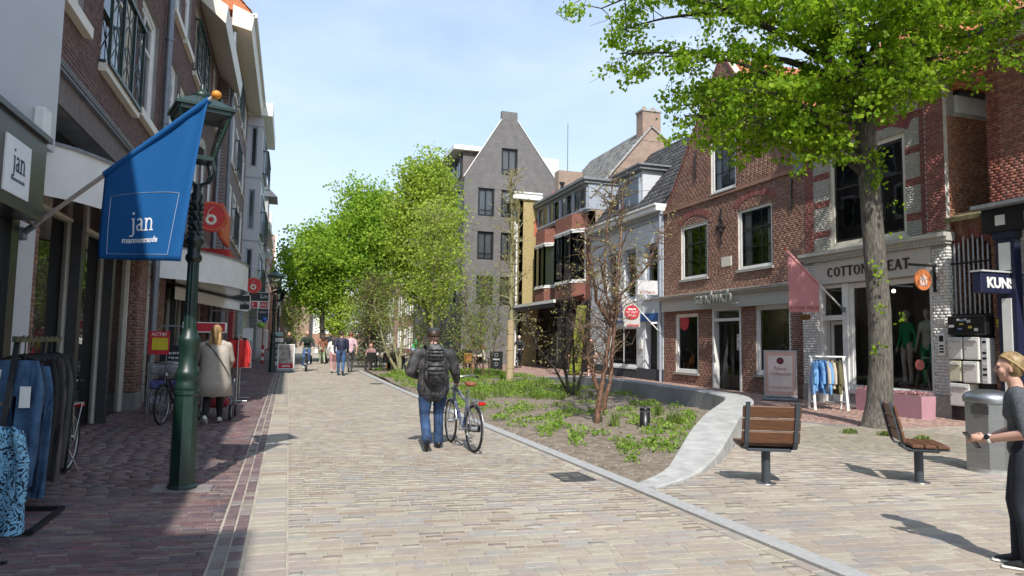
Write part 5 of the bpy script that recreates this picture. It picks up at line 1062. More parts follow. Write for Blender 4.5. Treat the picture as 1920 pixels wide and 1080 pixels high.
mb = MB(); mb.box(-8, -1.75, 38.63, 45, 3.3, 13.6); mb.build('bay_body', m_wp, wb); mb = MB(); mb.box(-8, -1.3, 38.3, 45.3, 13.6, 14.3); mb.build('flat_roof', m_white, wb)
for z in (3.6, 6.8, 10.2, 13.0): mb = MB(); mb.box(-2.72, -1.72, 38.49, 45, z, z + .05); mb.build('panel_joint', m_greyframe, wb)
for z in (4.2, 7.4, 10.8):
    window(wb, FW, 39.5, 43.5, z, z + 2.1, m_greyframe, .08, 3, 1, d=.05, back=False, glass=m_darkglass); balcony(wb, FW, 39.4, 43.6, z - .2, 1.3, .3)
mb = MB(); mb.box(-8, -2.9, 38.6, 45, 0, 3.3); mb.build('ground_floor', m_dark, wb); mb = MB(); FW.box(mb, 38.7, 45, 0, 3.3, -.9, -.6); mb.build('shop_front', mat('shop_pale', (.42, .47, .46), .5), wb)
# older houses further along
th_ = thing('slate_house', 'pale brick house with a slate capped turret further along the left side', 'house', (-3, 50, 0)); m_pale = brickmat('pale_brick_far', (0.46, 0.46, 0.46), (0.40, 0.40, 0.41), (0.5, 0.5, 0.5), axis='x'); m_slate = mat('slate', (0.11, 0.12, 0.14), .6, var=.25, scale=12)
mb = MB(); mb.box(-9, -2.0, 46, 56, 0, 9.5); mb.build('wall', m_pale, th_); mb = MB(); mb.box(-3.2, -1.75, 50.6, 53, 8, 11.6); mb.build('turret', m_pale, th_); mb = MB(); mb.prism([(-3.4, 50.3, 11.6), (-1.15, 50.3, 11.6), (-1.75, 50.3, 12.2), (-2.1, 50.3, 13.2), (-3.4, 50.3, 13.2)], (0, 3, 0)); mb.build('turret_roof', m_slate, th_)
mb = MB(); mb.prism([(-2, 45.9, 9.5), (-9, 45.9, 9.5), (-5.5, 45.9, 12)], (0, 10.2, 0)); mb.build('roof', m_slate, th_); mb = MB(); mb.box(-2.1, -1.4, 45.9, 56.1, 8.6, 9.1); mb.build('cornice', m_cream, th_)
F_ = Face((-2.0, 0, 0), (0, 1, 0), (1, 0, 0))
for i in range(3):
    for z in (4.2, 6.7): window(th_, F_, 46.8 + i * 3, 48.4 + i * 3, z, z + 1.9, m_white, .12, 2, 2, d=.05, back=False, glass=m_darkglass)
mb = MB(); mb.box(-2.02, -1.96, 46.2, 55.8, 0, 3.4); mb.build('shop_front', m_greyframe, th_)
rg = thing('red_gable_house', 'red brick house with white trimmed twin gables on the left', 'house', (-3, 60, 0)); mb = MB(); mb.box(-9, -1.9, 56.5, 68, 0, 8.2); mb.build('wall', m_fb1, rg)
mb = MB(); mb.prism([(-1.85, 57, 8.2), (-1.85, 62, 8.2), (-1.85, 59.5, 12)], (-4, 0, 0)); mb.prism([(-1.45, 63, 7.2), (-1.45, 67.5, 7.2), (-1.45, 65.2, 11)], (-4, 0, 0)); mb.build('gable', m_fb1, rg)
mb = MB(); mb.bar((-1.8, 56.9, 8.2), (-1.8, 59.5, 12.1), .16, .25); mb.bar((-1.8, 62.1, 8.2), (-1.8, 59.5, 12.1), .16, .25); mb.bar((-1.4, 62.9, 7.2), (-1.4, 65.2, 11.1), .16, .25); mb.box(-2.6, -1.5, 56.45, 57.2, 7.9, 8.4); mb.build('gable_trim', m_white, rg)
mb = MB(); mb.prism([(-2.4, 56.4, 8.3), (-2.2, 56.4, 12), (-9, 56.4, 8.3)], (0, 6, 0)); mb.build('roof', m_slate, rg)
F_ = Face((-1.9, 0, 0), (0, 1, 0), (1, 0, 0))
for i in range(4):
    for z in (.8, 4.0, 6.1): window(rg, F_, 57.2 + i * 2.7, 58.5 + i * 2.7, z, z + 1.6, m_white, .12, 2, 2, d=.05, back=False, glass=m_darkglass)
block('street_house', 'small red brick house with a grey roof beyond the twin gables', -8, -1.2, 70, 84, 7.2, m_fb1, m_tile_gr, 3.4, 2, side=1, ridge='y')
block('street_house', 'brown brick house near the far end of the left side', -8, -.4, 85, 96, 6.5, m_fb2, m_tile_gr, 3, 2, side=1, ridge='y')
ph = block('pillared_building', 'dark brick building with tall vertical piers near the far end', -6, 2.6, 98, 116, 7.4, m_fb1, m_tile_dk, 1, 1, side=1, ridge='y', face2=False)
for i in range(8): mb = MB(); mb.box(2.6, 3.1, 98.2 + i * 2.2, 98.8 + i * 2.2, 0, 6); mb.build('pier', mat('pier_dark', (.07, .06, .06), .9), ph)
# ---------------------------------------------------------------- trees and plants
def leaf_mesh(name, pos, size, m, parent, droop=0.35, jitter=0.3, dirs=None, aspect=0.8, fold=True):
    """pos (n,3) world positions -> one bent two-quad leaf at each, random orientation"""
    n = len(pos); pos = np.asarray(pos); s = size * rng.uniform(1 - jitter, 1 + jitter, n)
    a = rng.uniform(0, 2 * np.pi, n); el = rng.normal(-droop, 0.55, n)
    d = np.stack([np.cos(a) * np.cos(el), np.sin(a) * np.cos(el), np.sin(el)], 1)
    r = rng.normal(0, 1, (n, 3)); r[:, 2] *= 0.5; x = np.cross(d, r); x /= np.linalg.norm(x, axis=1)[:, None] + 1e-9; nn = np.cross(x, d)
    S = s[:, None]; w = aspect * 0.5
    P = [pos, pos + d * S * .42 + x * S * w + nn * S * .10, pos + d * S - nn * S * .05, pos + d * S * .42 - x * S * w + nn * S * .10, pos + d * S * .5 - nn * S * .02]
    V = np.stack(P, 1).reshape(-1, 3) - np.array(wloc(parent))
    b = (np.arange(n) * 5)[:, None]; F = np.concatenate([b + np.array([[0, 1, 2, 4]]), b + np.array([[0, 4, 2, 3]])], 1).reshape(-1, 4)
    o = link(name, np_mesh(name, V, F), m, parent); return o

def curve(a, b, bend, n=7, wob=0.06):
    a, b = Vector(a), Vector(b); L_ = (b - a).length; out = []
    w1, w2 = Vector([random.gauss(0, wob * L_) for _ in range(3)]), Vector([random.gauss(0, wob * L_) for _ in range(3)])
    for i in range(n + 1):
        t = i / n; p = a.lerp(b, t) + Vector((0, 0, bend * L_ * 4 * t * (1 - t))) + w1 * math.sin(math.pi * t) + w2 * math.sin(2 * math.pi * t) * .5; out.append(p)
    return out

m_bark = mat('lime_bark', (0.085, 0.074, 0.062), 0.95, var=0.45, scale=11, bump=1.0, bscale=26, col2=(0.19, 0.175, 0.15), stretch=(3, 3, .5))
m_bark2 = mat('dark_bark', (0.05, 0.042, 0.036), 0.95, var=0.3, scale=14, bump=0.6)
m_copper = mat('copper_bark', (0.115, 0.06, 0.04), 0.4, var=0.45, scale=9, bump=0.5, bscale=30, stretch=(1, 1, 3.5), col2=(0.25, 0.135, 0.085))
m_olive = mat('olive_bark', (0.25, 0.24, 0.13), 0.8, var=0.25, scale=14)
m_jute = mat('jute_wrap', (0.42, 0.33, 0.20), 0.95, var=0.15, scale=30, bump=0.5, stretch=(1, 1, 6))
m_twig = mat('twig_bark', (0.15, 0.10, 0.065), 0.85, var=0.25)
m_lime = leafmat('lime_leaves', (0.10, 0.23, 0.008), (0.34, 0.50, 0.03), .55)
m_lime2 = leafmat('lime_leaves_far', (0.14, 0.30, 0.02), (0.42, 0.58, 0.07), .5)
m_lime3 = leafmat('lime_leaves_yellow', (0.18, 0.32, 0.025), (0.50, 0.60, 0.10), .5)
m_sparse = leafmat('small_fresh_leaves', (0.15, 0.23, 0.04), (0.30, 0.37, 0.09), .45)
m_pale = leafmat('pale_buds', (0.26, 0.22, 0.07), (0.42, 0.38, 0.17), .35)
m_blossom = leafmat('silvery_leaves', (0.16, 0.21, 0.10), (0.40, 0.42, 0.30), .35)
m_cover = leafmat('ground_leaves', (0.13, 0.25, 0.03), (0.29, 0.42, 0.075), .4)
m_grass = leafmat('grass_blades', (0.10, 0.17, 0.03), (0.22, 0.29, 0.07), .35)

def scatter(pts, n, sd):
    pts = np.array(pts); i = rng.integers(0, len(pts), n); return pts[i] + rng.normal(0, 1, (n, 3)) * sd

# --- the big lime in front of the clothes shop
lt = thing('lime_tree', 'large lime tree with spreading fresh green branches in front of the grey shop', 'tree', (11.43, 11.04, 0.03))
tr = [(11.43, 11.04, -.1), (11.45, 11.03, .12), (11.48, 11.02, .5), (11.53, 11, 1.3), (11.53, 11, 2.4), (11.44, 11, 3.6), (11.36, 11, 4.8), (11.30, 11, 6.0), (11.24, 11.02, 7.4), (11.1, 11.1, 9.2), (11.2, 11.2, 11.3), (11.1, 11.1, 13)]
mb = MB(); rad = [.40, .31, .25, .22, .21, .205, .2, .19, .15, .12, .09, .05]; mb.tube(tr, rad, 18)
mb.tube(curve((11.32, 11, 5.3), (9.6, 10.6, 10.2), .06), [.15, .14, .12, .11, .1, .08, .06, .04], 10)
mb.tube(curve((11.3, 11, 5.8), (12.9, 10.2, 10.5), .05), [.13, .12, .11, .1, .08, .07, .05, .03], 10)
for v in range(len(mb.v)):
    p = Vector(mb.v[v]); k = mnoise.noise(Vector((p.x * 7, p.y * 7, p.z * 1.5))) * .035 + mnoise.noise(Vector((p.x * 2.3, p.y * 2.3, p.z * .8))) * .05
    if p.z > .05: mb.v[v] = (p.x + k, p.y + k * .6, p.z)
mb.build('trunk', m_bark, lt)
tips = [(5.0, 11.5, 7.2), (7.1, 11.2, 5.2), (8.2, 10.6, 5.1), (5.5, 10.2, 7.9), (6.4, 12.6, 6.9), (6.6, 11.2, 6.3), (7.5, 10.4, 5.5), (7.9, 12.4, 5.9), (8.6, 11.3, 5.6), (9.5, 10.0, 5.7), (6.0, 9.5, 8.8), (7.2, 9.2, 7.4), (6.8, 13.2, 8.2), (8.0, 8.6, 6.9), (9.2, 8.0, 7.0), (10.6, 8.0, 6.6), (10.4, 9.6, 5.9), (9.0, 13.6, 6.8), (10.8, 14.2, 7.2), (12.6, 13.3, 7.4), (13.0, 9.0, 6.2), (13.9, 9.9, 6.9), (13.6, 8.4, 7.4), (12.2, 7.8, 7.3), (12.4, 9.8, 6.2), (14.0, 11.4, 7.8),
        (5.6, 12.3, 8.8), (6.9, 10.6, 9.8), (8.2, 12.6, 9.5), (8.6, 9.4, 8.9), (10, 8.2, 9), (12.4, 8.2, 9.3), (13.6, 9.4, 9.2), (9.4, 11.4, 10.8), (11.4, 9.6, 10.5), (13.2, 11.5, 10.4), (11, 12.8, 10.2), (7.4, 11.6, 11.2), (12.8, 9.3, 11.4), (9.8, 9.8, 12.2), (14.2, 9.2, 8.3), (13.9, 8.0, 8.8)]
bm_, anc = MB(), []
tips = [(x + (.45 if x < 6 else 0), y, z + (1.25 if y < 10.1 and x > 8.5 and z < 8 else (.85 if z < 7.4 else .4))) for x, y, z in tips]
for tp in tips:
    tp = Vector(tp); hz = max(5.1, min(11, tp.z - random.uniform(.2, 1.1))); st = Vector((np.interp(hz, [5, 6, 7.4, 9.2, 13], [11.35, 11.3, 11.24, 11.1, 11.1]), 11.03, hz))
    c = curve(st, tp, .07, 9, .035); L_ = (tp - st).length; bm_.tube(c, [max(.012, .018 * L_ * (1 - i / 9.6)) for i in range(10)], 6)
    for i in range(3, 10):
        for q in range(3):
            t0 = c[i] if q else c[i].lerp(c[i - 1], .5); d = Vector((random.gauss(0, 1), random.gauss(0, 1), random.gauss(-.12, .35))).normalized() * random.uniform(.45, 1.15) * (.65 + .35 * i / 9)
            e = curve(t0, t0 + d + Vector((0, 0, -.12)), .08, 3, .05); bm_.tube(e, [.012, .009, .006, .004], 4, cap=False); anc += [e[1], e[2], e[2], e[3], e[3]]
            for s in range(2):
                d2 = Vector((random.gauss(0, 1), random.gauss(0, 1), random.gauss(-.3, .4))).normalized() * random.uniform(.2, .45); anc += [e[3] + d2 * .5, e[3] + d2]; bm_.tube([e[2 + s % 2], e[3] + d2], [.006, .003], 3, cap=False)
bm_.build('branches', m_bark2, lt)['kind'] = 'stuff'
cr = leaf_mesh('crown', scatter(random.sample(anc, int(len(anc) * .27)), 52000, (.12, .12, .055)), .097, m_lime, lt, droop=.45, aspect=.85); cr['kind'] = 'stuff'
# sprouts on the trunk
sp = [Vector((11.53 + random.choice((-.3, .3)) * .9, 10.75 + random.uniform(-.1, .1), z)) for z in (1.6, 2.3, 2.5, 3.1, 3.3, 3.9, 4.6)]; leaf_mesh('trunk_sprouts', scatter(sp + [Vector((11.25, 10.7, z)) for z in (5.0, 5.2, 5.5, 5.6)] * 3, 260, .08), .08, m_lime, lt)['kind'] = 'stuff'

def crown_tree(name, label, base, h0, cen, rad, trunk_r, nbr, nleaf, lsize, ml, mbk, sd=.34, tips_up=.0, group=None, shell=.55, lean=(0, 0)):
    """trunk, limbs reaching into an uneven ellipsoid crown, leaf clumps round the limb ends"""
    t = thing(name, label, 'tree', base, group=group); bx_, by_, bz = base; top = Vector((cen[0], cen[1], cen[2] + rad[2] * .55)); mb = MB()
    tk = curve((bx_, by_, bz - .1), top, 0, 10, .012); mb.tube(tk, [trunk_r * (1.25 if i == 0 else 1 - .085 * i) for i in range(11)], 10); mb.build('trunk', mbk, t); b = MB(); anc = []
    for i in range(nbr):
        while True:
            d = Vector([random.uniform(-1, 1) for _ in range(3)])
            if .1 < d.length < 1: break
        d.normalize(); k = random.uniform(shell, 1.0) * (1 + .28 * mnoise.noise(Vector(d) * 1.7 + Vector((bx_, by_, 0)))); e = Vector((cen[0] + d.x * rad[0] * k, cen[1] + d.y * rad[1] * k, cen[2] + d.z * rad[2] * k))
        hz = max(bz + h0, min(top.z - .3, e.z - abs(random.gauss(.25, .2)) * Vector((e.x - bx_, e.y - by_, 0)).length - .2)); f = (hz - bz) / max(.1, top.z - bz); j = min(9.99, f * 10); st = tk[int(j)].lerp(tk[int(j) + 1], j - int(j))
        c = curve(st, e, .04, 5, .05); L_ = (e - st).length; b.tube(c, [max(.008, .016 * L_ * (1 - q / 5.6)) for q in range(6)], 5, cap=False)
        for q in (2, 3, 3, 4, 4, 4, 5, 5, 5):
            d2 = Vector((random.gauss(0, 1), random.gauss(0, 1), random.gauss(.1, .7))) * sd * 1.2; p = c[q] + d2; b.tube([c[q], p], [.008, .004], 3, cap=False); anc += [p, p, c[q].lerp(p, .6)]
    b.build('branches', mbk, t)['kind'] = 'stuff'; leaf_mesh('crown', scatter(anc, nleaf, (sd, sd, sd * .7)), lsize, ml, t)['kind'] = 'stuff'; return t
crown_tree('lime_tree', 'round bright green lime tree with a dark trunk at the far end of the row', (2.1, 43, gz(43)), 2.6, (1.5, 43, 6.3), (2.55, 2.5, 2.9), .2, 230, 17000, .17, m_lime2, m_bark2, .26, group='lime trees beyond the terrace')
crown_tree('lime_tree', 'tall bright green lime tree in the middle of the row', (5.0, 44, gz(44)), 3, (4.5, 44, 8.0), (2.7, 2.7, 3.9), .22, 280, 22000, .18, m_lime2, m_bark2, .28, group='lime trees beyond the terrace')
crown_tree('lime_tree', 'tallest yellow-green lime tree beside the dark grey building', (7.4, 37.5, gz(38)), 3, (6.95, 37.5, 8.0), (2.2, 2.2, 4.6), .2, 320, 25000, .16, m_lime3, m_bark2, .26, group='lime trees beyond the terrace')
crown_tree('distant_tree', 'pale green tree low behind the terrace at the end of the street', (6.5, 92, gz(92)), 1, (6.3, 92, 5.2), (3.2, 3, 3.0), .2, 90, 5000, .3, m_lime3, m_bark2, .4)
crown_tree('distant_tree', 'dark green tree at the far right of the street end', (10.5, 76, gz(76)), 1, (9.2, 76, 5.4), (2.8, 3, 3.4), .2, 90, 5000, .28, m_sparse, m_bark2, .4)
crown_tree('street_shrub', 'thin young tree with loose leaves beside the far lamp post', (.3, 58, gz(58)), 1, (.3, 58, 3.6), (1.0, 1.0, 2.2), .06, 60, 1500, .16, m_sparse, m_twig, .25)
crown_tree('flowering_shrub', 'silvery green shrub behind the terrace chairs', (4.3, 38, gz(38)), .3, (4.2, 38, 1.8), (1.15, 1.0, 1.6), .05, 100, 4200, .11, m_blossom, m_twig, .22)
crown_tree('young_tree', 'loose leafy young tree above the silvery shrub', (4.1, 36.6, gz(37)), 1.2, (4.1, 36.6, 3.7), (1.5, 1.3, 1.7), .06, 90, 2000, .10, m_sparse, m_twig, .24)
crown_tree('young_tree', 'slender feathered tree with a pale stem behind the man with the backpack', (6.0, 29.5, gz(29)), 2.1, (6.0, 29.5, 5.4), (1.35, 1.3, 3.0), .085, 130, 4200, .11, m_lime3, m_olive, .2)

def stem_tree(name, label, base, stems, mbk, ml, nleaf, lsize, twigs=5, sub=4, r0=.05, sd=.12, fine=.5, wrap=None, cat='tree', leaf_top=0.0):
    """several stems with fine twigs; stems = list of polylines (world)"""
    t = thing(name, label, cat, base); anc = []; k = 0
    for st in stems:
        st = [Vector(p) for p in st]; pts = []; r_ = st[0].z
        for i in range(len(st) - 1):
            for q in range(5): pts.append(st[i].lerp(st[i + 1], q / 5) + Vector((random.gauss(0, .012), random.gauss(0, .012), 0)))
        pts.append(st[-1]); n = len(pts); mb = MB(); rr = r0 * (1 if k == 0 else .8); mb.tube(pts, [max(.006, rr * (1 - .88 * i / n)) for i in range(n)], 9); mb.build('stem', mbk, t); k += 1; tw = MB()
        for i in range(n // 4, n):
            for q in range(twigs if random.random() < fine else 1):
                f = i / n; d = Vector((random.gauss(0, 1), random.gauss(0, 1), random.uniform(.3, 1.5))).normalized() * random.uniform(.3, 1.0) * (1.15 - .6 * f); e = curve(pts[i], pts[i] + d, .03, 4, .06); tw.tube(e, [max(.004, rr * .28 * (1 - .2 * j)) for j in range(5)], 5, cap=False)
                for s in range(sub):
                    j = random.randint(1, 4); d2 = Vector((random.gauss(0, 1), random.gauss(0, 1), random.uniform(-.1, 1.2))).normalized() * random.uniform(.12, .42); tw.tube([e[j], e[j] + d2 * .5 + Vector((0, 0, .02)), e[j] + d2], [.005, .004, .002], 3, cap=False)
                    if e[j].z > leaf_top: anc += [e[j] + d2, e[j] + d2 * .6]
        tw.build('twigs', mbk if mbk is not m_copper else m_twig, t)['kind'] = 'stuff'
    if nleaf and anc: leaf_mesh('leaves', scatter(anc, nleaf, sd), lsize, ml, t)['kind'] = 'stuff'
    return t
stem_tree('copper_tree', 'copper-barked multi-stem tree with nearly bare branches in the near bed', (5.89, 12.5, 0.07),
          [[(5.86, 12.5, -.05), (5.92, 12.5, .5), (6.05, 12.5, 1.2), (6.18, 12.5, 2.0), (6.2, 12.55, 2.15), (6.05, 12.6, 3.0), (6.15, 12.6, 4.2), (6.25, 12.6, 5.0)], [(5.96, 12.45, .3), (6.12, 12.4, .9), (6.22, 12.45, 2.0), (6.32, 12.4, 2.6), (6.85, 12.3, 3.2), (7.3, 12.2, 4.1)],
           [(5.86, 12.5, .75), (5.72, 12.5, 1.2), (5.62, 12.5, 1.6), (5.5, 12.55, 2.1)], [(6.17, 12.5, 2.05), (5.85, 12.5, 2.5), (5.7, 12.4, 3.2), (5.55, 12.4, 4.0)], [(6.2, 12.5, 2.1), (6.38, 12.6, 3.0), (6.5, 12.7, 4.0), (6.6, 12.8, 4.9)]], m_copper, m_pale, 620, .055, 3, 4, .062, .04, .8, leaf_top=2.6)
stem_tree('multi_stem_shrub', 'dark multi-stem shrub with bare twigs behind the copper-barked tree', (7.99, 18.8, 0.1),
          [[(8.0, 18.8, 0), (7.8, 18.8, .8), (7.7, 18.8, 1.8), (7.8, 18.8, 3.2)], [(8.1, 18.8, 0), (8.3, 18.7, .8), (8.5, 18.7, 2.0), (8.6, 18.7, 3.6)], [(8.05, 18.9, 0), (7.5, 18.9, .9), (6.9, 18.9, 1.6), (6.6, 18.8, 2.2)], [(8.1, 18.85, 0), (8.15, 19.0, 1.2), (8.1, 19.1, 2.6), (8.0, 19.2, 3.8)]], m_bark2, m_pale, 620, .06, 3, 4, .06, .05, .9, leaf_top=.9, cat='shrub')
for o in COL.objects:
    if o.name.startswith('multi_stem_shrub'): msr = o
jt = stem_tree('young_tree', 'young tree with a straw-wrapped pale stem in the planting bed', (7.66, 23.7, 0.13), [[(7.66, 23.7, 0), (7.68, 23.7, 2), (7.66, 23.7, 4), (7.64, 23.7, 6), (7.6, 23.7, 7.8)]], m_olive, m_pale, 900, .07, 4, 5, .11, .06, .95, leaf_top=3.2)
mb = MB(); mb.tube([(7.66, 23.7, 0.05), (7.68, 23.7, 1.2), (7.67, 23.7, 2.45)], [.145, .14, .13], 14)
for z in (.7, 1.35, 1.95): mb.tube([(7.67, 23.7, z), (7.67, 23.7, z + .02)], .15, 14)
mb.build('straw_wrap', m_jute, jt)
stem_tree('multi_stem_tree', 'multi-stem tree with yellowish stems beside the terrace chairs', (4.85, 31.4, gz(31)), [[(4.85, 31.4, .1), (4.9, 31.4, 1.1), (5.0, 31.4, 2.2), (5.0, 31.5, 3.6)], [(4.78, 31.4, .2), (4.3, 31.4, 1.0), (3.9, 31.3, 2.2), (3.6, 31.3, 3.3)], [(4.95, 31.4, .2), (5.6, 31.4, 1.2), (6.1, 31.5, 2.3), (6.5, 31.5, 3.4)], [(4.9, 31.5, .3), (4.6, 31.7, 1.6), (4.4, 31.9, 3.1)]], m_olive, m_sparse, 800, .09, 2, 4, .10, .14, .7, leaf_top=2.0)
for (bx_, by_, sx_, lab) in ((7.0, 27.0, .3, 'airy multi-stem shrub with small leaves left of the straw-wrapped stem'), (7.9, 27.8, -.1, 'airy multi-stem shrub close behind the straw-wrapped stem'), (6.1, 30.6, .2, 'airy multi-stem shrub with small leaves behind the man with the backpack')):
    g = gz(by_); stem_tree('airy_shrub', lab, (bx_, by_, g), [[(bx_, by_, g), (bx_ - .1 + sx_, by_, 1.5), (bx_ - .2, by_ + .1, 3.0), (bx_ - .1, by_, 4.2)], [(bx_ + .08, by_, g), (bx_ + .4, by_ - .1, 1.6), (bx_ + .55, by_, 3.1), (bx_ + .7, by_, 4.0)], [(bx_ - .05, by_, g), (bx_ - .5, by_, 1.4), (bx_ - .8, by_ + .1, 2.7)]], m_twig, m_sparse, 1500, .08, 3, 4, .035, .13, .8, cat='shrub', leaf_top=.8)

# --- ground cover and grasses in the bed
def bed_z(y): return gz(y) + .03
pos, gp = [], []
def clump(x, y, r, n, h=.13):
    for _ in range(n):
        a, q = random.uniform(0, 6.28), r * math.sqrt(random.random()); pos.append((x + q * math.cos(a), y + q * math.sin(a), bed_z(y) + h * random.random() * (1.1 - q / (r + .01) * .6) + .01))
hand = [(4.45, 8.35, .10), (4.75, 9.0, .16), (5.0, 9.5, .2), (5.35, 9.2, .22), (5.6, 9.7, .25), (5.2, 10.1, .2), (5.75, 9.25, .16), (6.25, 10.1, .2), (6.55, 10.6, .22), (6.6, 11.3, .28), (6.2, 10.9, .25), (6.9, 11.5, .22), (7.3, 11.3, .2), (7.5, 12.2, .25), (7.9, 12.4, .2), (7.1, 12.3, .25), (6.6, 12.2, .2), (4.35, 10.0, .14), (4.6, 10.6, .16), (4.2, 11.0, .15), (4.5, 11.7, .25), (4.9, 12.1, .25), (4.15, 12.3, .2), (4.6, 12.9, .25), (4.1, 13.3, .2), (5.1, 13.1, .3), (5.5, 13.6, .3), (4.5, 14.0, .25), (4.0, 14.6, .2), (5.0, 14.8, .3), (6.0, 14.2, .3), (6.6, 14.0, .25), (5.6, 15.3, .3), (4.6, 15.7, .3), (6.4, 15.6, .3), (7.6, 14.5, .25), (8.2, 14.2, .2), (8.6, 13.5, .2), (8.3, 13.0, .15), (7.0, 13.2, .25), (3.95, 16.3, .2), (7.4, 16.2, .3), (8.6, 15.8, .3), (9.2, 15.0, .2), (5.2, 10.9, .15), (5.0, 11.3, .2)]
for (x, y, r) in hand:
    if bed_in(x, y): clump(x, y, r, int(78 * r / .2 * random.uniform(.5, 1.2)))
for _ in range(420):
    x, y = random.uniform(3.8, 9.8), random.uniform(15.5, 33)
    if bed_in(x, y) and mnoise.noise(Vector((x * .7, y * .45, 5))) > -.1 + (.2 if y < 18 else 0): clump(x, y, random.uniform(.2, .42), random.randint(50, 110), .17)
o = leaf_mesh('ground_cover', np.array(pos), .058, m_cover, None, droop=-.25, aspect=.85); tag(o, 'low leafy green ground cover plants in the planting bed', 'plants', kind='stuff')
V, F = [], []
def tuft(x, y, n, h):
    for _ in range(n):
        a = random.uniform(0, 6.28); l = h * random.uniform(.6, 1.2); bx_, by_ = x + random.gauss(0, .05), y + random.gauss(0, .05); dx, dy = math.cos(a) * l * .45, math.sin(a) * l * .45; w = .006; px_, py_ = -math.sin(a) * w, math.cos(a) * w; z = bed_z(y) - .01; i = len(V)
        V.extend([(bx_ - px_, by_ - py_, z), (bx_ + px_, by_ + py_, z), (bx_ + dx * .4 + px_ * .8, by_ + dy * .4 + py_ * .8, z + l * .7), (bx_ + dx * .4 - px_ * .8, by_ + dy * .4 - py_ * .8, z + l * .7), (bx_ + dx, by_ + dy, z + l), (bx_ + dx + px_ * .1, by_ + dy + py_ * .1, z + l)]); F.extend([(i, i + 1, i + 2, i + 3), (i + 3, i + 2, i + 5, i + 4)])
for _ in range(300):
    x, y = random.uniform(3.9, 9.7), random.uniform(16.5, 31)
    if bed_in(x, y) and mnoise.noise(Vector((x * .6, y * .4, 9))) > -.1: tuft(x, y, random.randint(14, 34), random.uniform(.14, .32))
for (x, y) in ((7.2, 11.9), (7.35, 12.0), (6.0, 12.0), (7.9, 13.6)): tuft(x, y, 70, .3)
for (x, y) in ((10.5, 9.9), (9.95, 10.3), (10.6, 9.3), (10.7, 9.35), (10.1, 10.35), (10.45, 9.95)): tuft(x, y, 90, .09)
o = link('grass', np_mesh('grass', V, F), m_grass); tag(o, 'loose tufts of fresh green grass in the planting bed', 'grass', kind='stuff')
# scattered wood chips and pebbles on the soil
V, F = [], []
for _ in range(2600):
    x, y = random.uniform(3.7, 9.9), 7.5 + 14 * random.random() ** 1.5
    if not bed_in(x, y): continue
    s = random.uniform(.006, .022); i = len(V); a = random.uniform(0, 3.14); c_, s_ = math.cos(a) * s, math.sin(a) * s * .6; z = bed_z(y) + random.uniform(.0, .02)
    V.extend([(x - c_, y - s_, z), (x + s_, y - c_ * .5, z), (x + c_, y + s_, z), (x - s_, y + c_ * .5, z), (x, y, z + s * .7)]); F.extend([(i, i + 1, i + 4), (i + 1, i + 2, i + 4), (i + 2, i + 3, i + 4), (i + 3, i, i + 4)])
o = link('soil_chips', np_mesh('soil_chips', V, F), imat('chips', [(.30, .25, .19), (.38, .33, .26), (.20, .16, .12), (.45, .42, .37)], .9, .2, 20, 0)); tag(o, 'small stones and wood chips scattered on the bed soil', 'stones', kind='stuff')
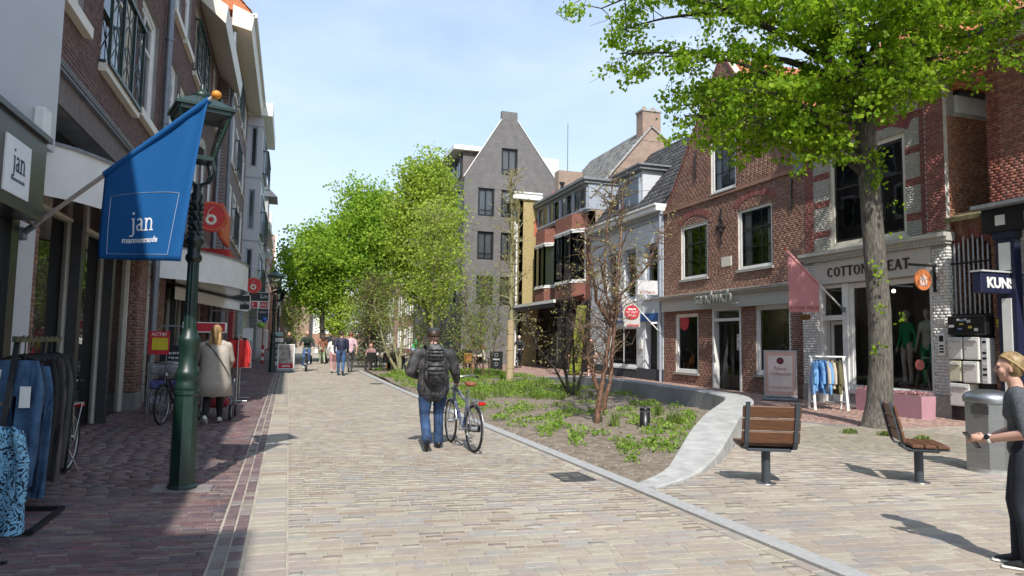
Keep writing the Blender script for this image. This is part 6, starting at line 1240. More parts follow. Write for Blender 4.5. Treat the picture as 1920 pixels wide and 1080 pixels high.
# ---------------------------------------------------------------- street furniture and shop displays
m_lampglass = glassmat('lantern_glass', (0.9, 0.93, 0.92), 1.4)
m_bulb = mat('lamp_bulb', (0.7, 0.7, 0.66), 0.3)
m_steel = mat('brushed_steel', (0.34, 0.35, 0.36), 0.36, 0.9, var=0.12, scale=5, stretch=(1, 1, 6), bump=.05)
def lamp_post(label, x, y, s=1.0, rz=0.3):
    t = thing('lamp_post', label, 'street lamp', (x, y, gz(y) + gl(x)), rz, 'green cast iron lamp posts'); t.scale = (s, s, s); k = R(22.5)
    mb = MB(); mb.lathe([(.15, -.05), (.15, .03), (.13, .05), (.122, .98), (.135, 1.0), (.135, 1.035), (.11, 1.05)], 8, smooth=False, ph=k); mb.build('base', m_green, t, True)
    mb = MB(); mb.lathe([(.118, 1.05), (.125, 1.08), (.108, 1.12), (.108, 1.16), (.128, 1.2), (.115, 1.25), (.10, 1.27), (.092, 1.42), (.10, 1.5), (.112, 1.56), (.112, 1.6), (.085, 1.63), (.075, 1.7)], 20); mb.build('moulded_collar', m_green, t, True)
    mb = MB(); n = 24; prof = [(.066, 1.7), (.06, 2.2), (.058, 2.42)]; P = [(r * (1 if q % 2 else .9) * math.cos(2 * math.pi * q / n), r * (1 if q % 2 else .9) * math.sin(2 * math.pi * q / n), z) for r, z in prof for q in range(n)]
    mb.add(P, [(i * n + q, i * n + (q + 1) % n, (i + 1) * n + (q + 1) % n, (i + 1) * n + q) for i in range(2) for q in range(n)]); mb.build('fluted_shaft', m_green, t, True)
    mb = MB(); mb.lathe([(.064, 2.42), (.085, 2.45), (.085, 2.49), (.066, 2.52), (.07, 2.6), (.10, 2.64), (.10, 2.68), (.06, 2.72), (.055, 3.1), (.07, 3.16), (.045, 3.2), (.05, 3.28)], 16)
    for z in np.arange(2.74, 3.1, .055):
        for q in range(6): a = 2 * math.pi * (q + (.5 if int(round(z / .055)) % 2 else 0)) / 6; mb.ell((.058 * math.cos(a), .058 * math.sin(a), z), (.026, .026, .03), 6, 4)
    mb.build('ornamental_neck', mat('black_green_iron', (.008, .016, .013), .3), t, True)
    mb = MB(); b0, b1, z0, z1 = .125, .255, 3.56, 4.06
    for sx in (-1, 1):
        for sy in (-1, 1):
            mb.bar((sx * b0, sy * b0, z0), (sx * b1, sy * b1, z1), .028, .028); mb.tube([(0, 0, 3.27), (sx * .1, sy * .1, 3.3), (sx * .15, sy * .15, 3.42), (sx * .115, sy * .115, 3.56)], .018, 6)
    for z, b in ((z0, b0), (z1, b1)):
        for q in ((-1, -1, 1, -1), (1, -1, 1, 1), (1, 1, -1, 1), (-1, 1, -1, -1)): mb.bar((q[0] * b, q[1] * b, z), (q[2] * b, q[3] * b, z), .04, .045)
    mb.build('lantern_frame', m_green, t, True)
    for q in ((-1, -1, 1, -1), (1, -1, 1, 1), (1, 1, -1, 1), (-1, 1, -1, -1)):
        mb = MB(); mb.add([(q[0] * b0, q[1] * b0, z0), (q[2] * b0, q[3] * b0, z0), (q[2] * b1, q[3] * b1, z1), (q[0] * b1, q[1] * b1, z1)], [(0, 1, 2, 3)]); mb.build('lantern_pane', m_lampglass, t, True)
    mb = MB(); b = .30; mb.add([(-b, -b, 4.08), (b, -b, 4.08), (b, b, 4.08), (-b, b, 4.08), (-b, -b, 4.11), (b, -b, 4.11), (b, b, 4.11), (-b, b, 4.11), (-.09, -.09, 4.25), (.09, -.09, 4.25), (.09, .09, 4.25), (-.09, .09, 4.25)], [(3, 2, 1, 0), (0, 1, 5, 4), (1, 2, 6, 5), (2, 3, 7, 6), (3, 0, 4, 7), (4, 5, 9, 8), (5, 6, 10, 9), (6, 7, 11, 10), (7, 4, 8, 11), (8, 9, 10, 11)])
    mb.lathe([(.08, 4.25), (.1, 4.29), (.05, 4.33), (.02, 4.36), (.03, 4.39), (.0, 4.43)], 12); ro = mb.build('lantern_roof', m_green, t, True); mb = MB()
    for sx in (-1, 1):
        for sy in (-1, 1): mb.lathe([(.02, 4.11), (.012, 4.15), (.0, 4.18)], 6, (sx * .28, sy * .28, 0))
    mb.build('roof_knobs', m_green, ro, True)['kind'] = 'stuff'
    mb = MB(); mb.lathe([(.05, 3.56), (.05, 3.68), (.02, 3.7)], 10); mb.build('lamp_holder', m_black, t, True); mb = MB(); mb.ell((0, 0, 3.76), (.035, .035, .06), 10, 6); mb.build('bulb', m_bulb, t, True)
    return t
lamp_post('near green cast iron lamp post half behind the blue flag', -1.02, 8.12)
lamp_post('green lamp post beside the red and white advertising board', -.66, 32.0, 1.04, .2)
lamp_post('third green lamp post just behind the second one', -.62, 41.5, 1.0, .5); lamp_post('smallest green lamp post far down the left side', .1, 76, 1.0, .1)
mb = MB(); mb.box(-1.3, -.72, 7.92, 8.3, gz(8) + .0, gz(8) + .012); mb.v = [(x, y, z + gl(x)) for x, y, z in mb.v]; tag(mb.build('lamp_base_slab', m_joint_d), 'grey paving slab round the foot of the near lamp post', 'slab')

# --- flags on slanting poles
def flag(label, B, T, t0, zb0, zb1, h_end, mcl, knob, pole_m, ripple=.03, deco=None):
    B, T = Vector(B), Vector(T); dh = Vector((T.x - B.x, T.y - B.y, 0)); H = dh.length; dh.normalize(); n = dh.cross(Vector((0, 0, 1))); t = thing('shop_flag', label, 'flag', B)
    mb = MB(); mb.tube([B, T], .024, 10); mb.build('pole', pole_m, t); mb = MB(); mb.bbox(B, (.08, .1, .14), b=.015); mb.tube([B, B.lerp(T, .07)], .035, 10); mb.build('bracket', m_pipe, t)
    mb = MB(); d = (T - B).normalized(); mb.ell(T + d * .05, (.05, .05, .045), 12, 8); mb.build('knob', knob, t); P = []; NS, NV = 28, 26
    def sp(s, v):
        top = B.lerp(T, t0 + (.985 - t0) * s); hb = H * t0 + (h_end - H * t0) * s; bot = Vector((B.x, B.y, 0)) + dh * hb + Vector((0, 0, zb0 + (zb1 - zb0) * s)); p = top.lerp(bot, v)
        w = ripple * math.sin(7 * s + 2.2 * v) * (v * .6 + .25) + ripple * 1.5 * max(0, s - .72) * math.sin(26 * s + 3 * v); return p + n * w
    for i in range(NS + 1):
        for j in range(NV + 1): P.append(sp(i / NS, j / NV))
    mb = MB(); mb.add(P, [(i * (NV + 1) + j, (i + 1) * (NV + 1) + j, (i + 1) * (NV + 1) + j + 1, i * (NV + 1) + j + 1) for i in range(NS) for j in range(NV)], True); cl_ = mb.build('cloth', mcl, t)
    so_ = cl_.modifiers.new('thick', 'SOLIDIFY'); so_.thickness = .004
    mb = MB(); mb.tube([B.lerp(T, t0), B.lerp(T, .985)], .036, 10); mb.build('sleeve', mcl, t)
    return t, cl_, dh, n, sp
def cloth_mat(name, col, trans=.25, var=.05):
    m, nt, b, out = _nodes(name); N, L = nt.nodes, nt.links; b.inputs['Base Color'].default_value = c4(col); b.inputs['Roughness'].default_value = .6; b.inputs['Specular IOR Level'].default_value = .3
    tr = N.new('ShaderNodeBsdfTranslucent'); tr.inputs['Color'].default_value = c4(col); ms = N.new('ShaderNodeMixShader'); ms.inputs[0].default_value = trans; L.new(b.outputs[0], ms.inputs[1]); L.new(tr.outputs[0], ms.inputs[2]); L.new(ms.outputs[0], out.inputs['Surface']); return m
m_pole = mat('pole_wood', (.42, .38, .34), .6, var=.1); m_knob = mat('orange_knob', (.62, .24, .02), .35)
ft, fc, dh, fnv, fsp = flag('large blue banner flag with white lettering by the near lamp post', (-2.84, 8.78, 2.75), (-.83, 7.38, 4.07), .455, 2.45, 2.40, 2.16, cloth_mat('flag_blue', (.02, .15, .42), .35), m_knob, m_pole, .034)
def map_flag(mb_v, s0, s1, v0, v1, w, h, push):
    """lay flat lettering (0..w, 0..h) on the flag cloth patch s0..s1 / v0..v1"""
    out = []
    for (x, y_, z) in mb_v:
        s = s0 + (s1 - s0) * x / w; v = v1 + (v0 - v1) * y_ / h; p = fsp(s, v) + fnv * (push + z); out.append(tuple(p))
    return out
def flag_lettering(mesh_obj, s0, s1, v0, v1, w, h, push=.006):
    me = mesh_obj.data; co = [tuple(v.co) for v in me.vertices]; off = wloc(ft)
    for v, p in zip(me.vertices, map_flag(co, s0, s1, v0, v1, w, h, push)): v.co = Vector(p) - off
    me.update()
mb = MB()
def rim(s0, s1, va, vb, w=.008):
    m = MB()
    for a, b in (((s0, va[0]), (s1, va[1])), ((s1, va[1]), (s1, vb[1])), ((s1, vb[1]), (s0, vb[0])), ((s0, vb[0]), (s0, va[0]))):
        pts = [fsp(a[0] + (b[0] - a[0]) * i / 20, a[1] + (b[1] - a[1]) * i / 20) + fnv * .006 for i in range(21)]; m.tube(pts, w * .5, 4, flat=.4)
    return m
# the flag is taller at its right-hand side: keep the printed square level by choosing v per side
def v_at(s, z):
    lo, hi = 0.0, 1.0
    for _ in range(30):
        mid = (lo + hi) / 2
        if fsp(s, mid).z > z: lo = mid
        else: hi = mid
    return lo
m_print = mat('flag_print', (.75, .77, .8), .6, var=.03)
rim(.10, .86, (v_at(.10, 3.10), v_at(.86, 3.10)), (v_at(.10, 2.50), v_at(.86, 2.47))).build('printed_frame', m_print, fc)
def on_flag(o, hc, zc):
    """move lettering drawn in its own xy plane (centred on 0) onto the cloth, level"""
    me = o.data; off = wloc(ft)
    for v in me.vertices:
        z = zc + v.co.y; best = min((abs((fsp(s, v_at(s, z)) - Vector((-2.84, 8.78, 0))).dot(dh) - (hc + v.co.x)), s) for s in [i / 60 for i in range(61)])[1]
        s = best; p = fsp(s, v_at(s, z)); dx = (hc + v.co.x) - (p - Vector((-2.84, 8.78, 0))).dot(dh); v.co = p + dh * dx + fnv * (.006 + v.co.z) - off
    me.update()
o = slab_jan(Matrix(), .135, m_print, None, .002); o.parent = fc; on_flag(o, 1.63, 2.80)
o = text_mesh('mannenmode', .088, m_print, Matrix(), None, ext=.001, bold=.002); o.parent = fc; on_flag(o, 1.63, 2.635)
ft2, fc2, dh2, fn2, fsp2 = flag('pink banner flag on a white pole at the grey shop', (14.7, 15.25, 2.7), (13.55, 16.15, 4.42), .42, 2.62, 2.62, 1.4, cloth_mat('flag_pink', (.85, .45, .47), .4), mat('red_knob', (.5, .08, .03), .4), m_white, .03)
o = stroke_text('COTTON TREAT', .085, frame_M(fsp2(.52, .90) - fn2 * .02, -dh2), mat('pink_print', (.30, .08, .09), .6), ft2, thick=.2, thin=.1, th=.003)
ft3, fc3, dh3, fn3, fsp3 = flag('small white flag with a red disc on the white house', (14.72, 25.17, 2.12), (13.2, 25.9, 3.95), .5, 2.35, 2.35, 1.5, cloth_mat('flag_white', (.68, .66, .64), .3), m_white, m_white, .02)
mb = MB(); mb.disc(fsp3(.45, .42) - fn3 * .03, .30, fn3, .01); dsc = mb.build('red_disc', mat('disc_red', (.48, .02, .03), .6), fc3)
for k, (s_, z_) in enumerate((('OF WAT', .0), ('STUK?', -.14))): text_mesh(s_, .13, m_wl, frame_M(fsp3(.45, .42) - fn3 * .034 + Vector((0, 0, z_)), -dh3), dsc, ext=.002)
dashes(8, .075, mat('disc_red2', (.48, .02, .03), .6), frame_M(fsp3(.45, .92) - fn3 * .03, -dh3), fc3); dashes(6, .07, m_wl, frame_M(fsp3(.45, .42) - fn3 * .034 + Vector((0, 0, .13)), -dh3), dsc)

# --- seats, bin, bollards
m_wood = mat('hardwood', (0.115, 0.048, 0.022), 0.5, var=0.35, scale=6, stretch=(.7, 9, 9), bump=.25)
m_anth = mat('anthracite_steel', (0.06, 0.072, 0.085), 0.45, 0.3, var=.08)
def seat(label, x, y, rz):
    t = thing('street_chair', label, 'chair', (x, y, gz(y)), rz, 'wooden street seats on one post'); W = .66
    mb = MB(); mb.tube([(0, 0, -.02), (0, 0, .40)], .052, 16); mb.build('post', m_anth, t, True); mb = MB(); mb.lathe([(.12, .0), (.12, .008), (.06, .012)], 18); mb.build('foot_plate', m_steel, t, True)
    mb = MB(); mb.bbox((0, 0, .415), (.5, .34, .035), b=.006); mb.build('seat_bracket', m_anth, t, True)
    for s in (-1, 1):
        mb = MB(); pts = [(s * .28, -.26, .44), (s * .28, .14, .43), (s * .28, .21, .45), (s * .28, .25, .52), (s * .28, .36, .99)]
        for a, b in zip(pts[:-1], pts[1:]): mb.bar(a, b, .05, .012 if False else .022, (0, 1, 0) if abs(a[1] - b[1]) < .12 else (0, 0, 1))
        mb.build('side_strap', m_anth, t, True)
    for i in range(3): mb = MB(); mb.bbox((0, -.19 + i * .135, .472), (W, .125, .038), b=.008); mb.build('seat_plank', m_wood, t, True)
    for i in range(3): mb = MB(); yy, zz = .262 + i * .035, .575 + i * .15; mb.bbox((0, yy - .028, zz), (W, .034, .14), (R(-13), 0, 0), b=.008); mb.build('back_plank', m_wood, t, True)
    return t
seat('wooden street seat seen from behind, facing the shops, by the seat wall end', 5.51, 6.98, R(-24 + 180)); seat('wooden street seat facing right beside the litter bin', 7.45, 6.58, R(55))
bx_, by_ = 9.1, 6.92
bn = thing('litter_bin', 'round brushed steel litter bin with domed lid behind the woman', 'bin', (9.03, 6.92, 0)); mb = MB(); mb.lathe([(.275, 0), (.275, .05), (.28, .06)], 28, (9.1, 6.92, 0)); mb.build('foot_ring', m_conc, bn)
mb = MB(); mb.lathe([(.28, .06), (.28, .92), (.275, .94)], 10, (9.1, 6.92, 0), False); mb.build('drum', m_steel, bn); mb = MB(); mb.lathe([(.295, .93), (.3, .99), (.275, 1.04), (.2, 1.08), (.1, 1.1), (0, 1.1)], 28, (9.1, 6.92, 0)); mb.build('lid', m_steel, bn)
dcm = Vector((-9.03, -6.92, 0)).normalized(); sd = Vector((dcm.y, -dcm.x, 0)); c_ = Vector((9.1, 6.92, .84)) + dcm * .27 + sd * (.1); mb = MB(); mb.prism([c_ - sd * .1 + Vector((0, 0, -.06)), c_ + sd * .1 + Vector((0, 0, -.05)), c_ + sd * .1 + Vector((0, 0, .06)), c_ - sd * .1 + Vector((0, 0, .06))], dcm * .012); mb.build('slot', m_dark, bn)
for (x, y, lab) in ((6.5, 11.7, 'black bollard light in the near planting bed'), (4.98, 30.9, 'far black bollard light at the foot of the multi-stem tree')):
    t = thing('bollard_light', lab, 'bollard', (x, y, gz(y) + .02), group='black bollard lights'); mb = MB(); mb.lathe([(.095, -.1), (.095, .30), (.085, .302), (.085, .312)], 22, (x, y, gz(y) + .02)); mb.build('tube', m_black, t); mb = MB(); mb.lathe([(.085, .313), (.085, .325)], 22, (x, y, gz(y) + .02)); mb.build('light_ring', m_bulb, t); mb = MB(); mb.lathe([(.097, .326), (.097, .38), (.09, .388), (0, .39)], 22, (x, y, gz(y) + .02)); mb.build('cap', m_black, t)
t = thing('warning_post', 'red and white striped post on the left pavement', 'post', (-1.35, 40.5, gz(40)))
for i in range(5): mb = MB(); mb.lathe([(.075, i * .2), (.075, i * .2 + .199)] + ([(.05, i * .2 + .24), (0, i * .2 + .25)] if i == 4 else []), 14, (-1.35, 40.5, gz(40) + .03)); mb.build('band', mat('post_red', (.45, .02, .02), .5) if i % 2 == 0 else m_white, t)

# --- poster stand, planters and rail before the shops on the right
def aboard(label, x, y, w, h, rz, face_m, frame_m, deco=None, tilt=0, base=True):
    t = thing('sign_stand', label, 'sign', (x, y, gz(y)), rz); mb = MB(); z0 = .14
    for s in (-1, 1): mb.bbox((s * (w / 2), 0, z0 + h / 2), (.05, .05, h + .06), b=.006)
    mb.bbox((0, 0, z0), (w - .052, .05, .05), b=.006); mb.bbox((0, 0, z0 + h), (w - .052, .05, .05), b=.006); mb.build('frame', frame_m, t, True); mb = MB(); mb.box(-w / 2 + .027, w / 2 - .027, -.012, .012, z0 + .027, z0 + h - .027); p = mb.build('poster', face_m, t, True)
    if base:
        mb = MB(); mb.bbox((0, 0, .045), (w + .12, .55, .09), b=.03); mb.build('base', m_pipe, t, True)
        for s in (-1, 1): mb = MB(); mb.tube([(s * w * .3, 0, .08), (s * w * .3, 0, .125)], .025, 8); mb.build('spring', m_black, t, True)
    return t, p
pt_, pp = aboard('pink and white poster stand in front of the brick gable house', 13.75, 16.72, .86, 1.3, R(-42), mat('poster_pink', (.78, .48, .42), .5, var=.03), m_enamel[2])
mb = MB(); mb.box(-.33, .33, -.0165, -.0125, .27, 1.31); mb.build('poster_panel', mat('poster_rose', (.85, .74, .70), .5, var=.1, scale=2), pp, True); mb = MB(); mb.disc((0, -.0168, 1.16), .1, (0, -1, 0), .003); rd = mb.build('rosette', mat('rosette_dark', (.10, .02, .025), .5), pp, True); mb = MB(); mb.disc((0, -.0202, 1.16), .035, (0, -1, 0), .002); mb.build('rosette_centre', mat('rosette_red', (.35, .04, .05), .5), pp, True)
m_pr = mat('poster_red_text', (.40, .05, .06), .5)
for s_, z_, sz in (('New', .93, .17), ('Collection', .78, .14)): o = text_mesh(s_, sz, m_pr, Matrix.Translation((0, -.018, z_)) @ Matrix.Rotation(R(90), 4, 'X'), None, ext=.001); o.parent = pp
o = stroke_text('COTTON TREAT', .055, Matrix.Translation((0, -.018, .38)) @ Matrix.Rotation(R(90), 4, 'X'), m_pr, None, th=.002); o.parent = pp
m_pinkpl = mat('pink_planter', (.45, .25, .30), .5, var=.06)
for (x, y, lx, lab) in ((14.15, 13.75, .72, 'pink planter box left of the big lime trunk'), (13.95, 12.45, .85, 'pink planter box right of the big lime trunk')):
    t = thing('planter', lab, 'planter', (x, y, gz(y)), group='pink planter boxes'); mb = MB(); mb.hexa([(x - .2, y - lx / 2, gz(y)), (x + .2, y - lx / 2, gz(y)), (x + .2, y + lx / 2, gz(y)), (x - .2, y + lx / 2, gz(y)), (x - .22, y - lx / 2 - .02, gz(y) + .52), (x + .22, y - lx / 2 - .02, gz(y) + .52), (x + .22, y + lx / 2 + .02, gz(y) + .52), (x - .22, y + lx / 2 + .02, gz(y) + .52)]); mb.build('box', m_pinkpl, t)
    mb = MB(); mb.box(x - .19, x + .19, y - lx / 2, y + lx / 2, gz(y) + .52, gz(y) + .53); mb.build('soil', m_soil, t); leaf_mesh('flowers', np.array([(random.uniform(x - .18, x + .18), random.uniform(y - lx / 2, y + lx / 2), gz(y) + .53 + random.random() * .07) for _ in range(420)]), .045, leafmat('pink_flowers', (.30, .10, .12), (.55, .35, .35), .2), t, droop=-.3)['kind'] = 'stuff'
# clothes rail (white A-frame) with shirts
def garment(name, w, h, m, parent, x, y, z, rz, kind='shirt', th=.06, seed=0):
    """hanging garment: folded cloth panel with sleeves or legs, as a closed thick mesh (local x = width)"""
    rs = random.Random(seed); NX, NZ = 12, 14; mb = MB(); fr, bk = [], []; M_ = Matrix.Translation((x, y, z)) @ Matrix.Rotation(rz, 4, 'Z')
    for j in range(NZ + 1):
        v = j / NZ; hw = w / 2 * ((.78 + .3 * math.sin(min(1, v * 3.2) * 1.57) - .22 * v) if kind == 'trousers' else min(1, .32 + 5 * v) * (1 + .18 * v)); 
        for i in range(NX + 1):
            u = -1 + 2 * i / NX; f = th * (.5 + .5 * math.sin(u * 7 + seed * 2 + 3 * v) + .22 * math.sin(13 * v + 5 * u + seed)) * (1 - .55 * u * u) * min(1, .25 + 3 * v); sag = -.03 * (1 - u * u) * 0; hem = rs.uniform(-.008, .008) if j == NZ else 0
            fr.append(M_ @ Vector((u * hw, -f, -v * h + hem + (-.09 * abs(u) if j == 0 and kind == 'shirt' else 0)))); bk.append(M_ @ Vector((u * hw, f, -v * h + hem + (-.09 * abs(u) if j == 0 and kind == 'shirt' else 0))))
    n = NX + 1; N0 = len(fr); F = []
    for j in range(NZ):
        for i in range(NX):
            if kind == 'trousers' and j > 3 and i in (5, 6) and j > 3: continue
            a = j * n + i; F.append((a, a + 1, a + n + 1, a + n)); F.append((N0 + a + 1, N0 + a, N0 + a + n, N0 + a + n + 1))
    for j in range(NZ): F.append((j * n, (j + 1) * n, N0 + (j + 1) * n, N0 + j * n)); F.append((j * n + NX, N0 + j * n + NX, N0 + (j + 1) * n + NX, (j + 1) * n + NX))
    mb.add(fr + bk, F, True)
    if kind == 'shirt':
        for s in (-1, 1): mb.tube([M_ @ Vector((s * w * .40, 0, -.10)), M_ @ Vector((s * w * .54, -.02, -.32)), M_ @ Vector((s * w * .56, -.03, -.62))], [.06, .065, .05], 8, flat=.7)
    return mb.build(name, m, parent)
rk = thing('clothes_rail', 'white A-frame clothes rail with blue and beige shirts before the shop', 'clothes rail', (13.35, 14.35, 0.05)); z0 = .055
for xx, yy in ((12.85, 14.45), (13.55, 14.1)):
    for s in (-1, 1): mb = MB(); mb.bar((xx - s * .13, yy - s * .26, z0), (xx, yy, 1.40), .055, .04); mb.build('leg', m_white, rk)
    mb = MB(); mb.bar((xx - .1, yy - .21, .25), (xx + .1, yy + .21, .25), .04, .03); mb.build('brace', m_white, rk)
mb = MB(); mb.tube([(12.8, 14.475, 1.40), (13.6, 14.075, 1.40)], .026, 10); mb.build('rail', m_white, rk)
m_shirtblue = mat('shirt_blue', (.16, .36, .68), .8, var=.15); m_beige = mat('shirt_beige', (.50, .45, .36), .85, var=.1); m_olv = mat('shirt_olive', (.13, .12, .06), .85, var=.1)
for i in range(8):
    k = (i + .7) / 9; x, y = 12.82 + .76 * k, 14.465 - .38 * k; c_ = (m_shirtblue, 'blue') if i < 4 else ((m_beige, 'beige') if i < 6 else (m_olv, 'olive green'))
    lab = {0: 'blue shirt nearest the front of the white clothes rail', 3: 'blue shirt next to the beige ones on the rail', 4: 'beige shirt next to the blue ones on the rail', 5: 'beige shirt next to the olive ones on the rail', 6: 'olive green shirt next to the beige ones on the rail', 7: 'olive green shirt at the shop end of the rail', 1: 'blue shirt second from the front of the rail', 2: 'blue shirt third from the front of the rail'}[i]
    t = thing('shirt', lab, 'shirt', (x, y, 1.36), group='shirts on the white clothes rail'); garment('cloth', .46 + .05 * (i % 2), .88 - .07 * (i % 3), c_[0], t, x, y, 1.34, R(64 + random.uniform(-22, 22)), seed=i); mb = MB(); mb.tube([(x, y, 1.33), (x, y, 1.42), (x + .02, y, 1.435)], .006, 5); mb.build('hanger', m_pipe, t)
# round orange hanging sign on an iron bracket
t = thing('hanging_sign', 'round orange hanging sign with a white emblem by the grey shop', 'sign', (14.46, 12.35, 3.28)); mb = MB(); mb.box(13.85, 14.78, 12.33, 12.37, 3.6, 3.66); mb.box(14.62, 14.68, 12.33, 12.37, 3.0, 3.6); mb.build('bracket', m_black, t)
mb = MB(); mb.disc((14.28, 12.33, 3.28), .25, (0, 1, 0), .04); ds = mb.build('disc', mat('sign_orange', (.58, .19, .07), .5, var=.04), t); mb = MB()
for (a, b, c, e) in ((-.1, -.07, -.12, .06), (-.02, .01, -.12, .12), (.07, .1, -.12, .06), (-.1, .1, -.13, -.1), (-.1, .1, .0, .025), (-.06, .06, .06, .085)): mb.box(14.28 + a, 14.28 + b, 12.322, 12.329, 3.28 + c, 3.28 + e)
mb.build('emblem', m_wl, ds)['kind'] = 'stuff'; mb = MB(); 
for dx in (-.12, .12): mb.tube([(14.28 + dx, 12.35, 3.5), (14.28 + dx, 12.35, 3.61)], .008, 5)
mb.build('chain', m_pipe, t)['kind'] = 'stuff'
mb = MB(); mb.disc((14.795, 12.95, 1.25), .13, (-1, 0, 0), .004); tag(mb.build('window_sticker', mat('sticker_coral', (.5, .16, .13), .5)), 'round coral sticker low on the grey shop window', 'sticker')
mb = MB(); mb.lathe([(0, 0), (.12, .03), (.16, .1), (.14, .16), (0, .17)], 14, (14.35, 16.35, 2.42)); mb.tube([(14.35, 16.35, 2.59), (14.6, 16.35, 2.8)], .008, 5); tag(mb.build('hanging_basket', mat('basket', (.20, .11, .04), .9, var=.3, scale=30, bump=.5)), 'small wicker hanging basket below the pink flag', 'basket')

# --- left: rack of trousers, bikes come later
rk = thing('trouser_rack', 'black metal rack with hanging jeans outside the menswear shop', 'clothes rail', (-2.2, 7.1, gl(-2.2)))
zf = gl(-2.2) + .01
mb = MB(); mb.bar((-2.52, 6.42, zf + .03), (-1.88, 6.42, zf + .01), .04, .03); mb.bar((-1.88, 6.42, zf + .01), (-1.88, 7.25, zf + .01), .04, .03); mb.bar((-1.88, 7.25, zf + .01), (-2.52, 7.25, zf + .03), .04, .03); mb.bar((-2.52, 7.25, zf + .03), (-2.52, 6.42, zf + .03), .04, .03); mb.build('base_frame', m_black, rk)
for yy in (6.5, 7.25): mb = MB(); mb.bar((-2.2, yy, zf), (-2.2, 6.88 if yy < 7 else 7.55, 1.60), .04, .04); mb.build('upright', m_black, rk)
mb = MB(); mb.bar((-2.2, 6.8, 1.60), (-2.2, 8.0, 1.60), .035, .05); mb.build('rail', mat('rail_olive', (.06, .06, .03), .5), rk)
m_denim = mat('denim_blue', (.03, .085, .19), .85, var=.4, scale=5, col2=(.08, .17, .30), bump=.4, bscale=25); m_denim2 = mat('denim_dark', (.018, .035, .075), .85, var=.3, scale=9); m_blk = mat('cloth_black', (.010, .010, .011), .85, var=.2); m_taupe = mat('cloth_taupe', (.105, .085, .075), .9, var=.15); m_greyc = mat('cloth_grey', (.05, .052, .05), .9, var=.15)
tl = [('blue jeans nearest the front of the black rack', m_denim), ('dark blue jeans second on the black rack', m_denim2), ('blue jeans third from the front of the black rack', m_denim), ('black trousers next to the jeans on the rack', m_blk), ('black trousers second behind the jeans', m_blk), ('taupe trousers on the black rack', m_taupe), ('dark grey trousers next to the taupe ones', m_greyc), ('black trousers at the far end of the rack', m_blk)]
for i, (lab, m_) in enumerate(tl):
    y = 6.92 + i * .14; t = thing('trousers', lab, 'trousers', (-2.2, y, 1.5), group='trousers on the black rack'); rz = R(-14 + random.uniform(-8, 8)); garment('cloth', .42, 1.06 + .05 * (i % 3), m_, t, -2.2, y, 1.42 - (.03 * i if i < 3 else 0), rz, 'trousers', .07, seed=i)
    mb = MB(); mb.tube([(-2.36, y, 1.42), (-2.2, y, 1.47), (-2.04, y, 1.42)], .008, 5); mb.tube([(-2.2, y, 1.47), (-2.2, y, 1.58), (-2.17, y, 1.635)], .006, 5); mb.build('hanger', m_black, t)
    if i in (0, 4): mb = MB(); mb.box(-2.2 + .05 * (i == 0), -2.12 + .05 * (i == 0), y - .075, y - .072, 1.02, 1.2); mb.build('price_tag', m_wl, t)
    if i in (3, 6): mb = MB(); mb.disc((-2.12, y - .03, .46 + .1 * (i == 6)), .04, (0, -1, 0), .02); mb.build('security_tag', m_wl, t)
m, nt, b, out = _nodes('floral_blue'); N, L = nt.nodes, nt.links; tcx = N.new('ShaderNodeTexCoord'); nz_ = N.new('ShaderNodeTexNoise'); nz_.inputs['Scale'].default_value = 7; nz_.inputs['Detail'].default_value = 3; nz_.inputs['Distortion'].default_value = 2.2; L.new(tcx.outputs['Object'], nz_.inputs['Vector'])
wv = N.new('ShaderNodeTexWave'); wv.inputs['Scale'].default_value = 5; wv.inputs['Distortion'].default_value = 26; wv.inputs['Detail'].default_value = 3; wv.inputs['Detail Scale'].default_value = 2.2; L.new(tcx.outputs['Object'], wv.inputs['Vector']); ml_ = N.new('ShaderNodeMath'); ml_.operation = 'MULTIPLY'; L.new(wv.outputs['Fac'], ml_.inputs[0]); L.new(nz_.outputs['Fac'], ml_.inputs[1])
r_ = N.new('ShaderNodeValToRGB'); r_.color_ramp.elements[0].position = .30; r_.color_ramp.elements[0].color = (.22, .47, .66, 1); r_.color_ramp.elements[1].position = .37; r_.color_ramp.elements[1].color = (.012, .025, .05, 1); L.new(ml_.outputs[0], r_.inputs['Fac']); L.new(r_.outputs['Color'], b.inputs['Base Color']); b.inputs['Roughness'].default_value = .85; m_floral = m
t = thing('floral_shirt', 'light blue shirt with dark leaf print at the lower left corner', 'shirt', (-2.12, 6.2, .9)); garment('cloth', .46, .86, m_floral, t, -2.12, 6.2, 1.0, R(-8), seed=3, th=.1); mb = MB(); mb.tube([(-2.12, 6.2, 1.0), (-2.12, 6.2, 1.08), (-2.10, 6.2, 1.1)], .006, 5); mb.build('hanger', m_black, t)
t = thing('low_rail', 'low black rail holding the leaf print shirt', 'clothes rail', (-2.12, 6.2, 0)); mb = MB(); mb.bar((-2.12, 5.7, 1.1), (-2.12, 6.35, 1.1), .03, .03); mb.build('rail', m_black, t); mb = MB(); mb.bar((-2.12, 5.72, gl(-2.12)), (-2.12, 5.72, 1.1), .03, .03); mb.bar((-2.4, 5.72, gl(-2.4)), (-1.8, 5.72, gl(-1.8)), .03, .03); mb.build('stand', m_black, t)
t = thing('notice_board', 'small white board leaning at the left edge above the leaf print shirt', 'sign', (-2.4, 6.6, gl(-2.4))); mb = MB(); mb.bbox((-2.35, 6.55, .75), (.03, .5, 1.2), (0, R(6), 0), b=.006); mb.build('board', m_wl, t)

